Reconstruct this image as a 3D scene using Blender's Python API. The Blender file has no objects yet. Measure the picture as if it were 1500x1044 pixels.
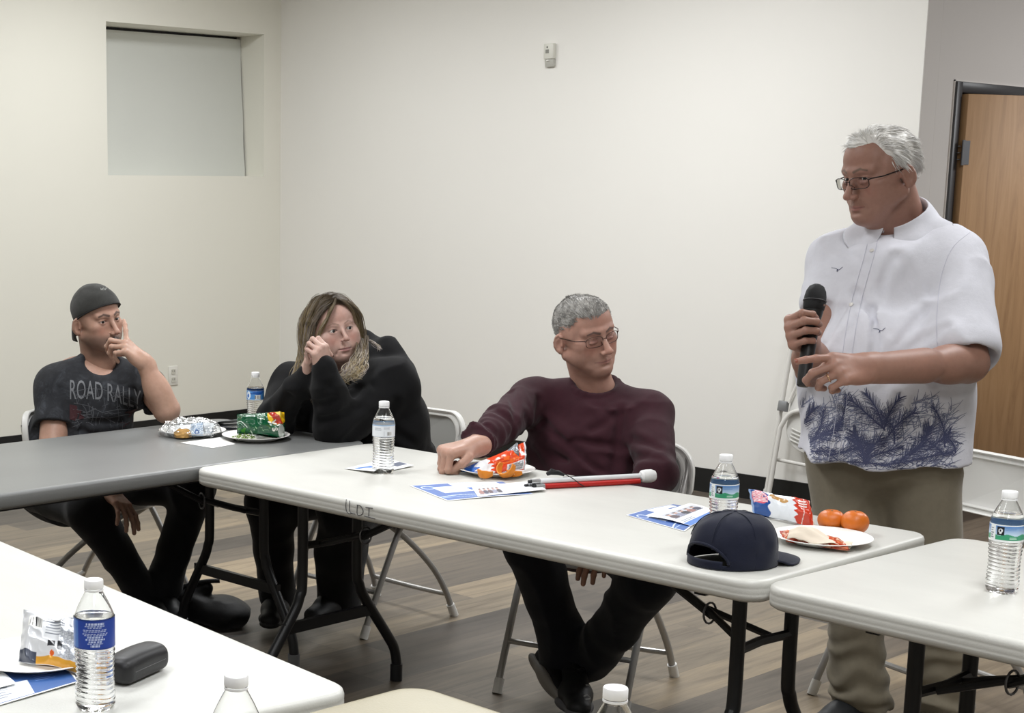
import bpy, bmesh, math, random, numpy as np
from mathutils import Vector, Matrix, Euler
from mathutils.bvhtree import BVHTree
SC = bpy.context.scene
COL = SC.collection
random.seed(7)
V3 = lambda *a: np.array(a, float)

# ------------------------------------------------------------------ camera
F_PX, PPX, PPY = 2358.35, 336.5, 707.55
CAM = V3(7.9909, -7.2460, 1.5423)
YAW, PITCH = 0.8652, 0.1793
_cy, _sy, _cp, _sp = math.cos(YAW), math.sin(YAW), math.cos(PITCH), math.sin(PITCH)
FWD = V3(-_sy*_cp, _cy*_cp, -_sp)
RGT = V3(_cy, _sy, 0)
UPV = np.cross(RGT, FWD)

def at(u, v, w):
    """world point seen at pixel (u,v) at w metres in front of the camera"""
    return CAM + w*(FWD + (u-PPX)/F_PX*RGT - (v-PPY)/F_PX*UPV)
def on(u, v, axis, val):
    """world point seen at pixel (u,v) on the plane axis=val"""
    d = FWD + (u-PPX)/F_PX*RGT - (v-PPY)/F_PX*UPV
    return CAM + d*((val-CAM[axis])/d[axis])

# ------------------------------------------------------------------ scene helpers
def tag(o, label=None, cat=None, group=None, kind=None):
    if label: o['label'] = label
    if cat: o['category'] = cat
    if group: o['group'] = group
    if kind: o['kind'] = kind
    return o
def empty(name, loc=(0, 0, 0), rz=0, rot=None):
    o = bpy.data.objects.new(name, None); COL.objects.link(o)
    o.location = loc; o.rotation_euler = rot if rot is not None else (0, 0, rz)
    o.empty_display_size = .05
    return o
def link(name, me, mat=None, parent=None, smooth=True):
    o = bpy.data.objects.new(name, me); COL.objects.link(o)
    for m in (mat if isinstance(mat, (list, tuple)) else [mat]):
        if m: me.materials.append(m)
    if smooth and len(me.polygons):
        me.polygons.foreach_set('use_smooth', [True]*len(me.polygons))
    if parent: o.parent = parent
    return o
def auto_smooth(o, ang=35):
    me = o.data
    bm = bmesh.new(); bm.from_mesh(me)
    lim = math.radians(ang)
    for e in bm.edges:
        if len(e.link_faces) == 2 and e.calc_face_angle(0) > lim: e.smooth = False
    bm.to_mesh(me); bm.free()
    return o

class MB:
    """collects simple shapes into ONE mesh"""
    def __init__(s): s.v = []; s.f = []; s.mi = []; s.cur = 0
    def add(s, vs, fs):
        b = len(s.v); s.v += [tuple(map(float, v)) for v in vs]
        s.f += [tuple(i+b for i in f) for f in fs]; s.mi += [s.cur]*len(fs)
        return s
    def box(s, lo, hi, M=None):
        x0, y0, z0 = lo; x1, y1, z1 = hi
        vs = [(x0,y0,z0),(x1,y0,z0),(x1,y1,z0),(x0,y1,z0),(x0,y0,z1),(x1,y0,z1),(x1,y1,z1),(x0,y1,z1)]
        if M is not None: vs = [tuple(M @ Vector(v)) for v in vs]
        return s.add(vs, [(0,3,2,1),(4,5,6,7),(0,1,5,4),(1,2,6,5),(2,3,7,6),(3,0,4,7)])
    def tube(s, pts, r, n=10, cap=True, closed=False, flat=1.0, up=None):
        """round (or flattened) tube through pts; r a number or a list"""
        P = [np.array(p, float) for p in pts]; N = len(P)
        rs = list(r) if hasattr(r, '__len__') else [r]*N
        T = []
        for i in range(N):
            a = P[i-1] if (i > 0 or closed) else P[i]; b = P[(i+1) % N] if (i < N-1 or closed) else P[i]
            t = b-a; L = np.linalg.norm(t); T.append(t/L if L > 1e-9 else np.array([0, 0, 1.]))
        u = np.array(up, float) if up is not None else np.array([0, 0, 1.])
        if abs(T[0] @ u) > .95: u = np.array([1., 0, 0])
        vs = []
        for i in range(N):
            if up is not None:
                u = np.array(up, float)
            u = u - (u @ T[i])*T[i]; nl = np.linalg.norm(u)
            u = u/nl if nl > 1e-9 else np.array([1., 0, 0]); w = np.cross(T[i], u)
            for k in range(n):
                a = 2*math.pi*k/n
                vs.append(P[i] + rs[i]*(math.cos(a)*u*flat + math.sin(a)*w))
        fs = []
        for i in range(N if closed else N-1):
            j = (i+1) % N
            for k in range(n):
                l = (k+1) % n
                fs.append((i*n+k, i*n+l, j*n+l, j*n+k))
        if cap and not closed:
            fs.append(tuple(range(n-1, -1, -1))); fs.append(tuple((N-1)*n+k for k in range(n)))
        return s.add(vs, fs)
    def lathe(s, prof, n=32, M=None, cap=True, fn=None):
        """prof: list of (r,z); fn(angle,z,r)->r"""
        vs = []; 
        for r, z in prof:
            for k in range(n):
                a = 2*math.pi*k/n; rr = fn(a, z, r) if fn else r
                v = (rr*math.cos(a), rr*math.sin(a), z); vs.append(tuple(M @ Vector(v)) if M is not None else v)
        fs = []
        for i in range(len(prof)-1):
            for k in range(n):
                l = (k+1) % n; fs.append((i*n+k, i*n+l, (i+1)*n+l, (i+1)*n+k))
        if cap:
            fs.append(tuple(range(n-1, -1, -1))); fs.append(tuple((len(prof)-1)*n+k for k in range(n)))
        return s.add(vs, fs)
    def grid(s, fn, nu, nv, wrap=False, flip=False):
        vs = [fn(i/(nu-1 if not wrap else nu), j/(nv-1)) for j in range(nv) for i in range(nu)]
        fs = []
        for j in range(nv-1):
            for i in range(nu if wrap else nu-1):
                k = (i+1) % nu; q = (j*nu+i, j*nu+k, (j+1)*nu+k, (j+1)*nu+i)
                fs.append(q[::-1] if flip else q)
        return s.add(vs, fs)
    def poly(s, pts): return s.add(pts, [tuple(range(len(pts)))])
    def prism(s, pts2, z0, z1, M=None):
        n = len(pts2); vs = [(x, y, z0) for x, y in pts2]+[(x, y, z1) for x, y in pts2]
        if M is not None: vs = [tuple(M @ Vector(v)) for v in vs]
        fs = [tuple(range(n-1, -1, -1)), tuple(range(n, 2*n))]+[(i, (i+1) % n, n+(i+1) % n, n+i) for i in range(n)]
        return s.add(vs, fs)
    def build(s, name, mat=None, parent=None, smooth=True, ang=35, bevel=0, seg=2, solid=0, subdiv=0):
        me = bpy.data.meshes.new(name); me.from_pydata(s.v, [], s.f); 
        o = link(name, me, mat, parent, smooth)
        if any(s.mi): me.polygons.foreach_set('material_index', s.mi)
        me.update()
        if bevel:
            bm = bmesh.new(); bm.from_mesh(me)
            es = [e for e in bm.edges if len(e.link_faces) == 2 and e.calc_face_angle(0) > math.radians(30)]
            bmesh.ops.bevel(bm, geom=es, offset=bevel, segments=seg, affect='EDGES', profile=.5, clamp_overlap=True)
            for f in bm.faces: f.smooth = True
            bm.to_mesh(me); bm.free()
        if solid:
            m = o.modifiers.new('s', 'SOLIDIFY'); m.thickness = solid; m.offset = 0
        if subdiv:
            m = o.modifiers.new('d', 'SUBSURF'); m.levels = subdiv; m.render_levels = subdiv
        if smooth and ang and not bevel: auto_smooth(o, ang)
        return o
def rrect(x0, y0, x1, y1, r, n=6):
    pts = []
    for cx, cy, a0 in ((x1-r, y1-r, 0), (x0+r, y1-r, 90), (x0+r, y0+r, 180), (x1-r, y0+r, 270)):
        for k in range(n+1):
            a = math.radians(a0+90*k/n); pts.append((cx+r*math.cos(a), cy+r*math.sin(a)))
    return pts
def bez(pts, n=8):
    """Catmull-Rom through points"""
    P = [np.array(p, float) for p in pts]; out = []
    for i in range(len(P)-1):
        p0 = P[max(i-1, 0)]; p1 = P[i]; p2 = P[i+1]; p3 = P[min(i+2, len(P)-1)]
        for k in range(n):
            t = k/n; out.append(.5*((2*p1)+(-p0+p2)*t+(2*p0-5*p1+4*p2-p3)*t*t+(-p0+3*p1-3*p2+p3)*t**3))
    out.append(P[-1]); return out
def children_of(o): return [c for c in bpy.data.objects if c.parent == o]
def copy_tree(o, parent=None):
    c = o.copy(); COL.objects.link(c); c.parent = parent
    for ch in children_of(o): copy_tree(ch, c)
    return c

# ------------------------------------------------------------------ materials
MATS = {}
def srgb(h):
    if isinstance(h, str):
        h = h.lstrip('#'); h = [int(h[i:i+2], 16)/255 for i in (0, 2, 4)]
    return tuple((c/12.92 if c <= .04045 else ((c+.055)/1.055)**2.4) for c in h)+(1,)
class NT:
    def __init__(s, name):
        s.m = bpy.data.materials.new(name); s.m.use_nodes = True; s.t = s.m.node_tree
        s.b = s.t.nodes['Principled BSDF']; s.out = s.t.nodes['Material Output']
    def n(s, ty, **kw):
        nd = s.t.nodes.new(ty)
        for k, v in kw.items():
            if k.startswith('i_'): nd.inputs[k[2:].replace('_', ' ')].default_value = v
            else: setattr(nd, k, v)
        return nd
    def l(s, a, b): s.t.links.new(a, b)
    def coords(s, kind='Object', scale=(1, 1, 1), rot=(0, 0, 0)):
        tc = s.n('ShaderNodeTexCoord'); mp = s.n('ShaderNodeMapping')
        mp.inputs['Scale'].default_value = scale; mp.inputs['Rotation'].default_value = rot
        s.l(tc.outputs[kind], mp.inputs['Vector']); return mp.outputs['Vector']
    def noise(s, scale, detail=3, rough=.5, vec=None, dist=0):
        nd = s.n('ShaderNodeTexNoise'); nd.inputs['Scale'].default_value = scale
        nd.inputs['Detail'].default_value = detail; nd.inputs['Roughness'].default_value = rough
        nd.inputs['Distortion'].default_value = dist
        if vec is not None: s.l(vec, nd.inputs['Vector'])
        return nd
    def ramp(s, src, stops):
        r = s.n('ShaderNodeValToRGB'); el = r.color_ramp.elements
        while len(el) < len(stops): el.new(.5)
        for e, (p, c) in zip(el, stops): e.position = p; e.color = c
        s.l(src, r.inputs['Fac']); return r.outputs['Color']
    def bump(s, src, strength=.2, dist=.01):
        b = s.n('ShaderNodeBump'); b.inputs['Strength'].default_value = strength; b.inputs['Distance'].default_value = dist
        s.l(src, b.inputs['Height']); s.l(b.outputs['Normal'], s.b.inputs['Normal']); return b
    def mix(s, fac, a, b, mode='MIX'):
        m = s.n('ShaderNodeMix', data_type='RGBA', blend_type=mode)
        for sock, val in ((m.inputs[0], fac), (m.inputs[6], a), (m.inputs[7], b)):
            if hasattr(val, 'is_output'): s.l(val, sock)
            else: sock.default_value = val
        return m.outputs[2]
def mat(name, col, rough=.5, metal=0., var=0., vscale=20, bump=0, bscale=200, bdist=.001, spec=.5, coat=0, sheen=0, trans=0, ior=1.45, alpha=1, sss=0):
    if name in MATS: return MATS[name]
    t = NT(name); b = t.b; c = srgb(col)
    b.inputs['Base Color'].default_value = c; b.inputs['Roughness'].default_value = rough
    b.inputs['Metallic'].default_value = metal; b.inputs['Specular IOR Level'].default_value = spec
    b.inputs['IOR'].default_value = ior
    if coat: b.inputs['Coat Weight'].default_value = coat
    if sheen: b.inputs['Sheen Weight'].default_value = sheen
    if trans: b.inputs['Transmission Weight'].default_value = trans
    if alpha < 1: b.inputs['Alpha'].default_value = alpha
    if var:
        nz = t.noise(vscale, 4, .6, t.coords())
        d = tuple(max(0, x*(1-var)) for x in c[:3])+(1,); e = tuple(min(1, x*(1+var)) for x in c[:3])+(1,)
        t.l(t.ramp(nz.outputs['Fac'], [(.3, d), (.7, e)]), b.inputs['Base Color'])
    if bump:
        nz = t.noise(bscale, 3, .6, t.coords()); t.bump(nz.outputs['Fac'], bump, bdist)
    MATS[name] = t.m; return t.m

# ------------------------------------------------------------------ decals laid on real surfaces
def bvh_of(objs):
    vs = []; fs = []
    for o in objs:
        b = len(vs); M = o.matrix_world
        vs += [M @ v.co for v in o.data.vertices]; fs += [tuple(i+b for i in p.vertices) for p in o.data.polygons]
    return BVHTree.FromPolygons(vs, fs)
def text_mesh(body, size=1, bold=False, space=1.0, res=3, extrude=0):
    cu = bpy.data.curves.new('t', 'FONT'); cu.body = body; cu.size = size; cu.align_x = 'CENTER'; cu.align_y = 'CENTER'
    cu.space_character = space; cu.resolution_u = res; cu.extrude = extrude
    if bold: cu.offset = size*.018
    o = bpy.data.objects.new('t', cu); COL.objects.link(o)
    dg = bpy.context.evaluated_depsgraph_get()
    me = bpy.data.meshes.new_from_object(o.evaluated_get(dg))
    bpy.data.objects.remove(o); bpy.data.curves.remove(cu)
    return me
def subdiv_tris(vs, fs, maxlen):
    """split long edges of a flat mesh so that it can follow a curved surface"""
    bm = bmesh.new(); bv = [bm.verts.new(v) for v in vs]
    for f in fs:
        try: bm.faces.new([bv[i] for i in f])
        except ValueError: pass
    bmesh.ops.triangulate(bm, faces=bm.faces[:])
    for _ in range(6):
        es = [e for e in bm.edges if e.calc_length() > maxlen]
        if not es: break
        bmesh.ops.subdivide_edges(bm, edges=es, cuts=1)
        bmesh.ops.triangulate(bm, faces=[f for f in bm.faces if len(f.verts) > 3])
    bm.verts.ensure_lookup_table()
    out = [tuple(v.co) for v in bm.verts]; ff = [tuple(v.index for v in f.verts) for f in bm.faces]
    bm.verts.index_update(); ff = [tuple(v.index for v in f.verts) for f in bm.faces]
    bm.free(); return out, ff
def project(tree, vs, fs, origin, ax, ay, direction, off=.001, dist=.6):
    """lay 2D mesh vs(x,y) on a surface: start at origin+x*ax+y*ay, shoot along direction"""
    o = Vector(origin); ax = Vector(ax); ay = Vector(ay); d = Vector(direction).normalized()
    res = {}
    for i, v in enumerate(vs):
        s = o+ax*v[0]+ay*v[1]
        h = tree.ray_cast(s, d, dist)
        if h[0] is not None: res[i] = h[0]-d*off
    keep = [f for f in fs if all(i in res for i in f)]
    idx = {}; nv = []; nf = []
    for f in keep:
        for i in f:
            if i not in idx: idx[i] = len(nv); nv.append(tuple(res[i]))
        nf.append(tuple(idx[i] for i in f))
    return nv, nf
def mesh_obj(name, vs, fs, m=None, parent=None, smooth=False):
    me = bpy.data.meshes.new(name); me.from_pydata([tuple(v) for v in vs], [], fs); me.update()
    return link(name, me, m, parent, smooth)

# ------------------------------------------------------------------ implicit surfaces: smooth unions of capsules and ellipsoids, meshed with surface nets
def _hash(ix, iy, iz):
    h = (ix*374761393 + iy*668265263 + iz*2147483647) & 0x7fffffff
    h = ((h ^ (h >> 13))*1274126177) & 0x7fffffff
    return ((h ^ (h >> 16)) & 0xffff)/65535.0
def vnoise(P):
    i = np.floor(P).astype(np.int64); f = P-i; f = f*f*(3-2*f)
    out = 0
    for dx in (0, 1):
        wx = f[:, 0] if dx else 1-f[:, 0]
        for dy in (0, 1):
            wy = f[:, 1] if dy else 1-f[:, 1]
            for dz in (0, 1):
                wz = f[:, 2] if dz else 1-f[:, 2]
                out = out + wx*wy*wz*_hash(i[:, 0]+dx, i[:, 1]+dy, i[:, 2]+dz)
    return out*2-1
class Prim:
    __slots__ = ('fn', 'c', 'r', 'k', 'op', 'grp')
def frame(fwd, up=(0, 0, 1)):
    """rows: right, forward, up"""
    y = np.array(fwd, float); y /= np.linalg.norm(y)
    z = np.array(up, float); z -= (z@y)*y; z /= np.linalg.norm(z)
    return np.array([np.cross(y, z), y, z])
def Rz(a): a = math.radians(a); return np.array([[math.cos(a), -math.sin(a), 0], [math.sin(a), math.cos(a), 0], [0, 0, 1]])
def Rx(a): a = math.radians(a); return np.array([[1, 0, 0], [0, math.cos(a), -math.sin(a)], [0, math.sin(a), math.cos(a)]])
def Ry(a): a = math.radians(a); return np.array([[math.cos(a), 0, math.sin(a)], [0, 1, 0], [-math.sin(a), 0, math.cos(a)]])
class Sdf:
    """a list of primitives; T maps local coordinates (x right, y forward, z up) to the world"""
    def __init__(s, T=None, R=None, S=1.0):
        s.pr = []; s.T = np.zeros(3) if T is None else np.array(T, float); s.R = np.eye(3) if R is None else np.array(R)
        s.S = S; s.disp = None; s.dispr = 0
    def W(s, p): return s.T + s.S*(s.R.T @ np.array(p, float)) if False else s.T + s.S*(np.array(p, float) @ s.R)
    def _add(s, fn, c, r, k, op):
        p = Prim(); p.fn = fn; p.c = c; p.r = r; p.k = k*s.S; p.op = op; s.pr.append(p)
    def cap(s, a, b, ra, rb=None, k=.02, op='u'):
        rb = ra if rb is None else rb; a = s.W(a); b = s.W(b); ra *= s.S; rb *= s.S
        ab = b-a; L2 = max(ab@ab, 1e-12)
        def fn(P):
            t = np.clip((P-a)@ab/L2, 0, 1)
            q = P-a-t[:, None]*ab
            return np.sqrt((q*q).sum(1))-(ra+(rb-ra)*t)
        s._add(fn, (a+b)/2, np.sqrt(L2)/2+max(ra, rb), k, op); return s
    def ell(s, c, r, k=.02, op='u', R=None):
        """ellipsoid; R rows = its own axes in local coordinates"""
        c = s.W(c); r = np.array(r, float)*s.S
        M = s.R if R is None else np.array(R) @ s.R
        def fn(P):
            q = (P-c)@M.T
            k0 = np.sqrt(((q/r)**2).sum(1)); k1 = np.sqrt(((q/(r*r))**2).sum(1))
            return k0*(k0-1)/np.maximum(k1, 1e-9)
        s._add(fn, c, max(r), k, op); return s
    def box(s, c, h, rad=.01, k=.01, op='u', R=None):
        c = s.W(c); h = np.array(h, float)*s.S-rad*s.S; rad *= s.S
        M = s.R if R is None else np.array(R) @ s.R
        def fn(P):
            q = np.abs((P-c)@M.T)-h
            return np.sqrt((np.maximum(q, 0)**2).sum(1))+np.minimum(q.max(1), 0)-rad
        s._add(fn, c, np.linalg.norm(h)+rad, k, op); return s
    def ecap(s, a, b, ra, rb, flat=(1., 1.), side=(1, 0, 0), k=.02, op='u'):
        """elliptic capsule: cross-section scaled by flat along side / across it"""
        A = s.W(a); B = s.W(b); d = B-A; L = np.linalg.norm(d); d = d/L
        sd = np.array(side, float)@s.R; sd = sd-(sd@d)*d; sd /= np.linalg.norm(sd); ot = np.cross(d, sd)
        ra *= s.S; rb *= s.S; fa, fb = flat
        def fn(P):
            q = P-A; z = q@d; x = (q@sd)/fa; y = (q@ot)/fb
            t = np.clip(z/L, 0, 1); dz = z-t*L
            return (np.sqrt(x*x+y*y+dz*dz)-(ra+(rb-ra)*t))*min(fa, fb, 1.)
        s._add(fn, (A+B)/2, L/2+max(ra, rb)*max(fa, fb, 1.), k, op); return s
    def extend(s, o): s.pr += o.pr; return s
    def ev(s, P, prims=None, off=0.0):
        d = np.full(len(P), .2)
        for p in (s.pr if prims is None else prims):
            b = p.fn(P)
            if p.op == 'u':
                if p.k > 0:
                    h = np.clip(.5+.5*(d-b)/p.k, 0, 1); d = d+(b-d)*h-p.k*h*(1-h)
                else: d = np.minimum(d, b)
            elif p.op == 's':
                b = -b
                if p.k > 0:
                    h = np.clip(.5-.5*(d-b)/p.k, 0, 1); d = d+(b-d)*h+p.k*h*(1-h)
                else: d = np.maximum(d, b)
            elif p.op == 'i': d = np.maximum(d, b)
        if s.disp is not None: d = d+s.disp(P)
        return d-off
    def bounds(s):
        lo = np.min([p.c-p.r for p in s.pr if p.op == 'u'], 0); hi = np.max([p.c+p.r for p in s.pr if p.op == 'u'], 0)
        return lo, hi
    def mesh(s, h, lo=None, hi=None, off=0.0, n=14, clip=None):
        """surface nets on a sparse block grid -> verts, quads"""
        bl, bh = s.bounds(); pad = .012+off
        lo = bl-pad if lo is None else np.maximum(lo, bl-pad); hi = bh+pad if hi is None else np.minimum(hi, bh+pad)
        i0 = np.floor(lo/(h*n)).astype(int); i1 = np.floor(hi/(h*n)).astype(int)
        R = h*(n+2)*.87; keys = []; vpos = []; quads = []
        Cn = np.array([(a, b, c) for a in (0, 1) for b in (0, 1) for c in (0, 1)])
        EG = [(0, 4), (1, 5), (2, 6), (3, 7), (0, 2), (1, 3), (4, 6), (5, 7), (0, 1), (2, 3), (4, 5), (6, 7)]
        ax = np.arange(-1, n+1)
        loc = np.stack(np.meshgrid(ax, ax, ax, indexing='ij'), -1).reshape(-1, 3)
        pc = np.array([p.c for p in s.pr]); prr = np.array([p.r for p in s.pr]); pk = np.array([p.k for p in s.pr])
        for bi in range(i0[0], i1[0]+1):
            for bj in range(i0[1], i1[1]+1):
                for bk in range(i0[2], i1[2]+1):
                    base = np.array([bi, bj, bk])*n; cen = (base+(n-1)/2)*h
                    dd = np.linalg.norm(pc-cen, axis=1)-prr
                    sel = [p for p, q in zip(s.pr, dd < R+pk+abs(off)+s.dispr+.016) if q]
                    if not sel: continue
                    c0 = s.ev(cen[None], sel, off)[0]
                    if abs(c0) > R*1.6+s.dispr and abs(c0) < .19: continue
                    P = (loc+base)*h
                    D = s.ev(P, sel, off)
                    if clip is not None: D = np.maximum(D, clip(P))
                    D = D.reshape(n+2, n+2, n+2)
                    S = D < 0
                    if S.all() or not S.any(): continue
                    cs = [D[a:a+n+1, b:b+n+1, c:c+n+1] for a, b, c in Cn]
                    ss = [x < 0 for x in cs]; cnt = sum(x.astype(int) for x in ss)
                    act = (cnt > 0) & (cnt < 8)
                    I = np.argwhere(act)
                    vals = np.stack([x[act] for x in cs], 1)
                    acc = np.zeros((len(I), 3)); num = np.zeros(len(I))
                    for a, b in EG:
                        va = vals[:, a]; vb = vals[:, b]; m = (va < 0) != (vb < 0)
                        t = np.where(m, va/np.where(m, va-vb, 1), 0)[:, None]
                        acc += np.where(m[:, None], Cn[a]+t*(Cn[b]-Cn[a]), 0); num += m
                    pos = (I-1+base+acc/num[:, None])*h
                    gi = I-1+base
                    key = ((gi[:, 0]+40000) << 40)+((gi[:, 1]+40000) << 20)+(gi[:, 2]+40000)
                    keys.append(key); vpos.append(pos)
                    K = lambda J: ((J[:, 0]+40000) << 40)+((J[:, 1]+40000) << 20)+(J[:, 2]+40000)
                    C = S[1:n+1, 1:n+1, 1:n+1]
                    for axi, (nx, o1, o2) in enumerate((((2, 1, 1), (0, 1, 0), (0, 0, 1)), ((1, 2, 1), (0, 0, 1), (1, 0, 0)), ((1, 1, 2), (1, 0, 0), (0, 1, 0)))):
                        Nn = S[nx[0]:nx[0]+n, nx[1]:nx[1]+n, nx[2]:nx[2]+n]
                        for flip, M in ((0, C & ~Nn), (1, ~C & Nn)):
                            J = np.argwhere(M)+base
                            if not len(J): continue
                            o1a = np.array(o1); o2a = np.array(o2)
                            q = [K(J-o1a-o2a), K(J-o2a), K(J), K(J-o1a)]
                            if flip: q = q[::-1]
                            quads.append(np.stack(q, 1))
        keys = np.concatenate(keys); vpos = np.concatenate(vpos); quads = np.concatenate(quads)
        uk, ui = np.unique(keys, return_index=True); V = vpos[ui]
        Q = np.searchsorted(uk, quads)
        ok = (Q < len(uk)).all(1); Q = Q[ok]; quads = quads[ok]
        ok = (uk[Q] == quads).all(1); Q = Q[ok]
        if lo is not None:
            pass
        return V, Q
def smooth_verts(V, Q, it=1, lam=.5):
    E = np.concatenate([Q[:, [0, 1]], Q[:, [1, 2]], Q[:, [2, 3]], Q[:, [3, 0]]])
    for _ in range(it):
        acc = np.zeros_like(V); cnt = np.zeros(len(V))
        for a, b in ((0, 1), (1, 0)):
            for c in range(3): acc[:, c] += np.bincount(E[:, a], V[E[:, b], c], len(V))
            cnt += np.bincount(E[:, a], minlength=len(V))
        V = V+lam*(acc/np.maximum(cnt, 1)[:, None]-V)
    return V
def np_mesh(name, V, Q, m=None, parent=None, colors=None, cname='Col'):
    me = bpy.data.meshes.new(name)
    me.vertices.add(len(V)); me.vertices.foreach_set('co', np.ascontiguousarray(V, dtype=np.float32).ravel())
    k = Q.shape[1]
    me.loops.add(len(Q)*k); me.loops.foreach_set('vertex_index', np.ascontiguousarray(Q, dtype=np.int32).ravel())
    me.polygons.add(len(Q)); me.polygons.foreach_set('loop_start', np.arange(0, len(Q)*k, k, dtype=np.int32))
    me.polygons.foreach_set('loop_total', np.full(len(Q), k, dtype=np.int32))
    me.polygons.foreach_set('use_smooth', np.ones(len(Q), dtype=bool))
    me.update(calc_edges=True); me.validate()
    if colors is not None and len(me.vertices) == len(V):
        at_ = me.color_attributes.new(cname, 'FLOAT_COLOR', 'POINT')
        c = np.ones((len(V), 4), np.float32); c[:, :3] = colors; at_.data.foreach_set('color', c.ravel())
    o = bpy.data.objects.new(name, me); COL.objects.link(o)
    if m: me.materials.append(m)
    if parent: o.parent = parent
    return o
def merge_meshes(lst):
    V = []; Q = []; b = 0
    for v, q in lst: V.append(v); Q.append(q+b); b += len(v)
    return np.concatenate(V), np.concatenate(Q)
def cut_mesh(V, Q, keep):
    """keep faces whose vertices all satisfy keep(V)"""
    k = keep(V); f = k[Q].all(1); Q = Q[f]
    used = np.unique(Q); m = np.full(len(V), -1); m[used] = np.arange(len(used))
    return V[used], m[Q]

# ------------------------------------------------------------------ heads
def skin_mat():
    if 'skin' in MATS: return MATS['skin']
    t = NT('skin'); b = t.b
    a = t.n('ShaderNodeAttribute', attribute_name='Col')
    nz = t.noise(90, 5, .65, t.coords())
    m = t.mix(.35, a.outputs['Color'], t.ramp(nz.outputs['Fac'], [(.3, (.72, .66, .64, 1)), (.7, (1.0, 1.0, 1.0, 1))]), 'MULTIPLY')
    t.l(m, b.inputs['Base Color']); b.inputs['Roughness'].default_value = .48
    b.inputs['Specular IOR Level'].default_value = .4
    b.inputs['Subsurface Weight'].default_value = .12; b.inputs['Subsurface Radius'].default_value = (.012, .004, .002)
    b.inputs['Subsurface Scale'].default_value = .5
    n2 = t.noise(500, 3, .6, t.coords()); t.bump(n2.outputs['Fac'], .12, .001)
    MATS['skin'] = t.m; return t.m
def sm(x, a, b):
    t = np.clip((x-a)/(b-a), 0, 1); return t*t*(3-2*t)
def blob(L, c, r):
    q = (L-np.array(c))/np.array(r); return np.exp(-(q*q).sum(1)*1.4)
def seg_d(L, a, b):
    a = np.array(a, float); b = np.array(b, float); ab = b-a
    t = np.clip((L-a)@ab/(ab@ab), 0, 1); return np.linalg.norm(L-a-t[:, None]*ab, axis=1)

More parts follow.
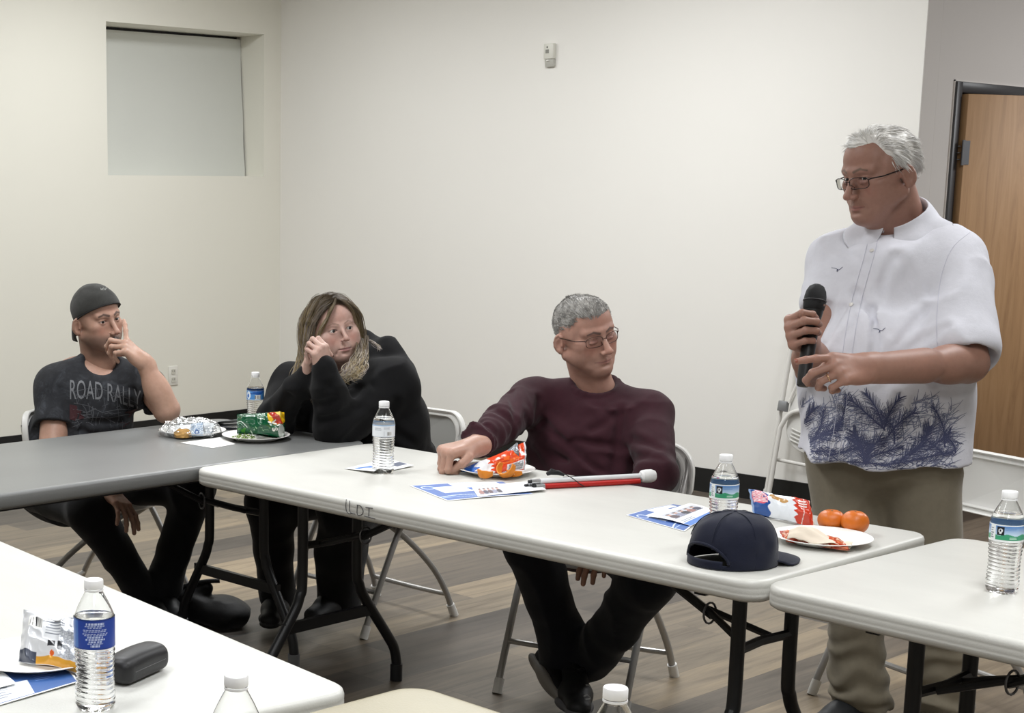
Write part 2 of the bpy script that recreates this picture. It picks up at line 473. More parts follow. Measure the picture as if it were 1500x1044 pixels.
class Head:
    """local axes: x = person's right, y = face forward, z = up; origin between the eyes, mid skull"""
    def __init__(s, T, R, S=1.0, wide=1.0, cheek=0., jaw=1.0, chin=0., age=0., lips=1.0, open_=.0045, brow=1.0, nose=1.0, mouth_dz=0., mouth_open=0., look=0., lookz=0., smile=0., squint=False, socket=1.0, ear=1.0, mouth_w=1.0, nosel=0.):
        s.T = np.array(T, float); s.R = np.array(R); s.S = S; s.look = look; s.lookz = lookz; s.age = age; s.open_ = open_
        h = s.h = Sdf(T, R, S); w = s.wide = wide
        h.ell((0, -.022, .030), (.0755*w, .080, .080), .02)
        h.ell((0, .030, .038), (.064*w, .060, .066), .03)
        h.ell((0, .042, -.030), (.056*w, .046, .062), .03)
        for g in (-1, 1):
            h.ell((g*.050*w, .048, -.020), (.020, .028, .017), .022)
            h.cap((g*.052*w*jaw, -.004, -.058), (g*.018, .070, -.1-chin*.5), .021, .018, .028)
            h.ell((g*.040*w, .036, -.056), (.026+cheek, .036+cheek*.5, .034+cheek), .025)
            h.ell((g*.066*w, .012, .012), (.012, .03, .03), .02)
        h.ell((0, .070, -.070), (.031, .029, .030), .022)
        h.ell((0, .082, -.100-chin), (.019*jaw, .015, .015), .016)
        if age: 
            h.ell((0, .045, -.112), (.035, .04, .018), .03)          # soft underside of the jaw
            for g in (-1, 1): h.ell((g*.034, .062, -.088), (.014, .016, .014), .015)
        for g in (-1, 1):
            h.cap((g*.010, .0865, .019), (g*.044*w, .070, .020), .0095*brow, .0085*brow, .014)
            h.ell((g*.034, .101+.004*(1-socket), -.001), (.019, .017, .0125*(.6+.4*socket)), .012, 's')
        # nose
        n = nose
        h.cap((0, .086, .010), (0, .102+.012*n, -.034-nosel), .0065, .0092*n, .012)
        h.ell((0, .1015+.016*n, -.041-nosel), (.0105*n, .0105*n, .0088*n), .008)
        for g in (-1, 1):
            h.ell((g*.0130*n, .0935+.012*n, -.045-nosel), (.0075*n, .011*n, .0075*n), .007)
            h.ell((g*.0065*n, .096+.013*n, -.0525-nosel), (.0038, .006, .003), .003, 's')
        # eyelids around the eyeballs, then the opening between them
        s.eyes = []
        for g in (-1, 1):
            e = (g*.0318, .0725, -.0005); s.eyes.append(e)
            h.ell(e, (.0142, .0142, .0142), .005)
            h.cap((g*.020, .0905, .0085), (g*.043, .082, .0085), .0010, .0010, .003, 's')
            if not squint:
                h.ell((g*.0318, .088, -.0008), (.0142, .013, open_), .0012, 's')
            else:
                h.cap((g*.021, .0890, -.0045), (g*.043, .0835, -.0045), .0010, .0008, .002, 's')
            if age: 
                h.cap((g*.020, .092, -.0145), (g*.040, .085, -.0165), .0012*age, .0012*age, .005, 's')
                h.ell((g*.031, .0855, -.011), (.012, .005, .0045), .006)
        # mouth
        mz = -.0755+mouth_dz; mw = .0235*mouth_w
        for g in (-1, 1):
            cz = mz+smile
            h.cap((0, .0985, mz+.0052), (g*mw*.86, .0885, cz+.0008), .0046*lips, .0026*lips, .006)
            h.cap((0, .0965, mz-.0062), (g*mw*.80, .0870, cz-.0020), .0056*lips, .0030*lips, .006)
        for g in (-1, 1):
            h.cap((0, .1055, mz), (g*mw, .0905, mz+smile-.0005), .0013+mouth_open, .0012, .0028, 's')
            h.cap((g*.019, .103, -.052), (g*(.033*mouth_w), .086, -.083), .0008+.0018*age, .0010+.0016*age, .009, 's')
        h.ell((0, .1005, mz-.0150), (.016, .006, .0040), .008, 's')
        h.cap((0, .108, -.056), (0, .1055, mz+.0085), .0018, .0018, .004, 's')
        # ears
        for g in (-1, 1):
            Re = np.array([[math.cos(math.radians(24*g*ear)), math.sin(math.radians(24*g*ear)), 0], [-math.sin(math.radians(24*g*ear)), math.cos(math.radians(24*g*ear)), 0], [0, 0, 1]])
            Rt = Rx(12) @ Re
            ec = np.array((g*(.0775*w+.0060), -.014, -.016))
            h.ell(ec, (.0066, .0200, .0320), .006, R=Rt)
            h.ell(ec+np.array((0, .003, -.026)), (.0055, .0085, .0095), .006, R=Rt)
            outr = Rt.T @ np.array((g*1., 0, 0)); fr = Rt.T @ np.array((0, 1., 0)); upx = Rt.T @ np.array((0, 0, 1.))
            h.ell(ec+outr*.0075+fr*.003-upx*.002, (.0055, .0088, .0165), .003, 's', R=Rt)
            pts = [ec+outr*.0042+fr*math.cos(a)*.0155+upx*math.sin(a)*.027 for a in np.radians([-10, 30, 65, 100, 140, 180, 215])]
            for a, b in zip(pts[:-1], pts[1:]): h.cap(a, b, .0028, .0028, .002)
            h.ell(ec+outr*.004+fr*.0125-upx*.003, (.003, .003, .006), .003, R=Rt)
    def w(s, p): return s.T+s.S*(np.array(p, float)@s.R)
    def loc(s, P): return ((P-s.T)@s.R.T)/s.S
    def color(s, P, skin, lip=(.45, .2, .18), flush=.25, stubble=0., brow_col=None, brow_w=1.0, mouth_dz=0., mouth_w=1.0, stache=0., brow_z=.0225):
        L = s.loc(P); c = np.tile(np.array(skin, float), (len(P), 1))
        ax = np.abs(L[:, 0]); Ls = np.stack([ax, L[:, 1], L[:, 2]], 1)
        red = flush*(blob(Ls, (.040, .075, -.035), (.024, .03, .02))+.9*blob(Ls, (0, .118, -.042), (.018, .02, .016))+.7*blob(Ls, (.08, -.015, -.015), (.012, .03, .04))+.35*blob(Ls, (0, .09, .05), (.05, .04, .03)))
        red = np.clip(red, 0, 1)[:, None]
        c = c*(1-red)+c*np.array((1.12, .66, .62))*red
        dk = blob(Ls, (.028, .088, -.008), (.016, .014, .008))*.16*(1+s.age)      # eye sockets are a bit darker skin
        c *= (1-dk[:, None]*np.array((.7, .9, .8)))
        mz = -.0755+mouth_dz; mw = .0235*mouth_w
        zz = np.where(L[:, 2] > mz, (L[:, 2]-mz)/.0068, (mz-L[:, 2])/.0090)
        lm = sm(1-(ax/mw)**2*.8-zz, -.05, .25)*(L[:, 1] > .075)*(ax < mw)
        c = c*(1-lm[:, None]*.75)+np.array(lip)*lm[:, None]*.75
        line = np.exp(-((L[:, 2]-mz)/.0014)**2)*(ax < mw*1.05)*(L[:, 1] > .075)
        c *= (1-.55*line[:, None])
        if stubble:
            st = (sm(-L[:, 2], .035, .065)*sm(L[:, 1], -.015, .02)*sm(-L[:, 2]+ax*.3, .05, .07))*(1-lm)
            st = np.maximum(st, sm(-L[:, 2], .048, .06)*(L[:, 1] > .05)*(1-lm)*.8)*sm(L[:, 2], -.16, -.125)
            c = c*(1-st[:, None]*stubble)+np.array((.10, .075, .065))*st[:, None]*stubble
        if stache:
            q = np.exp(-((L[:, 2]-(-.0635-ax*.25))/.0048)**2)*(ax < .029)*(L[:, 1] > .07)*(1-lm)
            g2 = np.exp(-((L[:, 2]-mz+.018)/.005)**2)*(ax < .009)*(L[:, 1] > .07)*.5
            q = np.clip(q+g2, 0, 1)[:, None]*stache; c = c*(1-q)+np.array((.07, .05, .045))*q
        if brow_col is not None:
            d = seg_d(Ls[:, [0, 2]], (.013, brow_z-.002), (.030, brow_z+.004)); d = np.minimum(d, seg_d(Ls[:, [0, 2]], (.030, brow_z+.004), (.047, brow_z-.002))+.0012)
            q = (sm(-d, -.0052*brow_w, -.0022*brow_w)*(L[:, 1] > .055))[:, None]*.85; c = c*(1-q)+np.array(brow_col)*q
        # lash lines
        for g in (-1,):
            dl = np.abs(np.sqrt(((Ls[:, 0]-.0318)/.0142)**2+((Ls[:, 2]+.0008)/max(s.open_, .001))**2)-1)
            q = (np.exp(-(dl/.25)**2)*(L[:, 1] > .07)*(L[:, 2] > -.0015)*.6)[:, None]; c = c*(1-q)+np.array((.05, .03, .03))*q
        return np.clip(c, 0, 1)
    def eyeballs(s, parent, iris=(.1, .06, .04), gaze=(0, 1, 0)):
        white = mat('eye_white', (.82, .80, .78), .15, coat=.5)
        ir = mat('iris_%02d%02d' % (int(iris[0]*99), int(iris[2]*99)), iris, .1, coat=.6); pu = mat('pupil', (.01, .01, .01), .08)
        g = np.array(gaze, float); g /= np.linalg.norm(g); g = g@s.R
        q = Vector(g).to_track_quat('Z', 'Y')
        for e in s.eyes:
            m = MB(); r = .0122*s.S
            prof = [(r*math.sin(a), r*math.cos(a)) for a in np.linspace(.0005, math.pi-.0005, 24)]
            M = Matrix.Translation(s.w(e)) @ q.to_matrix().to_4x4()
            m.cur = 0; m.lathe(prof[::-1], 24, M)
            m.cur = 1; m.lathe([(.0061*s.S, .0106*s.S), (.0058*s.S, .01115*s.S), (.003*s.S, .01215*s.S), (.0026*s.S, .0123*s.S)], 24, M)
            m.cur = 2; m.lathe([(.0026*s.S, .01232*s.S), (.0002, .01242*s.S)], 16, M)
            sub(parent, m.build('eye', [white, ir, pu], ang=None))

def hair_mat(name, cols, rough=.45, scale=1.0, root=None):
    """strand colour varies from lock to lock (Col attribute = random, y = position along the strand)"""
    if name in MATS: return MATS[name]
    t = NT(name); b = t.b
    a = t.n('ShaderNodeAttribute', attribute_name='Col'); sp = t.n('ShaderNodeSeparateColor'); t.l(a.outputs['Color'], sp.inputs['Color'])
    n = len(cols); col = t.ramp(sp.outputs['Red'], [(i/(n-1) if n > 1 else 0, srgb(c)) for i, c in enumerate(cols)])
    if root is not None:
        m = t.mix(sp.outputs['Green'], srgb(root), col); t.l(m, b.inputs['Base Color'])
    else: t.l(col, b.inputs['Base Color'])
    b.inputs['Roughness'].default_value = rough; b.inputs['Specular IOR Level'].default_value = .35
    MATS[name] = t.m; return t.m
def strands(name, paths, width, m, parent, cols=None, sides=3):
    """paths: (N,K,3); width root..tip; one mesh"""
    P = np.array(paths, float); N, K, _ = P.shape
    T = np.gradient(P, axis=1); T /= np.maximum(np.linalg.norm(T, axis=2, keepdims=True), 1e-9)
    ref = np.array([.3, .2, 1.]); U = np.cross(T, ref); U /= np.maximum(np.linalg.norm(U, axis=2, keepdims=True), 1e-9); W = np.cross(T, U)
    wd = np.interp(np.linspace(0, 1, K), [0, .6, 1], [width, width*.9, width*.15])[None, :, None]
    if isinstance(width, np.ndarray): pass
    ring = [P+wd*(math.cos(a)*U+math.sin(a)*W) for a in np.arange(sides)*2*math.pi/sides]
    V = np.stack(ring, 2).reshape(-1, 3)
    base = (np.arange(N)*K*sides)[:, None, None]; kk = (np.arange(K-1)*sides)[None, :, None]; s_ = np.arange(sides)[None, None, :]; s2 = (s_+1) % sides
    Q = np.stack([base+kk+s_, base+kk+s2, base+kk+sides+s2, base+kk+sides+s_], -1).reshape(-1, 4)
    if cols is None: cols = np.random.RandomState(1).rand(N)
    C = np.zeros((N, K, sides, 3)); C[..., 0] = np.array(cols)[:, None, None]; C[..., 1] = np.linspace(0, 1, K)[None, :, None]
    return np_mesh(name, V, Q, m, parent, C.reshape(-1, 3))

# ------------------------------------------------------------------ the room: origin = far wall corner on the floor, +x along the back wall, -y towards the camera side
X1 = 4.322; CEIL = 3.0; RX = 10.5; RY = -9.5
def wall_material(name, col, var=.012):
    if name in MATS: return MATS[name]
    t = NT(name); b = t.b; c = srgb(col)
    n1 = t.noise(1.3, 4, .6, t.coords()); n2 = t.noise(260, 3, .6, t.coords())
    lo = tuple(x*(1-var) for x in c[:3])+(1,)
    t.l(t.ramp(n1.outputs['Fac'], [(.35, lo), (.65, c)]), b.inputs['Base Color'])
    b.inputs['Roughness'].default_value = .55; b.inputs['Specular IOR Level'].default_value = .3
    t.bump(n2.outputs['Fac'], .12, .002)
    MATS[name] = t.m; return t.m
def floor_material():
    t = NT('vinyl_plank'); b = t.b
    tc = t.n('ShaderNodeTexCoord'); sp = t.n('ShaderNodeSeparateXYZ'); t.l(tc.outputs['Object'], sp.inputs[0])
    def M(op, a, b_=None):
        nd = t.n('ShaderNodeMath', operation=op)
        for i, v in enumerate((a, b_)):
            if v is None: continue
            if hasattr(v, 'is_output'): t.l(v, nd.inputs[i])
            else: nd.inputs[i].default_value = v
        return nd.outputs[0]
    u = M('DIVIDE', M('SUBTRACT', sp.outputs['X'], 3.65), .181); row = M('FLOOR', u)
    wn = t.n('ShaderNodeTexWhiteNoise', noise_dimensions='1D'); t.l(row, wn.inputs['W'])
    v = M('ADD', M('DIVIDE', sp.outputs['Y'], 1.22), wn.outputs['Value']); cell = M('FLOOR', v)
    cmb = t.n('ShaderNodeCombineXYZ'); t.l(row, cmb.inputs[0]); t.l(cell, cmb.inputs[1])
    w2 = t.n('ShaderNodeTexWhiteNoise', noise_dimensions='3D'); t.l(cmb.outputs[0], w2.inputs['Vector'])
    base = t.ramp(w2.outputs['Value'], [(0, srgb('#48423d')), (.3, srgb('#58514a')), (.55, srgb('#685f54')), (.8, srgb('#7c7161')), (1, srgb('#9a8a73'))])
    # grain stretched along the plank, shifted for every plank
    add = t.n('ShaderNodeVectorMath', operation='ADD'); sc = t.n('ShaderNodeVectorMath', operation='SCALE'); sc.inputs['Scale'].default_value = 13
    t.l(w2.outputs['Color'], sc.inputs[0]); t.l(tc.outputs['Object'], add.inputs[0]); t.l(sc.outputs[0], add.inputs[1])
    mp = t.n('ShaderNodeMapping'); mp.inputs['Scale'].default_value = (14, 1.1, 1); t.l(add.outputs[0], mp.inputs[0])
    g1 = t.noise(1.6, 6, .62, mp.outputs[0], .6)
    mp2 = t.n('ShaderNodeMapping'); mp2.inputs['Scale'].default_value = (60, 3, 1); t.l(add.outputs[0], mp2.inputs[0])
    g2 = t.noise(3, 5, .7, mp2.outputs[0], .3)
    col = t.mix(.9, base, t.ramp(g1.outputs['Fac'], [(.28, (.50, .47, .45, 1)), (.5, (1, 1, 1, 1)), (.72, (1.38, 1.33, 1.24, 1))]), 'MULTIPLY')
    col = t.mix(.45, col, t.ramp(g2.outputs['Fac'], [(.3, (.72, .7, .68, 1)), (.65, (1.1, 1.1, 1.1, 1))]), 'MULTIPLY')
    # thin seams
    fu = M('FRACT', u); fv = M('FRACT', v)
    eu = M('LESS_THAN', M('MINIMUM', fu, M('SUBTRACT', 1.0, fu)), .008); ev = M('LESS_THAN', M('MINIMUM', fv, M('SUBTRACT', 1.0, fv)), .0012)
    seam = M('MAXIMUM', eu, ev)
    col = t.mix(M('MULTIPLY', seam, .5), col, srgb('#4a443e'))
    t.l(col, b.inputs['Base Color']); b.inputs['Roughness'].default_value = .42; b.inputs['Specular IOR Level'].default_value = .45
    t.bump(g2.outputs['Fac'], .08, .002)
    return t.m
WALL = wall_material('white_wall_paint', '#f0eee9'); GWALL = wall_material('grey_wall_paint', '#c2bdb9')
LWALL = wall_material('left_wall_paint', '#eceadf')
def struct(o): o['kind'] = 'structure'; return o
struct(MB().box((-.4, RY-.3, -.1), (RX+.3, 4.5, 0)).build('floor', floor_material(), smooth=False))
struct(MB().box((-.4, RY-.3, CEIL), (RX+.3, 4.5, CEIL+.1)).build('ceiling', wall_material('ceiling_paint', '#dcdad2'), smooth=False))
struct(MB().box((0, 0, 0), (X1-.003, .14, CEIL)).build('wall_back', WALL, smooth=False))
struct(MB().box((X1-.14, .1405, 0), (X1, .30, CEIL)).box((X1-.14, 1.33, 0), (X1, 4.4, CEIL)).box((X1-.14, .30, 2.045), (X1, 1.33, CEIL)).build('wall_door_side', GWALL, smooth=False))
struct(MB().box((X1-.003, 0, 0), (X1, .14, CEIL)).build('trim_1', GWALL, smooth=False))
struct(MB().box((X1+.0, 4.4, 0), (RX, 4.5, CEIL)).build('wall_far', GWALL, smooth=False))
struct(MB().box((RX, RY, 0), (RX+.15, 4.5, CEIL)).build('wall_right', WALL, smooth=False))
struct(MB().box((-.3, RY-.15, 0), (RX, RY, CEIL)).build('wall_front', WALL, smooth=False))
# left wall with the recessed window
wy0, wy1, wz0, wz1, dp = -1.402, -.148, 1.638, 2.533, .20
struct(MB().box((-.42, RY, 0), (0, wy0, CEIL)).box((-.42, wy1, 0), (0, .14, CEIL)).box((-.42, wy0, 0), (0, wy1, wz0)).box((-.42, wy0, wz1), (0, wy1, CEIL)).build('wall_left', LWALL, smooth=False))
struct(MB().box((-.40, wy0, wz0), (-dp-.07, wy1, wz1)).build('window_1', mat('window_dark', '#1c1b1d', .4), smooth=False))
# white board closing the window, with an uneven right-hand edge standing off the reveal
def board():
    m = MB(); n = 16; P = []
    for i in range(n+1):
        t = i/n; z = wz0+.002+t*(wz1-wz0-.018)
        P.append((wy1-.006-.012*math.sin(min(t*1.25, 1)*math.pi)*(1-t)-.004*math.sin(t*11), z))
    P[0] = (wy1-.014, P[0][1])
    pts = [(wy0+.003, wz0+.002)]+P+[(wy0+.003, wz1-.020)]
    N = len(pts); xx = lambda z: -.170-.062*(z-wz0)/(wz1-wz0)
    vs = [(xx(z), y, z) for y, z in pts]+[(xx(z)-.006, y, z) for y, z in pts]
    m.add(vs, [tuple(range(N)), tuple(range(2*N-1, N-1, -1))]+[(i, i+N, (i+1) % N+N, (i+1) % N) for i in range(N)])
    o = m.build('window_board', mat('board_white', '#d6d8d2', .5, bump=.15, bscale=60, bdist=.003), smooth=False)
    return tag(o, 'plain white panel covering the recessed window high on the left wall', 'panel')
board()
# baseboards
BB = mat('black_baseboard', '#191919', .45)
struct(MB().box((0.012, RY, 0), (.0001, 0, .124)).build('baseboard_left', BB, smooth=False))
struct(MB().box((0.012, -.012, 0), (X1, 0, .124)).build('baseboard_back', BB, smooth=False))
struct(MB().box((X1, -.012, 0), (X1+.012, .288, .124)).box((X1, 1.34, 0), (X1+.012, 4.4, .124)).build('baseboard_door_side', BB, smooth=False))
# door frame and the wooden door standing ajar
fr = MB(); FD = mat('dark_door_frame', '#3b3a3c', .45)
fr.box((X1-.15, .300, 0), (X1+.016, .352, 2.045)); fr.box((X1-.15, 1.278, 0), (X1+.016, 1.33, 2.045)); fr.box((X1-.15, .352, 1.995), (X1+.016, 1.278, 2.045))
struct(fr.build('trim_2', FD, bevel=.002, seg=1))
struct(MB().box((X1-.0005, .292, 0), (X1+.006, .2995, 2.052)).box((X1-.0005, .292, 2.0455), (X1+.006, 1.34, 2.052)).build('trim_3', wall_material('caulk', '#cfc9c4'), smooth=False))
def wood_mat():
    t = NT('maple_door'); b = t.b
    v = t.coords('Object', (5, 5, .55)); n1 = t.noise(3.2, 5, .6, v, 1.2)
    v2 = t.coords('Object', (60, 60, 1.2)); n2 = t.noise(2.5, 4, .6, v2, .2)
    c = t.ramp(n1.outputs['Fac'], [(.25, srgb('#94714f')), (.5, srgb('#a8835d')), (.75, srgb('#b28e68'))])
    c = t.mix(.35, c, t.ramp(n2.outputs['Fac'], [(.3, (.82, .78, .74, 1)), (.7, (1.05, 1.05, 1.05, 1))]), 'MULTIPLY')
    t.l(c, b.inputs['Base Color']); b.inputs['Roughness'].default_value = .6; return t.m
dr = empty('door_1', (X1+.024, .362, 0), math.radians(-17)); dr['kind'] = 'structure'
MB().box((-.022, 0, .012), (.022, .905, 1.988)).build('door_leaf', wood_mat(), dr, bevel=.002, seg=1)
HM = mat('hinge_steel', '#8d9096', .35, .8)
for z in (1.72, 1.0, .25):
    m = MB(); m.tube([(-.028, -.012, z-.06), (-.028, -.012, z+.06)], .008, 12); m.box((-.03, -.01, z-.055), (-.0225, .035, z+.055))
    for k in (-.03, 0, .03): m.tube([(.0, -.012, z+k-.001), (.0, -.012, z+k+.001)], .0105, 12)
    m.tube([(.024, -.008, z-.058), (.024, -.008, z+.058)], .008, 12); m.box((.022, -.004, z-.055), (.0255, .030, z+.055))
    m.build('hinge', HM, dr)
m = MB(); m.tube([(.022, .84, .98), (.07, .84, .98), (.075, .75, .98)], .009, 10); m.tube([(.022, .84, .98), (.03, .84, .98)], .026, 20)
m.build('door_handle', HM, dr)
# thermostat-like sensor on the back wall
s = empty('wall_sensor', (2.206, -.0, 2.275)); tag(s, 'small white sensor box fixed high on the white back wall', 'sensor')
PW = mat('ivory_plastic', '#dcdbd2', .4); DG = mat('grey_lens', '#8c8b84', .35)
MB().box((-.032, -.030, -.020), (.032, -.0005, .062)).build('housing', PW, s, bevel=.004)
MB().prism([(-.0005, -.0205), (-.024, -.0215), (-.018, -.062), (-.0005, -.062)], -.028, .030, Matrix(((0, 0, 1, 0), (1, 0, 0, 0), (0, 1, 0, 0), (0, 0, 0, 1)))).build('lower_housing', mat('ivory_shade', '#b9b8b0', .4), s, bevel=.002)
MB().box((-.018, -.0315, .010), (.004, -.0302, .030)).build('display', DG, s)
MB().tube([(-.007, -.0305, .043), (-.007, -.032, .043)], .0045, 14).build('button', mat('dark_button', '#55554f', .4), s)
MB().box((-.012, -.031, -.031), (.004, -.019, -.025)).build('tab', mat('white_tab', '#f0efe9', .4), s, bevel=.001)
# outlet
s = empty('wall_outlet', (0.0005, -.914, .39)); tag(s, 'white electrical outlet low on the left wall behind the seated young man', 'outlet')
MB().box((0, -.037, -.062), (.006, .037, .062)).build('cover_plate', mat('outlet_white', '#e6e4dc', .4), s, bevel=.003)
for z in (-.026, .026):
    f = MB().prism(rrect(-.017, -.017+z, .017, .017+z, .008), .006, .009, Matrix(((0, 0, 1, 0), (1, 0, 0, 0), (0, 1, 0, 0), (0, 0, 0, 1)))).build('socket', mat('socket_ivory', '#cfcdc2', .4), s)
    MB().box((.009, -.009, z-.002), (.0095, -.006, z+.009)).box((.009, .006, z-.002), (.0095, .009, z+.009)).build('slot', mat('slot_dark', '#3a3a38', .5), f)

# ------------------------------------------------------------------ folding tables
def plastic_mat(name, col, marks=.5, rough=.38):
    if name in MATS: return MATS[name]
    t = NT(name); b = t.b; c = srgb(col)
    n1 = t.noise(2.2, 5, .62, t.coords('Object', (1, 3, 1)))
    n3 = t.noise(9, 6, .75, t.coords('Object', (1, 2.6, 1)), 1.5)
    d = tuple(x*.93 for x in c[:3])+(1,); g = tuple(x*.72 for x in c[:3])+(1,)
    base = t.ramp(n1.outputs['Fac'], [(.35, d), (.62, c)])
    sc = t.ramp(n3.outputs['Fac'], [(.66, (0, 0, 0, 1)), (.74, (marks, marks, marks, 1))])
    sp = t.n('ShaderNodeSeparateColor'); t.l(sc, sp.inputs['Color'])
    t.l(t.mix(sp.outputs['Red'], base, g), b.inputs['Base Color'])
    b.inputs['Roughness'].default_value = rough
    n2 = t.noise(220, 3, .6, t.coords()); t.bump(n2.outputs['Fac'], .3, .0012)
    MATS[name] = t.m; return t.m
BLK = mat('black_powdercoat', '#17181b', .38); GRYF = mat('grey_foot', '#6f7072', .5)
def make_table(L, W, topmat, th=.05, ribs=True, z=.74, metal=None, spread=.30, gap=.115, inset=.20, brace=True, foot=None, r=.055):
    """origin = left-near corner on the floor, x along the length, y across"""
    metal = metal or BLK
    root = empty('folding_table')
    m = MB(); rings = []; n = 7
    prof = [(-.030, -th+.001), (-.012, -th), (-.002, -th+.006), (0, -th+.014)]
    if ribs: prof += [(0, -th+.0165), (-.0004, -th+.0185), (0, -th+.0205), (0, -.0205), (-.0004, -.0185), (0, -.0165)]
    prof += [(0, -.010), (-.0022, -.004), (-.007, -.0006), (-.013, 0), (-.03, 0)]
    for off, zz in prof:
        rings.append([(x, y, z+zz) for x, y in rrect(-off, -off, L+off, W+off, max(r+off, .004), n)])
    N = len(rings[0]); vs = [p for rg in rings for p in rg]; fs = []
    for i in range(len(rings)-1):
        for k in range(N):
            l = (k+1) % N; fs.append((i*N+k, i*N+l, (i+1)*N+l, (i+1)*N+k))
    fs.append(tuple(range(N-1, -1, -1))); fs.append(tuple((len(rings)-1)*N+k for k in range(N)))
    m.add(vs, fs); m.build('tabletop', topmat, root, ang=50)
    # steel rails under the top
    for y in (.10, W-.10): MB().box((.12, y-.012, z-th-.022), (L-.12, y+.012, z-th+.002)).build('rail', metal, root)
    R = .0165
    for e, x in ((1, inset), (-1, L-inset)):
        for sg in (-1, 1):
            yc = W/2
            pts = [(x, yc+sg*gap, z-th), (x, yc+sg*gap, .40)]+[(x, yc+sg*(gap+(spread-gap)*q), zz) for q, zz in ((.06, .345), (.2, .295), (.75, .16), (.93, .11), (1, .06))]+[(x, yc+sg*spread, .02)]
            lg = MB().tube(bez(pts, 5), R, 12).build('leg', metal, root)
            MB().tube([(x, yc+sg*spread, .055), (x, yc+sg*spread, .0)], R+.0035, 12).build('foot_cap', foot or BLK, lg)
        MB().box((x-.008, W/2-gap-.075, .238), (x+.008, W/2+gap+.075, .272)).build('crossbar', metal, root)
        MB().tube([(x, W/2-gap, .50), (x+e*.012, W/2, .50), (x, W/2+gap, .50)], .012, 8).build('crossbar', metal, root)
        MB().box((x-.014, .1, z-th-.03), (x+.014, W-.1, z-th+.001)).build('end_plate', metal, root)
        # folding brace from mid table down to the crossbar, with its locking ring
        bx = x+e*.42
        b = MB().tube([(bx, W/2, z-th-.015), (x+e*.14, W/2, .535)], .011, 8, flat=1.3, up=(0, 1, 0)).build('brace', metal, root)
        MB().tube([(x+e*.16, W/2, .55), (x+e*.02, W/2+gap*.5, .50)], .009, 8).build('fork', metal, b); MB().tube([(x+e*.16, W/2, .55), (x+e*.02, W/2-gap*.5, .50)], .009, 8).build('fork', metal, b)
        MB().tube([(x+e*.15+.0*a+.004*math.cos(a), W/2+.02*math.cos(a), .54+.026*math.sin(a)) for a in np.linspace(0, 2*math.pi, 16)[:-1]], .0028, 6, closed=True).build('lock_ring', mat('steel_ring', '#77787c', .35, .8), b)
    return root
WT = plastic_mat('white_table_plastic', '#cbcac4', .35); WTE = plastic_mat('white_table_plastic_2', '#cfcfca', .3)
CT = plastic_mat('cream_table_plastic', '#a09880', .12); GT = plastic_mat('grey_table_plastic', '#767776', .12, .34)
def place(o, loc, rz, label, group=None):
    o.location = loc; o.rotation_euler = (0, 0, rz); tag(o, label, 'table', group); return o
TB = 4.350
t1 = place(make_table(1.868, .76, WT), (TB+.004, -4.297, 0), 0, 'long white plastic folding table with letters written on its front edge')
t2 = place(make_table(1.83, .76, GT, th=.046, ribs=False, gap=.14, spread=.29, inset=.25, foot=GRYF), (TB, -5.372, 0), math.radians(90), 'grey plastic folding table along the left side beside the young man in the cap')
t3 = place(make_table(1.83, .785, WT), (6.229, -4.301, 0), math.radians(-2.9), 'white folding table continuing to the right behind the standing man\'s bottle')
a4 = math.radians(-7.5)
t4 = place(make_table(1.83, .76, WTE), (6.199-1.83*math.cos(a4)+.76*math.sin(a4), -5.444-1.83*math.sin(a4)-.76*math.cos(a4), 0), a4, 'bright white folding table in the near left corner carrying the black glasses case')
t5 = place(make_table(1.83, .76, CT), (6.2125, -5.330-.775, 0), math.radians(-1.5), 'cream coloured folding table end at the bottom centre of the picture')
# letters written by hand in marker on the front edge of the long table
INK = mat('marker_ink', '#34343a', .6)
def pen(strokes, u0, z0, s, y, parent):
    m = MB()
    for st in strokes: m.tube([(u0+x*s, y, z0+z*s) for x, z in bez(st, 4)], .0009, 5)
    return m.build('handwriting', INK, parent)
st = [[(0, 1), (-.05, .5), (.05, .1), (.35, -.02), (.55, .05)], [(.35, .95), (.33, .5), (.45, .1), (.95, .05)], [(1.15, .75), (1.15, .05), (1.6, .1), (1.75, .4), (1.5, .72), (1.1, .75)], [(2.0, .7), (2.7, .75)], [(2.35, .72), (2.32, .08)], [(1.85, .05), (3.0, .0)]]
pen(st, .652, .7045, .036, -.0008, t1)
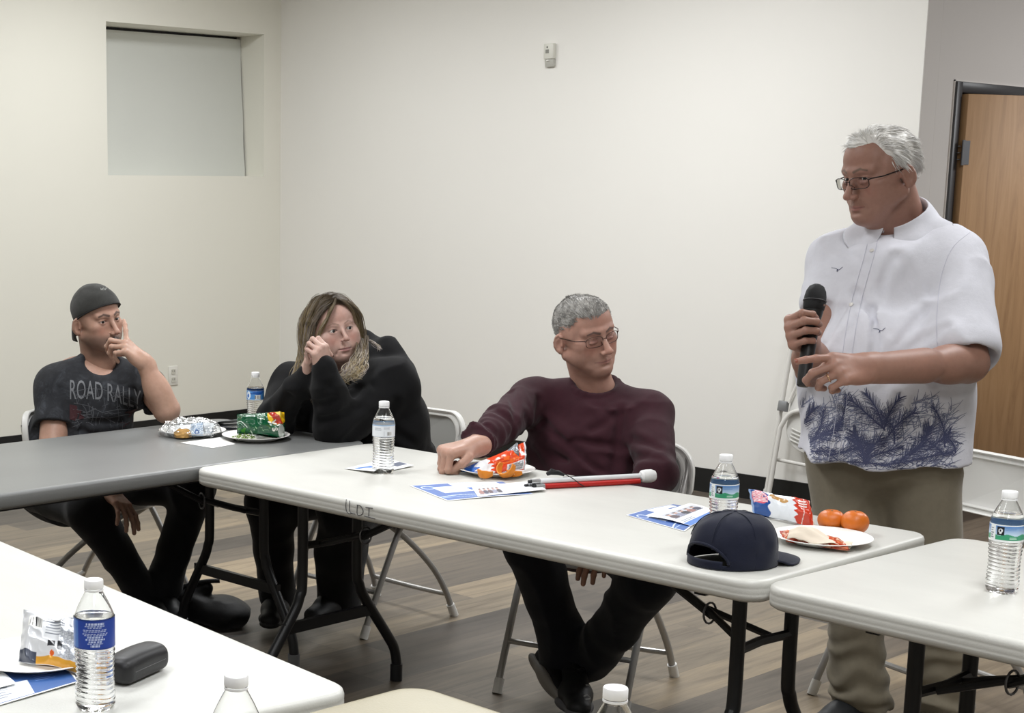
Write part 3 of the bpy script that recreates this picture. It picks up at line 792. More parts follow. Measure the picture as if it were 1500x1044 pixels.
# ------------------------------------------------------------------ folding chairs
CW = mat('chair_white_plastic', '#d9d8d4', .38, bump=.1, bscale=300); CM = mat('chair_tube', '#a5a3a0', .33, .35); CWM = mat('chair_white_tube', '#dddbd6', .35)
CPN = mat('chair_grey_panel', '#9d9e9b', .45, bump=.1, bscale=300)
def make_chair(tube=None, folded=False):
    """faces +y; origin on the floor"""
    tube = tube or CM; root = empty('folding_chair')
    W2 = .205
    # backrest: curved rounded shell with a double raised rim round a recessed panel
    out = []
    for cx, cz, r, a0 in ((.232-.088, .755-.088, .088, 0), (-.232+.088, .755-.088, .088, 90), (-.232+.062, .565+.062, .062, 180), (.232-.062, .565+.062, .062, 270)):
        for k in range(11): a_ = math.radians(a0+9*k); out.append((cx+r*math.cos(a_), cz+r*math.sin(a_)))
    n = len(out); cz0 = .66
    def ring(sc_, dy, inset=0):
        pts = []
        for x, z in out:
            L = math.hypot(x, z-cz0); k = max(0, (L-inset)/L)*sc_; x2 = x*k; z2 = cz0+(z-cz0)*k
            pts.append((x2, -.235-.12*(z2-.575)-.034*(1-(x2/.232)**2)+.02+dy, z2))
        return pts
    def shell(rings, cap_end=True):
        m = MB(); vs = [p_ for r_ in rings for p_ in r_]; fs = []
        for i in range(len(rings)-1):
            for k in range(n): fs.append((i*n+k, i*n+(k+1) % n, (i+1)*n+(k+1) % n, (i+1)*n+k))
        if cap_end: fs.append(tuple((len(rings)-1)*n+k for k in range(n)))
        return m.add(vs, fs)
    m = shell([ring(1, -.022, .05), ring(1, -.022, .008), ring(1, -.017, .001), ring(1, -.006, -.001), ring(1, .003, .001), ring(1, .0055, .006), ring(1, .003, .012), ring(1, -.003, .017), ring(1, -.004, .027), ring(1, .0035, .033), ring(1, .0045, .039), ring(1, .001, .045), ring(1, -.006, .047)], False)
    bo = m.build('backrest', CW, root)
    shell([ring(1, -.0055, .0465), ring(1, -.0065, .052), ring(.6, -.008), ring(.3, -.008), ring(.02, -.008)]).build('panel', CPN, bo)
    for sg in (-1, 1):
        MB().box((sg*.205-.009, -.205-.052, .61), (sg*.205+.009, -.195-.03, .64)).build('bracket', mat('bracket_grey', '#bdbcb8', .4), bo, bevel=.002)
    # tubes: front leg runs up to the back; rear leg runs up to the seat front
    for sg in (-1, 1):
        x = sg*W2
        f = MB().tube(bez([(x, .235, .012), (x, .20, .10), (x, .02, .44), (x, -.17, .57), (x, -.24, .66), (x, -.252, .715)], 6), .0115, 12).build('leg', tube, root)
        MB().tube([(x, .240, 0), (x, .222, .045)], .0155, 12).build('foot_cap', CW, f)
        xr = sg*(W2-.028)
        r = MB().tube(bez([(xr+sg*.02, -.235, .012), (xr+sg*.012, -.20, .10), (xr, -.135, .20), (xr, .0, .32), (xr, .155, .425)], 6), .0112, 12).build('leg', tube, root)
        MB().tube([(xr+sg*.022, -.242, 0), (xr+sg*.018, -.222, .045)], .0155, 12).build('foot_cap', CW, r)
    MB().tube([(-W2, .175, .155), (W2, .175, .155)], .009, 10).build('crossbar', tube, root)
    MB().tube(bez([(-W2+.018, -.20, .095), (-W2+.03, -.208, .085), (0, -.215, .08), (W2-.03, -.208, .085), (W2-.018, -.20, .095)], 5), .009, 10).build('crossbar', tube, root)
    # seat
    m = MB(); sp = []
    for k in range(36):
        a = 2*math.pi*k/36; cx, sy = math.cos(a), math.sin(a)
        sp.append((.212*math.copysign(abs(cx)**.55, cx), -.005+.205*math.copysign(abs(sy)**.6, sy)))
    rings = [(.97, .418), (1, .424), (1, .437), (.975, .443), (.86, .437), (.4, .431), (.02, .429)]
    vs = [(x*s_, y*s_, z_) for s_, z_ in rings for x, y in sp]; fs = [tuple(range(35, -1, -1))]
    for i in range(len(rings)-1):
        for k in range(36): fs.append((i*36+k, i*36+(k+1) % 36, (i+1)*36+(k+1) % 36, (i+1)*36+k))
    fs.append(tuple((len(rings)-1)*36+k for k in range(36)))
    m.add(vs, fs); so = m.build('seat', CW, root)
    for y in (-.09, .0, .09): MB().box((-.17, y-.006, .409), (.17, y+.006, .4175)).build('rib', CW, so)
    return root
ch = make_chair()
def chair(x, y, rz, label, src=ch, first=False):
    o = src if first else copy_tree(src)
    o.location = (x, y, 0); o.rotation_euler = (0, 0, math.radians(rz)); tag(o, label, 'chair', 'folding chairs at the tables'); return o
chair(3.94, -3.115, 180, 'white folding chair with light tube legs under the woman in the black hoodie', first=True)
chair(4.985, -3.19, 196, 'white folding chair with light tube legs under the man in the maroon sweater')
chair(3.25, -3.78, -60, 'white folding chair under the young man in the backwards cap')
pch = chair(5.77, -2.58, 161, 'white folding chair with a blank backrest standing behind the standing man')
for b_ in children_of(pch):
    for c_ in children_of(b_):
        if c_.name.startswith('panel'): c_.material_slots[0].link = 'OBJECT'; c_.material_slots[0].material = CW
# folded chair leaning on the back wall, with a second one behind it
def make_folded():
    root = empty('folded_chair'); W2 = .215; t = CWM
    pts = [(-W2, 0, .03), (-W2, 0, .80)]
    for sg in (-1, 1):
        f = MB().tube(bez([(sg*W2, .0, .035), (sg*W2, 0, .3), (sg*W2, 0, .82)], 4), .0125, 12).build('leg', t, root)
        MB().tube([(sg*W2, 0, .0), (sg*W2, 0, .06)], .0165, 12).build('foot_cap', CW, f)
    rr = MB().tube(bez([(-.185, -.028, -.03), (-.185, -.028, .12), (-.185, -.028, .33), (-.178, -.028, .39), (-.13, -.028, .46), (0, -.028, .485), (.13, -.028, .46), (.178, -.028, .39), (.185, -.028, .33), (.185, -.028, .12), (.185, -.028, -.03)], 7), .0115, 12).build('rear_leg_frame', t, root)
    MB().tube([(-.19, -.028, .0), (-.17, -.03, -.018), (.17, -.03, -.018), (.19, -.028, .0)], .010, 10).build('crossbar', t, root)
    MB().tube([(-W2, 0, .215), (W2, 0, .215)], .009, 10).build('crossbar', t, root)
    # seat folded flat between the tubes
    m = MB(); o = rrect(-.165, .27, .165, .60, .12, 8)
    M = Matrix(((1, 0, 0, 0), (0, 0, -1, 0), (0, 1, 0, 0), (0, 0, 0, 1)))
    m.prism(o, -.012, .010, M); so = m.build('seat', CW, root, bevel=.006)
    for k in range(4):
        MB().tube([(x*1.0, -.018, .305+.018*k+abs(x)**2*1.2) for x in np.linspace(-.13, .13, 9)], .004, 6).build('rib', CW, so)
    m = MB(); o = rrect(-.228, .78, .228, .965, .05, 6); m.prism(o, -.014, .012, M); bo = m.build('backrest', CW, root, bevel=.006)
    MB().box((-.225, -.026, .80), (-.205, -.0125, .835)).build('bracket', mat('bracket_grey', '#bdbcb8', .4), bo, bevel=.002)
    MB().box((-.215, -.034, .455), (-.170, -.006, .505)).build('bracket', mat('hinge_grey', '#8f9092', .4, .5), root, bevel=.002)
    for sg in (-1, 1): MB().tube([(sg*.165, -.02, .50), (sg*.09, -.02, .80)], .007, 8).build('brace', t, root)
    return root
fc = make_folded(); tag(fc, 'white folding chair folded flat and leaning on the back wall behind the standing man', 'chair')
fc.location = (3.955, -.135, .018); fc.rotation_euler = (math.radians(-6.5), math.radians(3), 0)

# ------------------------------------------------------------------ people: shared tools
def nrm(v): v = np.array(v, float); return v/np.linalg.norm(v)
ZU = V3(0, 0, 1)
def head_frame(P, yaw, pitch, roll):
    """yaw turns the face towards picture right, pitch looks down, roll leans towards the person's right"""
    d = CAM-P; d[2] = 0; d = nrm(d); r = np.cross(ZU, d)      # r = picture right seen from the camera
    y, p, q = map(math.radians, (yaw, pitch, roll))
    f = math.cos(y)*d+math.sin(y)*r; f = math.cos(p)*f-math.sin(p)*ZU
    up = nrm(ZU-(ZU@f)*f); sd = np.cross(f, up)
    up = math.cos(q)*up+math.sin(q)*sd
    return frame(f, up)
def limb_arm(s, sh, el, wr, r=(.052, .043, .040, .026), k=.02, muscle=1.0, upper=True):
    if upper:
        s.cap(sh, el, r[0], r[1], k)
    d = nrm(wr-el)
    s.cap(el, wr, r[2], r[3], k)
    s.ell(el+d*.07, (r[2]*1.06*muscle, r[2]*1.06*muscle, .075), .02, R=frame_axis(d))
def frame_axis(d):
    d = nrm(d); a = V3(0, 0, 1) if abs(d[2]) < .9 else V3(1, 0, 0)
    x = nrm(np.cross(a, d)); y = np.cross(d, x); return np.array([x, y, d])
def hand(s, wr, F, N, side, curls, thumb, S=1.0, spread=(.10, .03, -.04, -.12), twist=None, thick=1.0, dirs=None):
    """side +1 right, -1 left. F = towards the fingers, N = out of the palm, T = thumb side. curls: 4 x (mcp, pip, dip) degrees.
    thumb: three points (T,F,N) in metres after its root"""
    F = nrm(F); N = np.array(N, float); N = nrm(N-(N@F)*F); T = np.cross(F, N)*side
    q = lambda t, f, n: wr+S*(t*T+f*F+n*N)
    offs = (.030, .0105, -.0095, -.0285); lens = (.090, .094, .089, .080)
    seg = ((.043, .026, .021), (.048, .030, .022), (.044, .028, .022), (.034, .021, .019)); rad = (.0092, .0095, .0090, .0080)
    tk = thick*S
    s.cap(q(.010, -.02, 0), q(.006, .03, 0), .024*S, .024*S, .02)
    for i in range(4):
        s.cap(q(offs[i]*.62, .012, 0), q(offs[i], lens[i]*.97, -.001), .0150*tk, .0122*tk, .012)
    s.ell(q(.022, .035, .009), (.016*S, .026*S, .014*S), .014, R=np.array([T, F, N]))
    s.ell(q(-.022, .035, .007), (.013*S, .028*S, .012*S), .014, R=np.array([T, F, N]))
    tips = []
    for i in range(4):
        p = q(offs[i], lens[i], -.001); a = 0; D0 = nrm(F+spread[i]*T)
        if dirs and i in dirs: D0 = nrm(dirs[i])
        cr = curls[i]; k = .006
        for j in range(3):
            a += math.radians(cr[j]); D = math.cos(a)*D0+math.sin(a)*N
            e = p+S*seg[i][j]*D; r0 = rad[i]*S*(1-.07*j); r1 = rad[i]*S*(1-.07*(j+1))
            s.cap(p, e, r0*1.03, r1, k if j == 0 else .0025); k = .002
            if j < 2: s.ell(e, (r1*1.08,)*3, .003)
            p = e
        tips.append((p, D, nrm(np.cross(T, D)) if False else nrm(math.cos(a)*(-N)+math.sin(a)*D0)))
    pts = [q(.016, .020, .004)]+[q(*t) for t in thumb]
    rr = (.0150, .0125, .0112, .0088)
    for j in range(3):
        s.cap(pts[j], pts[j+1], rr[j]*S, rr[j+1]*S, .010 if j == 0 else .0025)
    return tips, pts
def nails(tips, parent, S, col, rs=.0062):
    m = MB()
    for p, D, up in tips:
        M = np.array([nrm(np.cross(D, up)), D, up])
        vs = []; n = 5
        for j in range(5):
            for i in range(n):
                a = (i/(n-1)-.5)*1.9; y = (j/4-.35)*.0115*S
                r = rs*S*1.16*(1-.10*abs(j/4*2-1)**3)
                vs.append(p+M[1]*y+r*(math.sin(a)*M[0]*.92+math.cos(a)*M[2]))
        m.add(vs, [(j*n+i, j*n+i+1, (j+1)*n+i+1, (j+1)*n+i) for j in range(4) for i in range(n-1)])
    return m.build('fingernails', col, parent, ang=None)
def ridged(P, f, seed=0): return 1-np.abs(vnoise(P*f+seed))
def folds(amp, f=(6, 6, 3), seed=3, fine=.3, M=None):
    f = np.array(f, float)
    def fn(P):
        Q = P if M is None else P@M.T
        wv = np.stack([vnoise(Q*3+seed+9), vnoise(Q*3+seed+19), vnoise(Q*3+seed+29)], 1)*.12
        a = ridged(Q+wv, f, seed); b = vnoise(Q*f*2.3+seed+5)
        return -amp*(a**3-.35)-amp*fine*b
    return fn
def body_mesh(name, parts, label, cols, loc, rz=0):
    """joins numpy meshes into the person's body object whose origin is at loc"""
    V, Q = merge_meshes([(v, q) for v, q, c in parts]); C = np.concatenate([c for v, q, c in parts])
    o = np_mesh(name, V-np.array(loc), Q, skin_mat(), None, C); o.location = loc
    tag(o, label, 'person'); return o
def sub(parent, o):
    """parent o (built in world space) to the person"""
    o.parent = parent; o.matrix_parent_inverse = Matrix.Translation(-Vector(parent.location)); return o
def skincol(V, base, knuckle=None, seed=0):
    c = np.tile(np.array(base, float), (len(V), 1))
    n = vnoise(V*22+seed)*.06+vnoise(V*70+seed)*.04
    c *= (1+n)[:, None]; c[:, 0] *= 1+.02*vnoise(V*12+seed)
    if knuckle is not None:
        for p in knuckle:
            d = np.linalg.norm(V-p, axis=1); c *= 1-(np.exp(-(d/.009)**2)*.18)[:, None]*np.array((.3, 1, 1))
    return np.clip(c, 0, 1)
def cloth_mat(name, col, rough=.85, weave=1500, var=.10, vs=35, sheen=.15, bump=.25, tint=None):
    if name in MATS: return MATS[name]
    t = NT(name); b = t.b; c = srgb(col)
    n1 = t.noise(vs, 5, .65, t.coords())
    d = tuple(x*(1-var) for x in c[:3])+(1,); e = tuple(min(1, x*(1+var)) for x in c[:3])+(1,)
    t.l(t.ramp(n1.outputs['Fac'], [(.32, d), (.68, e)]), b.inputs['Base Color'])
    b.inputs['Roughness'].default_value = rough; b.inputs['Sheen Weight'].default_value = sheen; b.inputs['Specular IOR Level'].default_value = .25
    n2 = t.noise(weave, 2, .5, t.coords()); n3 = t.noise(28, 4, .6, t.coords())
    m = t.n('ShaderNodeMath', operation='ADD'); t.l(n2.outputs['Fac'], m.inputs[0])
    m2 = t.n('ShaderNodeMath', operation='MULTIPLY'); m2.inputs[1].default_value = 3.; t.l(n3.outputs['Fac'], m2.inputs[0]); t.l(m2.outputs[0], m.inputs[1])
    t.bump(m.outputs[0], bump, .0018)
    MATS[name] = t.m; return t.m
def glasses(hd, parent, frame_m, lens_m, half=False, w=.0255, h=.0155, z0=-.004, y0=.101, tilt=0):
    """spectacles in head coordinates"""
    W = hd.w; fr = MB(); ln = MB(); g_ = []
    for g in (-1, 1):
        cx = g*.0325; pts = []
        for a in np.linspace(0, 2*math.pi, 33)[:-1]:
            ca, sa = math.cos(a), math.sin(a)
            x = cx+w*math.copysign(abs(ca)**.75, ca); z = z0+h*math.copysign(abs(sa)**.72, sa)-(.003 if sa < 0 else 0)*abs(ca)
            y = y0-abs(x)**2*4.2-.10*(z0-z)*.3
            pts.append((x, y, z))
        if half: fr.tube([W(p) for p in pts if p[2] > z0-.001+.0*p[0]], .0013, 6)
        else: fr.tube([W(p) for p in pts], .0011, 6, closed=True)
        if half: fr.tube([W(p) for p in pts], .0005, 5, closed=True)
        c = W((cx, y0-abs(cx)**2*4.2+.0008, z0-.001))
        P = [W(p) for p in pts]; n = len(P)
        ln.add([c]+P, [(0, 1+i, 1+(i+1) % n) for i in range(n)])
        ox = cx+g*w*.99
        fr.tube([W(p) for p in ((ox, y0-ox*ox*4.2, z0+.006), (ox+g*.006, y0-ox*ox*4.2-.004, z0+.008), (g*.0745*hd.wide, .060, z0+.007), (g*.0835*hd.wide, .0, .004+z0*.2), (g*.0845*hd.wide, -.020, .002), (g*.080*hd.wide, -.033, -.012))], [.0020, .0020, .0017, .0016, .0018, .0020], 7)
        fr.tube([W(p) for p in ((cx-g*w*.9, y0-.002, z0-.004), (g*.0125, .099, z0-.012), (g*.0105, .1, z0-.016))], .0007, 5)
    fr.tube([W(p) for p in ((-.0085, y0+.0005, z0+.004), (-.004, y0+.004, z0+.006), (.004, y0+.004, z0+.006), (.0085, y0+.0005, z0+.004))], .0011, 6)
    f = sub(parent, fr.build('glasses', frame_m, ang=None))
    l = ln.build('lens', lens_m, ang=None); l.parent = f
    return f
def creases(s, segs, w0, amp=.010, width=.016):
    """soft drag creases: each (u0,v0,u1,v1,strength) is laid on the cloth by sliding it back along the view ray"""
    out = []
    for u0, v0, u1, v1, k in segs:
        pts = np.array([at(u0, v0, w0), at((u0+u1)/2, (v0+v1)/2, w0), at(u1, v1, w0)])
        for _ in range(16):
            va = s.ev(pts); pts = pts+FWD*np.clip(va, -.02, .12)[:, None]*.9
        out.append((pts, k))
    def fn(P):
        d = np.zeros(len(P))
        for pts, k in out:
            e = np.minimum(seg_d(P, pts[0], pts[1]), seg_d(P, pts[1], pts[2]))
            t = np.clip(np.linalg.norm(P-pts[0], axis=1)/max(np.linalg.norm(pts[2]-pts[0]), 1e-6), 0, 1)
            a = (1-.55*t); d += k*amp*a*(np.exp(-(e/width)**2)-.45*np.exp(-((e-width*2.0)/(width*1.1))**2))
        return np.where(d > 0, .0095*np.tanh(d/.0095), .005*np.tanh(d/.005))
    return fn
def lens_mat():
    if 'lens_glass' in MATS: return MATS['lens_glass']
    t = NT('lens_glass'); t.t.nodes.remove(t.b)
    tr = t.n('ShaderNodeBsdfTransparent'); tr.inputs[0].default_value = (.965, .97, .98, 1)
    gl = t.n('ShaderNodeBsdfGlossy'); gl.inputs['Roughness'].default_value = .03
    mx = t.n('ShaderNodeMixShader'); fz = t.n('ShaderNodeFresnel'); fz.inputs[0].default_value = 1.10
    t.l(fz.outputs[0], mx.inputs[0]); t.l(tr.outputs[0], mx.inputs[1]); t.l(gl.outputs[0], mx.inputs[2]); t.l(mx.outputs[0], t.out.inputs['Surface'])
    MATS['lens_glass'] = t.m; return t.m
def shoe(name, ank, toe, parent, m, solem, lift=0, S=1.0, sole_z=None, up=ZU, laces=None):
    """ank = ankle joint, toe = tip of the toes (world); up = shoe's own up"""
    D = toe-ank; up = nrm(up); D = nrm(D-(D@up)*up); sd = np.cross(D, up); M = np.array([sd, D, up])
    base = ank-up*.085*S
    s = Sdf(base, M, S)
    s.cap((0, -.01, .085), (0, -.005, .05), .037, .038, .02)
    s.ecap((0, -.03, .045), (0, .07, .042), .040, .040, (1., .95), k=.03)
    s.ecap((0, .07, .040), (0, .165, .030), .042, .032, (1.12, .85), k=.03)
    s.cap((0, .02, .075), (0, .10, .052), .028, .026, .02)
    s.box((0, .05, -.02), (.2, .3, .034), .002, 0, 's')
    V, Q = s.mesh(.005); V = smooth_verts(V, Q, 1)
    o = sub(parent, np_mesh(name, V, Q, m))
    so = Sdf(base, M, S)
    so.ecap((0, -.035, .012), (0, .08, .012), .042, .043, (1.0, .45), k=.02).ecap((0, .08, .012), (0, .165, .014), .047, .036, (1.05, .45), k=.02)
    V, Q = so.mesh(.005); so_ = np_mesh('sole', V, Q, solem); so_.parent = o
    if laces is not None:
        lm = MB()
        for i in range(5):
            y = .035+.018*i; z = .1-.0105*i
            a = [base+S*(np.array(q)@M) for q in ((-.022, y, z-.008), (0, y+.004, z+.0015), (.022, y, z-.008))]
            lm.tube(bez(a, 4), .0022, 6)
        for g in (-1, 1):
            lm.tube([base+S*(np.array(q)@M) for q in ((0, .03, .104), (g*.018, .028, .112), (g*.03, .02, .1), (g*.01, .03, .102))], .002, 6)
        l = lm.build('laces', laces, ang=None); l.parent = o
    return o
def ribbon_decal(tree, strokes, width, origin, ax, ay, direction, name, m, parent, off=.0012, seg=.006, dist=.6, taper=True):
    """thin printed strokes (2D polylines) laid on cloth"""
    vs = []; fs = []
    for st in strokes:
        P = [np.array(p, float) for p in st[0]]; w0 = st[1] if st[1] else width
        Q = [P[0]]
        for a, b in zip(P[:-1], P[1:]):
            n = max(1, int(np.linalg.norm(b-a)/seg))
            for k in range(1, n+1): Q.append(a+(b-a)*k/n)
        n = len(Q); b0 = len(vs)
        for i, p in enumerate(Q):
            t = Q[min(i+1, n-1)]-Q[max(i-1, 0)]; L = np.linalg.norm(t); t = t/L if L > 0 else np.array([1., 0])
            nn = np.array([-t[1], t[0]]); ww = w0*(1-.75*i/max(n-1, 1) if taper else 1)/2
            vs.append(tuple(p+nn*ww)); vs.append(tuple(p-nn*ww))
        for i in range(n-1): fs.append((b0+2*i, b0+2*i+1, b0+2*i+3, b0+2*i+2))
    nv, nf = project(tree, vs, fs, origin, ax, ay, direction, off, dist)
    o = mesh_obj(name, nv, nf, m); return sub(parent, o) if parent else o
def hairline(L, front, side, nape, temple=.0):
    """1 inside the hair region of a short haircut (head coordinates)"""
    ax = np.abs(L[:, 0]); y = L[:, 1]; z = L[:, 2]
    top = front-.10*np.clip(ax-.045, 0, 1)*0
    zmin = np.where(y > .045, front-temple*np.clip(.06-ax, 0, 1), np.where(y > -.02, side+(y+.02)/.065*(front-side)*np.clip((y+.02)/.065, 0, 1)**1.2, nape+(np.clip(y+.075, 0, .055)/.055)*(side-nape)))
    zmin = np.where((y <= .045) & (y > .02), np.maximum(zmin, .010), zmin)
    return z-zmin
def short_hair(hd, parent, name, cols, seed=0, length=.025, line=None, n=6000, comb=V3(0, 1, 0), lift=.6, width=.0008, thick=.0045, curl=.0, undercol=0.35, root=None, fall=.0, K=5, clump=.004):
    m = hair_mat(name, cols, root=root)
    hs = Sdf(hd.T, hd.R, hd.S); hs.pr = hd.h.pr[:3]
    rs = np.random.RandomState(seed)
    def clip(P):
        L = hd.loc(P); return -line(L)-.0035*vnoise(P*120+seed)
    hs.disp = lambda P: -thick*(.6+.4*vnoise(P*45+seed))*sm(line(hd.loc(P)), 0, .03); hs.dispr = thick*1.1
    V, Q = hs.mesh(.003, off=.001, clip=clip); V = smooth_verts(V, Q, 1)
    C = np.zeros((len(V), 3)); C[:, 0] = np.clip(undercol+.10*vnoise(V*260), 0, 1); C[:, 1] = .5
    o = sub(parent, np_mesh('hair', V, Q, m, None, C))
    tri = V[Q]; L = hd.loc(V)
    cen = tri.mean(1); ar = np.linalg.norm(np.cross(tri[:, 1]-tri[:, 0], tri[:, 2]-tri[:, 0]), axis=1)
    nn = np.cross(tri[:, 1]-tri[:, 0], tri[:, 2]-tri[:, 0]); nn /= np.maximum(np.linalg.norm(nn, axis=1, keepdims=True), 1e-9)
    outw = ((cen-hd.T)*nn).sum(1) > 0
    ok = outw; pr = ar*ok; pr /= pr.sum(); idx = rs.choice(len(cen), n, p=pr)
    p0 = cen[idx]+(rs.rand(n, 3)-.5)*.003; N = nn[idx]; Lc = hd.loc(p0)
    cmb = comb(Lc) if callable(comb) else np.tile(comb, (n, 1))
    D = cmb@hd.R; D = D+clump*0; D = D-(D*N).sum(1)[:, None]*N; D /= np.maximum(np.linalg.norm(D, axis=1, keepdims=True), 1e-6)
    ck = np.stack([vnoise(p0*60+7), vnoise(p0*60+17), vnoise(p0*60+27)], 1); D = D+ck*.22; D /= np.linalg.norm(D, axis=1, keepdims=True)
    ln = length*(.6+.6*rs.rand(n))*hd.S; path = []; p = p0-N*.0015
    lf = lift*(.6+.8*rs.rand(n))[:, None]
    for k in range(K):
        t = k/(K-1); path.append(p.copy())
        dr = D*(1-.0*t)+N*lf*(1-t*1.3)-V3(0, 0, 1)*fall*t; dr /= np.linalg.norm(dr, axis=1, keepdims=True)
        if curl: dr = dr+curl*np.stack([np.sin(t*9+ck[:, 0]*20), np.cos(t*8+ck[:, 1]*20), np.sin(t*7+ck[:, 2]*20)], 1)
        p = p+dr*(ln/(K-1))[:, None]
    paths = np.stack(path, 1)
    col = np.clip(.5+.22*vnoise(p0*70+3)+.8*(rs.rand(n)-.5), 0, 1)
    st = strands('strands', paths, width, m, None, col); st.parent = o
    return o

# ------------------------------------------------------------------ seated young man, cap worn backwards, hand at his chin
def build_young():
    rsh = at(84, 566, 5.82); lsh = at(216, 566, 5.82); rel = at(76, 672, 5.72); rwr = at(158, 716, 5.56)
    lel = at(244, 600, 5.62); lwr = at(211, 531, 5.57)
    hipc = V3(3.17, -3.96, .48); hr = V3(3.14, -4.06, .50); hl = V3(3.22, -3.87, .50)
    nb = at(146, 520, 5.86)
    lat = nrm(rsh-lsh); fwd = nrm(np.cross(ZU, lat)); up = nrm(nb-hipc)
    skin = (.50, .30, .225)
    HT = at(142, 466, 5.79); HR = head_frame(HT, 36, 2, 8)
    hd = Head(HT, HR, .965, wide=1.02, age=0, jaw=1.12, lips=.9, open_=.0048, nose=1.02, brow=1.0, cheek=.003)
    nbl = hd.loc(nb[None])[0]
    hd.h.cap((0, -.03, -.05), nbl+V3(0, 0, -.05), .060, .070, .03)
    hd.h.cap((0, .02, -.09), nbl+V3(0, .03, -.02), .036, .045, .03)
    V, Q = hd.h.mesh(.0022)
    C = hd.color(V, skin, lip=(.45, .23, .20), flush=.30, stubble=.5, brow_col=(.05, .032, .026), brow_w=1.15, stache=.95)
    parts = [(V, Q, C)]
    a = Sdf(); limb_arm(a, lsh, lel, lwr, (.050, .045, .043, .029), muscle=1.02)
    F = nrm(at(188, 511, 5.545)-lwr); N = nrm(-RGT*.8-FWD*-.35-ZU*.35)
    T_ = nrm(np.cross(F, nrm(N-(N@F)*F)))*-1
    tp, _ = hand(a, lwr, F, N, -1, [(0, 4, 6), (38, 66, 40), (46, 70, 40), (54, 72, 40)], [(.040, .036, .024), (.038, .058, .046), (.024, .074, .058)], 1.02, spread=(.1, .05, -.02, -.10), dirs={0: at(188, 463, 5.60)-at(190, 488, 5.56)})
    V, Q = a.mesh(.0027); parts.append((V, Q, skincol(V, (.50, .305, .225))))
    b = Sdf(); limb_arm(b, rsh, rel, rwr, (.054, .050, .046, .030), muscle=1.1)
    F2 = nrm(at(186, 748, 5.50)-rwr)
    hand(b, rwr, F2, nrm(at(150, 745, 5.6)-at(200, 735, 5.5)), 1, [(12, 18, 12), (14, 20, 12), (16, 22, 14), (20, 26, 14)], [(.04, .04, .012), (.052, .066, .02), (.056, .09, .024)], 1.02)
    V, Q = b.mesh(.003); parts.append((V, Q, skincol(V, (.48, .29, .215))))
    t = Sdf(); kR = at(132, 748, 5.56); kL = at(284, 712, 5.64); aR = at(212, 872, 5.80); aL = at(236, 868, 5.84)
    t.ecap(hipc, nb-up*.12, .11, .11, (1.35, .85), lat, .03).cap(rsh, lsh, .045, .045, .03)
    for h, k, an in ((hr, kR, aR), (hl, kL, aL)): t.cap(h, k, .07, .05, .03).cap(k, an, .042, .033, .02)
    V, Q = t.mesh(.012); parts.append((V, Q, skincol(V, skin)))
    P = body_mesh('person', parts, 'seated young man in a backwards cap and faded black t-shirt, hand at his mouth', None, (3.12, -3.96, 0))
    hd.eyeballs(P, (.12, .08, .06), (.15, 1, .02))
    nc = at(146, 531, 5.80)
    # t-shirt
    s = Sdf(); dR = nrm(rel-rsh); dL = nrm(lel-lsh)
    s.cap(rsh, rsh+dR*.16, .070, .072, .03); s.cap(lsh, lsh+dL*.10, .064, .066, .03)
    s.box(rsh+dR*(.155+.15), (.14, .14, .15), .002, .004, 's', R=frame_axis(dR))
    s.box(lsh+dL*(.125+.15), (.14, .14, .15), .002, .004, 's', R=frame_axis(dL))
    s.cap(rsh+dR*.145, rsh+dR*.3, .058, .064, .004, 's'); s.cap(lsh+dL*.115, lsh+dL*.3, .053, .058, .004, 's')
    s.ecap(hipc+up*-.02, nb-up*.19, .122, .118, (1.32, 1.0), lat, .03)
    s.ell(nb-up*.18+fwd*.025, (.165, .10, .13), .05, R=np.array([lat, fwd, up]))
    s.ell(hipc+up*.12+fwd*.03, (.15, .11, .12), .05, R=np.array([lat, fwd, up]))
    s.cap(rsh-up*.012, lsh-up*.012, .064, .060, .04)
    s.cap(nb-up*.02, rsh, .050, .060, .04).cap(nb-up*.02, lsh, .050, .056, .04)
    nn = nrm(up*.85+fwd*.52); cy = nrm(np.cross(nn, lat)); cy = cy if cy@fwd > 0 else -cy
    s.ecap(nc+nn*.028, nc+nn*.16, .066, .09, (1.05, 1.0), lat, .01, 's')
    ring = [nc-nn*.004+.076*math.cos(q)*lat+.070*math.sin(q)*cy for q in np.linspace(0, 2*math.pi, 25)]
    f1 = folds(.008, (6, 6, 4), 61, .3)
    cr = creases(s, ((110, 560, 106, 640, .8), (205, 560, 196, 620, .9), (120, 612, 200, 606, 1.1), (140, 640, 205, 616, .9), (185, 560, 205, 590, .7), (160, 556, 196, 566, .6), (112, 520, 95, 545, .5), (70, 560, 62, 590, .5), (100, 625, 130, 632, .7)), 5.35, .010, .012)
    s.disp = lambda P: (f1(P)+cr(P))*sm(np.linalg.norm(P-nc, axis=1), .09, .14); s.dispr = .022
    V, Q = s.mesh(.0048); V = smooth_verts(V, Q, 1)
    if 'acid_tee' not in MATS:
        tt = NT('acid_tee'); n1 = tt.noise(14, 8, .72, tt.coords(), 1.2); n2 = tt.noise(60, 5, .7, tt.coords())
        c = tt.ramp(n1.outputs['Fac'], [(.30, srgb('#1d1e22')), (.52, srgb('#292b30')), (.72, srgb('#484b52'))])
        c = tt.mix(.5, c, tt.ramp(n2.outputs['Fac'], [(.35, (.65, .65, .65, 1)), (.7, (1.2, 1.2, 1.2, 1))]), 'MULTIPLY')
        tt.l(c, tt.b.inputs['Base Color']); tt.b.inputs['Roughness'].default_value = .9; tt.bump(tt.noise(1200, 2, .5, tt.coords()).outputs['Fac'], .2, .0015); MATS['acid_tee'] = tt.m
    shirt = sub(P, np_mesh('tshirt', V, Q, MATS['acid_tee'])); bpy.context.view_layer.update(); tree = bvh_of([shirt])
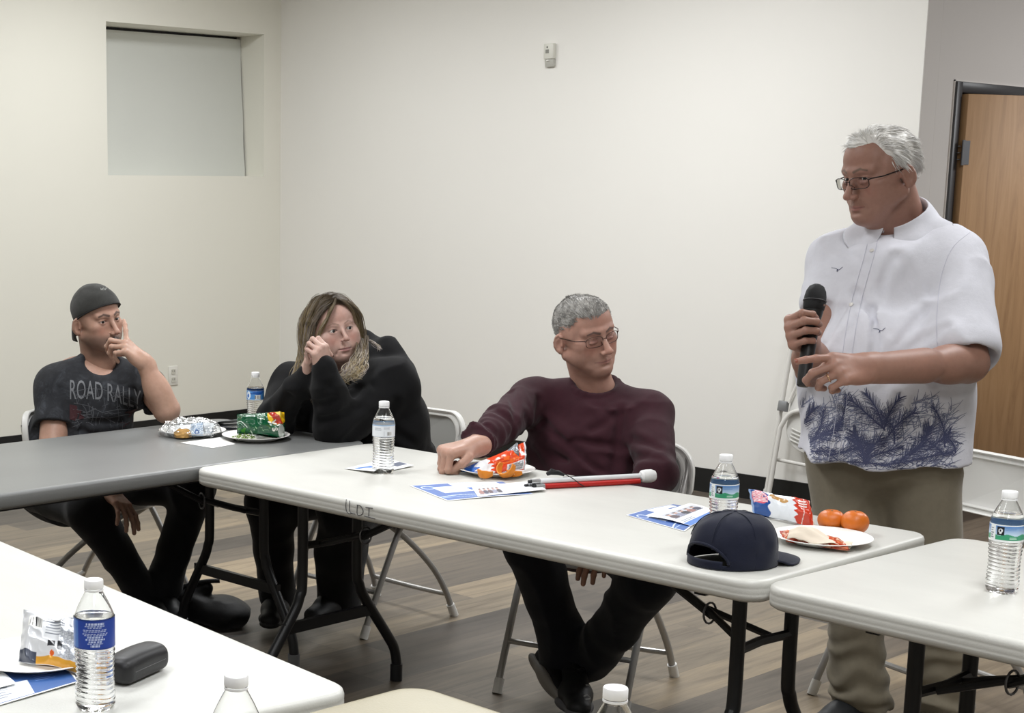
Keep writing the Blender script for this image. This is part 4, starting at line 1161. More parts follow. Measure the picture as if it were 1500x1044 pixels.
    def onp(u, v, off=.0012):
        o = Vector(at(u, v, 5.2)); d = Vector(at(u, v, 6)-at(u, v, 5.2)).normalized(); h = tree.ray_cast(o, d, 1.5)
        return h[0]-d*off if h[0] is not None else None
    def lay(vs2, fs, mt, name):
        vs = []; ok = []
        for x, y in vs2:
            h = onp(x, y); vs.append(tuple(h) if h is not None else (0, 0, 0)); ok.append(h is not None)
        fs = [f for f in fs if all(ok[i] for i in f)]
        used = sorted({i for f in fs for i in f}); ix = {k: j for j, k in enumerate(used)}
        o = mesh_obj(name, [vs[k] for k in used], [tuple(ix[i] for i in f) for f in fs], mt); o.parent = shirt; return o
    ink = mat('faded_print', '#7a7c80', .9)
    # lettering follows a slight arc over the chest
    me = text_mesh('ROAD RALLY', 1.0, False, 1.0); vs0 = [tuple(v.co) for v in me.vertices]; fs0 = [tuple(p.vertices) for p in me.polygons]
    v2, f2 = subdiv_tris(vs0, fs0, .12); xs = [v[0] for v in v2]; w_ = max(xs)-min(xs)
    def warp(x, y):
        t = (x-min(xs))/w_; u = 102.5+t*104; base = 570-5*math.sin(t*math.pi)+t*16
        hgt = 27+6*abs(t-.5)
        return u, base-(y/.73)*hgt*1.0+2
    lay([warp(v[0], v[1]) for v in v2], f2, ink, 'printed_letters')
    # worn illustration: scratchy lines and rust-red patches
    rs = random.Random(9); V2 = []; F2_ = []
    def line(pts, w):
        Q_ = [np.array(p, float) for p in pts]; R_ = [Q_[0]]
        for a_, b_ in zip(Q_[:-1], Q_[1:]):
            n = max(1, int(np.linalg.norm(b_-a_)/3))
            for k in range(1, n+1): R_.append(a_+(b_-a_)*k/n)
        b0 = len(V2)
        for i, p in enumerate(R_):
            t_ = R_[min(i+1, len(R_)-1)]-R_[max(i-1, 0)]; t_ = t_/max(np.linalg.norm(t_), 1e-6); nn_ = np.array([-t_[1], t_[0]])*w/2
            V2.append(tuple(p+nn_)); V2.append(tuple(p-nn_))
        for i in range(len(R_)-1): F2_.append((b0+2*i, b0+2*i+1, b0+2*i+3, b0+2*i+2))
    for k in range(44):
        x = rs.uniform(104, 202); y = rs.uniform(574, 630); a_ = rs.choice([rs.uniform(-.5, .5), rs.uniform(-2.2, -1.2)]); l = rs.uniform(5, 22)
        line([(x, y), (x+l*.5*math.cos(a_)+rs.uniform(-2, 2), y+l*.5*math.sin(a_)+rs.uniform(-2, 2)), (x+l*math.cos(a_), y+l*math.sin(a_))], rs.uniform(.5, 1.1))
    for x0, y0, x1, y1 in ((104, 574, 150, 570), (150, 570, 200, 590), (108, 590, 150, 604), (150, 604, 196, 600), (106, 616, 160, 612), (160, 612, 205, 608), (165, 575, 172, 600), (120, 592, 128, 612)): line([(x0, y0), ((x0+x1)/2+rs.uniform(-4, 4), (y0+y1)/2-3), (x1, y1)], .9)
    lay(V2, F2_, mat('faded_print_dim', '#55575c', .9), 'scratch_print')
    blob_ = []; bf = []
    for pts in (((102, 592), (112, 594), (120, 600), (118, 606), (124, 612), (110, 616), (102, 614)), ((182, 604), (202, 598), (204, 608), (190, 611)), ((176, 618), (200, 612), (200, 620), (180, 626))):
        b0 = len(blob_); n = len(pts)
        cx_ = sum(p[0] for p in pts)/n; cy_ = sum(p[1] for p in pts)/n
        for q in (0, .5, 1):
            for p in pts: blob_.append((cx_+(p[0]-cx_)*max(q, .02), cy_+(p[1]-cy_)*max(q, .02)))
        for r_ in range(2):
            for i in range(n): bf.append((b0+r_*n+i, b0+r_*n+(i+1) % n, b0+(r_+1)*n+(i+1) % n, b0+(r_+1)*n+i))
        lay(blob_, bf, mat('rust_print', '#43262a', .9), 'rust_print'); blob_ = []; bf = []
    # hem stitching of the sleeve
    # trousers
    g = Sdf(); g.ecap(hipc+V3(0, 0, .02), hipc+V3(0, 0, .04)+fwd*.06, .10, .10, (1.6, .9), lat, .03)
    g.cap(hr, kR, .095, .074, .03).cap(hl, kL, .095, .076, .03)
    g.cap(kR, aR, .074, .056, .03).cap(kL, kL+(aL-kL)*.6, .076, .062, .03).cap(kL+(aL-kL)*.6, aL, .062, .070, .02)
    g.disp = folds(.008, (7, 7, 4), 71); g.dispr = .012
    V, Q = g.mesh(.008); V = smooth_verts(V, Q, 1); sub(P, np_mesh('trousers', V, Q, cloth_mat('black_jeans', '#0d0e12', .85, 900, .15)))
    bs = mat('black_shoe', '#15171a', .55, bump=.3, bscale=120, bdist=.002)
    shoe('shoe', aR+V3(0, 0, -.0), at(250, 905, 5.62), P, bs, mat('black_sole', '#1a1a1a', .6), laces=mat('pale_lace', '#8a8a8a', .7))
    shoe('shoe', aL+V3(0, 0, .0), at(262, 898, 5.68), P, bs, mat('black_sole', '#1a1a1a', .6), laces=mat('pale_lace', '#8a8a8a', .7))
    # buzzed side hair under the cap
    short_hair(hd, P, 'brown_buzz', ['#2e2622', '#3d332c', '#4b3f36'], seed=5, length=.008, line=lambda L: hairline(L, .080, -.012, -.045), n=4500, comb=V3(0, -.5, -.8), lift=.3, width=.0006, thick=.0022)
    # cap, worn back to front
    cp_ = Sdf(hd.T, hd.R, hd.S); cp_.pr = hd.h.pr[:2]+[]
    q_ = Sdf(hd.T, hd.R, hd.S); q_.ell((0, -.004, .036), (.0865, .104, .092), .02); cp_.pr = q_.pr
    nrmz = nrm(V3(0, -.5, 1))
    def capline(L): return L@nrmz-.014
    def clip(Pn): return -capline(hd.loc(Pn))
    q_.disp = lambda Pn: -.0016*vnoise(Pn*40)-.003*vnoise(Pn*14); q_.dispr = .006
    V, Q = q_.mesh(.0032, clip=clip); V = smooth_verts(V, Q, 1)
    capm = cloth_mat('charcoal_cap', '#3a3a38', .85, 1000, .14, 60)
    cap = np_mesh('baseball_cap', V, Q, capm); bpy.context.view_layer.update()
    tag(cap, 'dark charcoal baseball cap worn backwards on the young man\'s head', 'cap')
    W = hd.w; brim = MB()
    # opening edge band round the forehead
    pts = []
    for a_ in np.linspace(0, 2*math.pi, 60)[:-1]:
        x, y = .0865*math.sin(a_), -.004+.104*math.cos(a_)
        z = (.014-y*nrmz[1])/nrmz[2]; k_ = math.sqrt(max(0, 1-((z-.036)/.092)**2)); y = -.004+(y+.004)*k_; z = (.014-y*nrmz[1])/nrmz[2]; k_ = math.sqrt(max(0, 1-((z-.036)/.092)**2)); pts.append(W((x*k_, -.004+.104*math.cos(a_)*k_, z)))
    b_ = MB().tube(pts, .0042, 8, closed=True, flat=.6).build('edge_band', mat('cap_edge', '#141313', .8)); b_.parent = cap
    def bf_(u, v):
        a_ = (u-.5)*2; x = a_*.074*(1-.25*v*v*abs(a_)**3); y = -.100+.0*a_*a_+.062*(1-(1-a_*a_)**.5)*1.0-v*.012-.012*math.sin(v*1.5); z = -.004-v*.072-.010*a_*a_+.03*(0)
        return W((x, y+(.035 if abs(a_) > .999 else 0)*0, z))
    br = MB().grid(bf_, 17, 9); b2 = br.build('brim', capm, solid=.003); b2.parent = cap
    m = MB()
    em = mat('cap_emblem', '#8d8f8c', .6)
    tr2 = bvh_of([cap])
    m2 = MB(); 
    for (u0, v0, u1, v1) in ((147, 422, 149, 424.5), (149, 424.5, 151.5, 421.5), (151.5, 421.5, 154, 424), (154, 424, 156, 421.5), (147, 424.5, 156, 424.5)):
        P2 = []
        for t_ in np.linspace(0, 1, 4):
            h = tr2.ray_cast(Vector(at(u0+(u1-u0)*t_, v0+(v1-v0)*t_, 5.2)), Vector(at(u0, v0, 6)-at(u0, v0, 5.2)).normalized(), 2)
            if h[0] is not None: P2.append(tuple(h[0]))
        if len(P2) > 1: m2.tube(P2, .0017, 6)
    if m2.v: o = m2.build('emblem', em); o.parent = cap
    return P
YOUNG = build_young()

# ------------------------------------------------------------------ seated woman in the black hoodie, cheek on her clasped hands
def build_woman():
    lsh = at(572, 566, 5.40); rsh = at(432, 566, 5.56); lel = at(492, 626, 5.28); rel = at(400, 612, 5.40)
    lwr = at(476, 546, 5.17); rwr = at(449, 552, 5.25)
    hipc = V3(4.05, -3.12, .50); hr = V3(3.95, -3.10, .50); hl = V3(4.15, -3.10, .50)
    nb = at(512, 540, 5.48)
    lat = nrm(rsh-lsh); fwd = nrm(np.cross(ZU, lat)); up = nrm(nb-hipc)
    skin = (.53, .345, .29)
    HT = at(486, 481, 5.38); HR = head_frame(HT, 24, -2, 9)
    hd = Head(HT, HR, .93, wide=1.10, age=0, jaw=1.05, lips=1.2, open_=.0062, nose=.84, mouth_dz=.007, brow=.1, socket=.3, cheek=.016, chin=-.002, nosel=-.009)
    nbl = hd.loc(nb[None])[0]
    hd.h.cap((0, -.03, -.05), nbl+V3(0, 0, -.03), .050, .06, .03)
    V, Q = hd.h.mesh(.0022)
    C = hd.color(V, skin, lip=(.46, .20, .20), flush=.45, mouth_dz=.007, stubble=0, brow_col=(.26, .17, .13), brow_w=.6)
    parts = [(V, Q, C)]
    sk2 = (.53, .345, .285)
    a = Sdf(); limb_arm(a, lsh, lel, lwr, (.045, .04, .036, .024))
    F = nrm(at(469, 516, 5.15)-lwr); N = nrm(RGT*-.55+FWD*.75)
    tp, _ = hand(a, lwr, F, N, -1, [(50, 72, 35), (54, 74, 35), (58, 76, 35), (62, 78, 35)], [(.034, .04, .02), (.036, .064, .034), (.026, .08, .046)], .90)
    b = a; limb_arm(b, rsh, rel, rwr, (.045, .04, .036, .024))
    F2 = nrm(at(452, 520, 5.20)-rwr); N2 = nrm(RGT*.75-FWD*.1)
    tp2, _ = hand(b, rwr, F2, N2, 1, [(52, 60, 25), (54, 60, 25), (56, 60, 25), (58, 62, 25)], [(.034, .04, .02), (.036, .064, .034), (.026, .08, .046)], .92)
    V, Q = a.mesh(.0025); parts.append((V, Q, skincol(V, sk2)))
    t = Sdf(); kR = at(396, 738, 5.58); kL = at(504, 742, 5.42); aR = at(408, 872, 5.80); aL = at(497, 868, 5.66)
    t.ecap(hipc, nb-up*.12, .11, .10, (1.35, .85), lat, .03).cap(rsh, lsh, .04, .04, .03)
    for h, k, an in ((hr, kR, aR), (hl, kL, aL)): t.cap(h, k, .07, .05, .03).cap(k, an, .045, .035, .02)
    V, Q = t.mesh(.012); parts.append((V, Q, skincol(V, skin)))
    P = body_mesh('person', parts, 'seated woman with long ash-blonde hair in a black hoodie resting her cheek on her hands', None, (4.0, -3.12, 0))
    hd.eyeballs(P, (.10, .10, .11), (-.20, 1, .05))
    sub(P, nails(tp2[:3], None, .92, mat('dark_nail', '#2a1216', .2), rs=.0056))
    # hoodie
    s = Sdf(); hip2 = at(584, 692, 5.62)
    s.ecap(hip2+V3(-.03, 0, -.02), nb-up*.17, .150, .135, (1.2, 1.0), lat, .04)
    s.ell(at(562, 618, 5.50), (.165, .15, .16), .06)
    s.ell(at(500, 612, 5.55), (.14, .13, .14), .06)
    s.ell(at(452, 640, 5.66), (.12, .10, .12), .05)
    s.cap(rsh, lsh, .066, .082, .05).cap(nb, lsh, .05, .075, .04).cap(nb, rsh, .05, .065, .04)
    s.cap(lsh, lel, .094, .074, .04); s.cap(lel, lwr-nrm(lel-lwr)*.020, .070, .042, .025)
    s.cap(rsh, rel, .078, .060, .04); s.cap(rel, rwr-nrm(rel-rwr)*.016, .060, .040, .025)
    s.cap(at(432, 590, 5.5), at(405, 625, 5.45), .060, .05, .04)
    dl = nrm(lwr-lel); dr_ = nrm(rwr-rel)
    for q, rr in ((-.018, .043), (-.006, .044)): s.ell(lwr-dl*q, (rr, rr, .008), .008, R=frame_axis(dl)); s.ell(rwr-dr_*q, (rr-.003, rr-.003, .008), .008, R=frame_axis(dr_))
    # hood lying on the upper back
    hc = at(548, 518, 5.52)
    s.ell(hc+V3(0, 0, -.015), (.085, .095, .060), .03); s.cap(at(535, 498, 5.58), at(566, 530, 5.50), .034, .045, .03); s.cap(at(566, 505, 5.50), at(588, 545, 5.44), .028, .05, .03)
    s.ell(at(545, 492, 5.42), (.055, .05, .030), .015, 's')
    s.cap(nb+up*.02, nb+up*.14+fwd*.02, .062, .07, .01, 's')
    f1 = folds(.012, (5, 5, 5), 81, .3)
    cr = creases(s, ((470, 585, 520, 570, 1.0), (478, 610, 540, 590, 1.0), (490, 560, 560, 555, .7), (520, 640, 560, 600, .9), (540, 560, 515, 590, .8), (590, 620, 640, 650, .7), (570, 640, 630, 660, .8), (430, 570, 412, 610, .9), (455, 580, 440, 640, 1.2), (600, 580, 560, 640, .6), (400, 590, 388, 615, .6)), 4.9, .013, .015)
    s.disp = lambda Pn: f1(Pn)+cr(Pn); s.dispr = .028
    V, Q = s.mesh(.0055); V = smooth_verts(V, Q, 1)
    hoodie = sub(P, np_mesh('hoodie', V, Q, cloth_mat('black_fleece', '#0b0b0d', .95, 900, .12, 60, .04)))
    m = MB()
    for k in range(3): pass
    g = Sdf(); g.ecap(hipc+V3(0, 0, .0), hipc+V3(0, 0, .02)+fwd*.06, .10, .10, (1.6, .9), lat, .03)
    g.cap(hr, kR, .10, .082, .03).cap(hl, kL, .10, .090, .03).cap(kR, kR+(aR-kR)*.5, .082, .066, .03).cap(kR+(aR-kR)*.5, aR+V3(0, 0, -.0), .066, .066, .03).cap(kL, kL+(aL-kL)*.5, .090, .084, .03).cap(kL+(aL-kL)*.5, aL+V3(0, 0, -.02), .084, .082, .03)
    g.disp = folds(.009, (7, 7, 5), 91); g.dispr = .012
    V, Q = g.mesh(.008); V = smooth_verts(V, Q, 1); sub(P, np_mesh('trousers', V, Q, cloth_mat('black_trousers', '#0c0c0f', .85, 900, .15)))
    bs = mat('black_boot', '#101012', .6)
    shoe('shoe', aR+V3(0, 0, .01), at(396, 915, 5.66), P, bs, mat('black_sole', '#1a1a1a', .6), S=1.0)
    shoe('shoe', aL+V3(0, 0, .01), at(455, 905, 5.52), P, bs, mat('black_sole', '#1a1a1a', .6), S=1.0)
    # ---- hair: cap over the skull, then long locks falling from a middle parting
    rs = np.random.RandomState(12); W = hd.w
    hs = Sdf(hd.T, hd.R, hd.S)
    hs.ell((0, -.022, .034), (.086, .094, .090), .02).cap((-.05, -.04, -.0), (-.055, -.035, -.06), .040, .030, .03).cap((.055, -.03, -.0), (.062, -.02, -.07), .036, .028, .03).cap((0, -.07, .0), (0, -.075, -.10), .055, .04, .03)
    hs.disp = lambda Pn: -.004*vnoise(hd.loc(Pn)*np.array([70, 70, 14])); hs.dispr = .005
    def clip(Pn):
        L = hd.loc(Pn); face = (L[:, 1]-(.045+.035*sm(L[:, 2], .045, .085)))
        top = .078-.030*np.clip(np.abs(L[:, 0])-.0, 0, .06)/.06*1.0
        return np.where(L[:, 2] > top, -1., face)
    V, Q = hs.mesh(.0035, off=-.002, clip=clip); V = smooth_verts(V, Q, 1)
    hm = hair_mat('ash_blonde', ['#7d6844', '#a8925f', '#c9b48a', '#d9cdb8', '#bcb0b2'], .42, root='#4a3d2c')
    C = np.zeros((len(V), 3)); L = hd.loc(V); C[:, 0] = np.clip(.35+.4*vnoise(L*np.array([80, 80, 10])), 0, 1); C[:, 1] = np.clip((.10-L[:, 2])/.12, 0, 1)
    hair = sub(P, np_mesh('hair', V, Q, hm, None, C))
    paths = []; cols = []; K = 14
    def lock(root, ctrl, n, spread0, spread1, wave=.004, tone=None):
        base = np.array(bez([root]+ctrl, 6)); tt = np.linspace(0, 1, len(base)); tk = np.linspace(0, 1, K)
        B = np.stack([np.interp(tk, tt, base[:, j]) for j in range(3)], 1)
        for _ in range(n):
            o0 = rs.randn(3)*spread0; o1 = rs.randn(3)*spread1; ph = rs.rand()*6.28; fr = 9+rs.rand()*5
            p = B+o0*(1-tk)[:, None]+o1*tk[:, None]+wave*(np.sin(tk*fr+ph)[:, None]*np.array([1, .3, 0])+np.cos(tk*fr*.8+ph)[:, None]*np.array([0, .5, .4]))*tk[:, None]
            paths.append(p); cols.append(np.clip((tone if tone is not None else rs.rand())+rs.randn()*.18, 0, 1))
    X, Yf = 1, 1
    # crown strands sweeping down both sides (head coordinates)
    for k in range(96):
        y = .074-.160*rs.rand(); sg = 1 if rs.rand() < .5 else -1; wd = 1.0 if sg > 0 else 1.10
        z0 = .115-.0*y-(max(0, y-.03)*.45)-(max(0, -y-.03)*.5)
        ln = rs.uniform(.12, .20)
        fr = max(0, y-.02)
        c = [(sg*.045, y*.95+.004, z0-.012), (sg*.082*wd, y*.78-.002, .040), (sg*.093*wd, y*.62-.012, -.010), (sg*.094*wd, y*.45-.020, -.06), (sg*(.080+.02*rs.rand()), -.028+.03*rs.rand(), -.06-ln*.5), (sg*(.075+.02*rs.rand()), -.01+.03*rs.rand(), -.06-ln)]
        lock(np.array((sg*.008, y, z0)), [np.array(q) for q in c], 60, .005, .011, .004, rs.rand())
    # fringe swept over the right temple
    for k in range(22):
        z0 = .112-.0015*k; t_ = k/21
        lock(np.array((-.004, .070-.002*k, z0)), [np.array((.026, .094-.002*k, .080)), np.array((.052, .086-.002*k, .046-.002*k)), np.array((.070, .066-.002*k, .012-.002*k)), np.array((.082, .040, -.035))], 26, .002, .005, .002, .45+.2*rs.rand())
        lock(np.array((-.006, .070-.002*k, z0)), [np.array((-.035, .080-.002*k, .088)), np.array((-.062, .066-.002*k, .050)), np.array((-.078, .040, .0)), np.array((-.082, .028, -.06))], 20, .002, .005, .002, .5+.3*rs.rand())
    wp = np.array([[W(p) for p in q] for q in paths])
    st = strands('strands', wp, .00065, hm, None, cols); st.parent = hair
    # wavy ends lying on her left shoulder (world space)
    paths = []; cols = []; K = 18
    for k in range(22):
        u0 = rs.uniform(524, 540); e_ = rs.uniform(-12, 12); lock(at(u0, 500+rs.uniform(-8, 8), 5.37), [at(u0-2+rs.uniform(-4, 4), 518, 5.30), at(u0-11+rs.uniform(-6, 6)+e_*.4, 532, 5.26), at(u0-16+rs.uniform(-6, 6)+e_*.8, 546, 5.245), at(u0-24+e_*1.2, 556+rs.uniform(-6, 8), 5.25)], 7, .0025, .004, .016, .55+.25*rs.rand())
    for k in range(3):
        lock(at(528, 505, 5.36), [at(540, 498+k, 5.37), at(550, 502+k*2, 5.37), at(556, 512, 5.37)], 8, .002, .004, .004, .95)
    for k in range(14):
        u0 = rs.uniform(440, 456); lock(at(u0+2, 500, 5.42), [at(u0-2, 520, 5.42), at(u0-5, 535, 5.42), at(u0-8+rs.uniform(-3, 3), 552, 5.43)], 50, .006, .009, .003, .65)
    st = strands('strands', np.array(paths), .0013, hm, None, cols); sub(P, st); st.parent = hair; st.matrix_parent_inverse = Matrix.Identity(4)
    return P
WOMAN = build_woman()

# ------------------------------------------------------------------ seated man in the maroon sweater
def build_maroon():
    rsh = at(780, 586, 5.06); lsh = at(950, 606, 4.93); rel = at(733, 622, 4.86); wr = at(694, 654, 4.70)
    lel = at(962, 694, 4.72); lwr = at(902, 786, 4.62)
    hipc = V3(4.99, -3.19, .50); hr = V3(4.88, -3.17, .52); hl = V3(5.10, -3.23, .52)
    nb = at(872, 566, 5.02)
    lat = nrm(rsh-lsh); fwd = nrm(np.cross(ZU, lat)); up = nrm(nb-hipc)
    skin = (.46, .26, .20)
    HT = at(857, 486, 4.95); HR = head_frame(HT, 36, 6, 13)
    hd = Head(HT, HR, .985, wide=1.07, squint=True, age=1.35, jaw=1.2, cheek=.004, chin=.004, lips=.55, open_=.0026, nose=1.08, smile=-.011, mouth_w=1.35, brow=1.15)
    hd.h.cap((0, -.035, -.04), hd.loc(nb[None])[0]+V3(0, -.005, -.03), .056, .062, .03)
    hd.h.cap((0, .03, -.10), hd.loc(nb[None])[0]+V3(0, .035, .0), .030, .04, .03)
    V, Q = hd.h.mesh(.0021)
    C = hd.color(V, skin, lip=(.42, .20, .17), flush=.34, stubble=.10, brow_col=(.09, .06, .055), brow_w=1.0, mouth_w=1.35, brow_z=.0185)
    parts = [(V, Q, C)]
    # right hand, closed on the table
    a = Sdf(); limb_arm(a, rsh, rel, wr, (.05, .042, .041, .029))
    F = nrm(at(655, 662, 4.66)-wr); N = nrm(V3(0, 0, -1)+.25*RGT*-1+.15*(-FWD))
    kn, _ = hand(a, wr, F, N, 1, [(70, 88, 50), (74, 90, 50), (78, 90, 50), (80, 90, 50)], [(.040, .045, .014), (.046, .072, .026), (.034, .088, .040)], 1.14, thick=1.2)
    V, Q = a.mesh(.003); parts.append((V, Q, skincol(V, (.45, .265, .20))))
    # left hand resting on the thigh under the table
    b = Sdf(); limb_arm(b, lsh, lel, lwr, (.05, .042, .041, .029))
    hand(b, lwr, nrm(at(864, 826, 4.54)-lwr), nrm(V3(0, 0, -1)), -1, [(15, 25, 15)]*4, [(.04, .04, .01), (.055, .065, .015), (.06, .09, .02)], 1.0)
    V, Q = b.mesh(.0035); parts.append((V, Q, skincol(V, (.38, .21, .15))))  # skin colour darkened here to paint in the shade under the table
    t = Sdf(); kR = at(778, 796, 4.71); kL = at(948, 846, 4.48); aR = at(832, 965, 4.88); aL = at(862, 975, 4.85)
    t.ecap(hipc, nb-up*.12, .11, .11, (1.35, .85), lat, .03).cap(rsh, lsh, .045, .045, .03)
    for h, k, an in ((hr, kR, aR), (hl, kL, aL)): t.cap(h, k, .07, .05, .03).cap(k, an, .045, .035, .02)
    V, Q = t.mesh(.012); parts.append((V, Q, skincol(V, skin)))
    P = body_mesh('person', parts, 'seated man with short grey hair and thin glasses in a maroon crew-neck sweater', None, (4.985, -3.19, 0))
        # sweater
    s = Sdf()
    s.ecap(hipc+up*.00+fwd*.01+lat*.012, nb-up*.175+lat*.01, .136, .130, (1.50, 1.02), lat, .03)
    s.ell(hipc+up*.14+fwd*.055, (.17, .115, .14), .05, R=np.array([lat, fwd, up]))
    s.ell(nb-up*.17+fwd*.035, (.175, .10, .12), .05, R=np.array([lat, fwd, up]))
    s.cap(rsh-up*.012, lsh-up*.012, .066, .066, .04)
    s.cap(nb-up*.015-fwd*.012, rsh+up*.0, .050, .060, .04).cap(nb-up*.015-fwd*.012, lsh, .050, .060, .04)
    s.cap(rsh, rel, .066, .056, .03); s.cap(rel, wr+nrm(rel-wr)*.040, .056, .041, .02)
    s.cap(lsh, lel, .070, .058, .03); s.cap(lel, lwr+nrm(lel-lwr)*.05, .060, .045, .02)
    d = nrm(wr-rel); L = np.linalg.norm(wr-rel)
    for q in (.042, .062): s.ell(wr-d*q, (.047, .047, .006), .012, R=frame_axis(d))
    # crew neck: band around the neck, opening cut for the neck
    nc = at(873, 563, 4.99); nn = nrm(up*.9+fwd*.52)
    cx = nrm(lat); cy = nrm(np.cross(nn, cx))
    ring = [nc-nn*.004+.072*math.cos(q)*cx+.067*math.sin(q)*cy for q in np.linspace(0, 2*math.pi, 21)]
    s.ecap(nc+nn*.03, nc+nn*.16, .064, .09, (1.08, 1.0), lat, .01, 's')
    for p, q in zip(ring[:-1], ring[1:]): s.cap(p, q, .0105, .0105, .006)
    f1 = folds(.009, (5, 5, 9), 4, .25); f2 = folds(.006, (12, 12, 5), 11, .3)
    def disp(P):
        dd = np.minimum(seg_d(P, rsh, rel), seg_d(P, rel, wr)); dl = np.minimum(seg_d(P, lsh, lel), seg_d(P, lel, lwr))
        m = sm(-np.minimum(dd, dl), -.10, -.07); nk = sm(np.linalg.norm(P-nc, axis=1), .085, .15)
        along = (P-rel)@d
        tw = .0014*np.sin(along*190+vnoise(P*16)*3)*sm(along, -.05, .04)*(dd < .09)
        along2 = (P-lel)@nrm(lsh-lel)
        tw2 = .0013*np.sin(along2*95+vnoise(P*14)*3)*sm(-along2, -.14, -.02)*(dl < .09)
        return ((1-m)*f1(P)+m*f2(P)*.8+tw+tw2)*nk
    s.disp = disp; s.dispr = .014
    cr = creases(s, ((840, 612, 912, 690, 1.2), (800, 605, 838, 690, .8), (880, 640, 955, 652, .8), (788, 645, 930, 692, 1.0), (905, 625, 950, 600, .7), (786, 560, 768, 640, 1.1), (950, 592, 936, 680, 1.1), (742, 590, 766, 612, .9), (712, 610, 748, 640, .8), (700, 630, 722, 655, .8), (960, 640, 985, 655, .8), (955, 668, 985, 672, .8), (830, 575, 812, 625, .6), (915, 580, 935, 600, .6)), 4.55, .011, .013)
    s.disp = lambda P: disp(P)+cr(P)*sm(np.linalg.norm(P-nc, axis=1), .085, .13); s.dispr = .02
    V, Q = s.mesh(.0048); V = smooth_verts(V, Q, 1)
    sub(P, np_mesh('sweater', V, Q, cloth_mat('maroon_knit', '#34161f', .92, 1100, .10, 40, .08)))
    # trousers
    g = Sdf(); g.ecap(hipc+V3(0, 0, .03), hipc+V3(0, 0, .02)+fwd*.06, .10, .10, (1.7, .9), lat, .03)
    g.cap(hr, kR, .098, .078, .03).cap(hl, kL, .098, .080, .03)
    g.cap(kR, kR+(aR-kR)*.5, .076, .066, .02).cap(kR+(aR-kR)*.5, aR+V3(0, 0, -.005), .066, .085, .02)
    g.cap(kL, kL+(aL-kL)*.55, .078, .066, .02).cap(kL+(aL-kL)*.55, aL+V3(0, 0, .02), .066, .068, .02)
    g.disp = folds(.010, (8, 8, 4), 21); g.dispr = .012
    V, Q = g.mesh(.007); V = smooth_verts(V, Q, 1); sub(P, np_mesh('trousers', V, Q, cloth_mat('navy_denim', '#10131c', .85, 900, .15)))
    black = mat('black_shoe', '#15171a', .55, bump=.3, bscale=120, bdist=.002); sole = mat('grey_sole', '#56565a', .6)
    so = shoe('shoe', at(842, 985, 4.80), at(848, 1052, 4.62), P, black, sole, laces=mat('dark_lace', '#0c0c0e', .7), up=nrm(ZU+.12*RGT))
    tilt = nrm(.55*ZU-.9*RGT*-1*-1)
    shoe('shoe', at(822, 962, 4.92), at(775, 1018, 4.86), P, black, mat('pale_sole', '#8b8884', .6), up=nrm(.55*ZU+.8*RGT), laces=None)
    # trainer mark on the side of the shoe
    bpy.context.view_layer.update(); trs = bvh_of([so]); mk = MB()
    for st in (((858, 1003), (865, 1004), (873, 1009), (869, 1016)), ((855, 1020), (860, 1018), (864, 1023), (857, 1024))):
        P_ = []
        for u, v, _z in bez([(a_, b_, 0) for a_, b_ in st], 3):
            h = trs.ray_cast(Vector(at(u, v, 3.9)), Vector(at(u, v, 4.9)-at(u, v, 3.9)).normalized(), 2)
            if h[0] is not None: P_.append(tuple(h[0]))
        if len(P_) > 1: mk.tube(P_, .0022, 6)
    if mk.v: o_ = mk.build('shoe_mark', mat('reflective_mark', '#a7a8aa', .4)); o_.parent = so; o_.matrix_parent_inverse = so.matrix_world.inverted()
    # hair: cap plus strands
    short_hair(hd, P, 'short_grey_hair', ['#767471', '#95928e', '#b3b0ab', '#d2cfca'], seed=3, length=.017, line=lambda L: hairline(L, .070, -.018, -.035), n=9000, comb=V3(.35, .9, .05), lift=.26, width=.0008)
    glasses(hd, P, mat('brown_wire', '#4a3631', .35, .6), lens_mat(), w=.0262, h=.0165, z0=-.006)
    return P
MAROON = build_maroon()

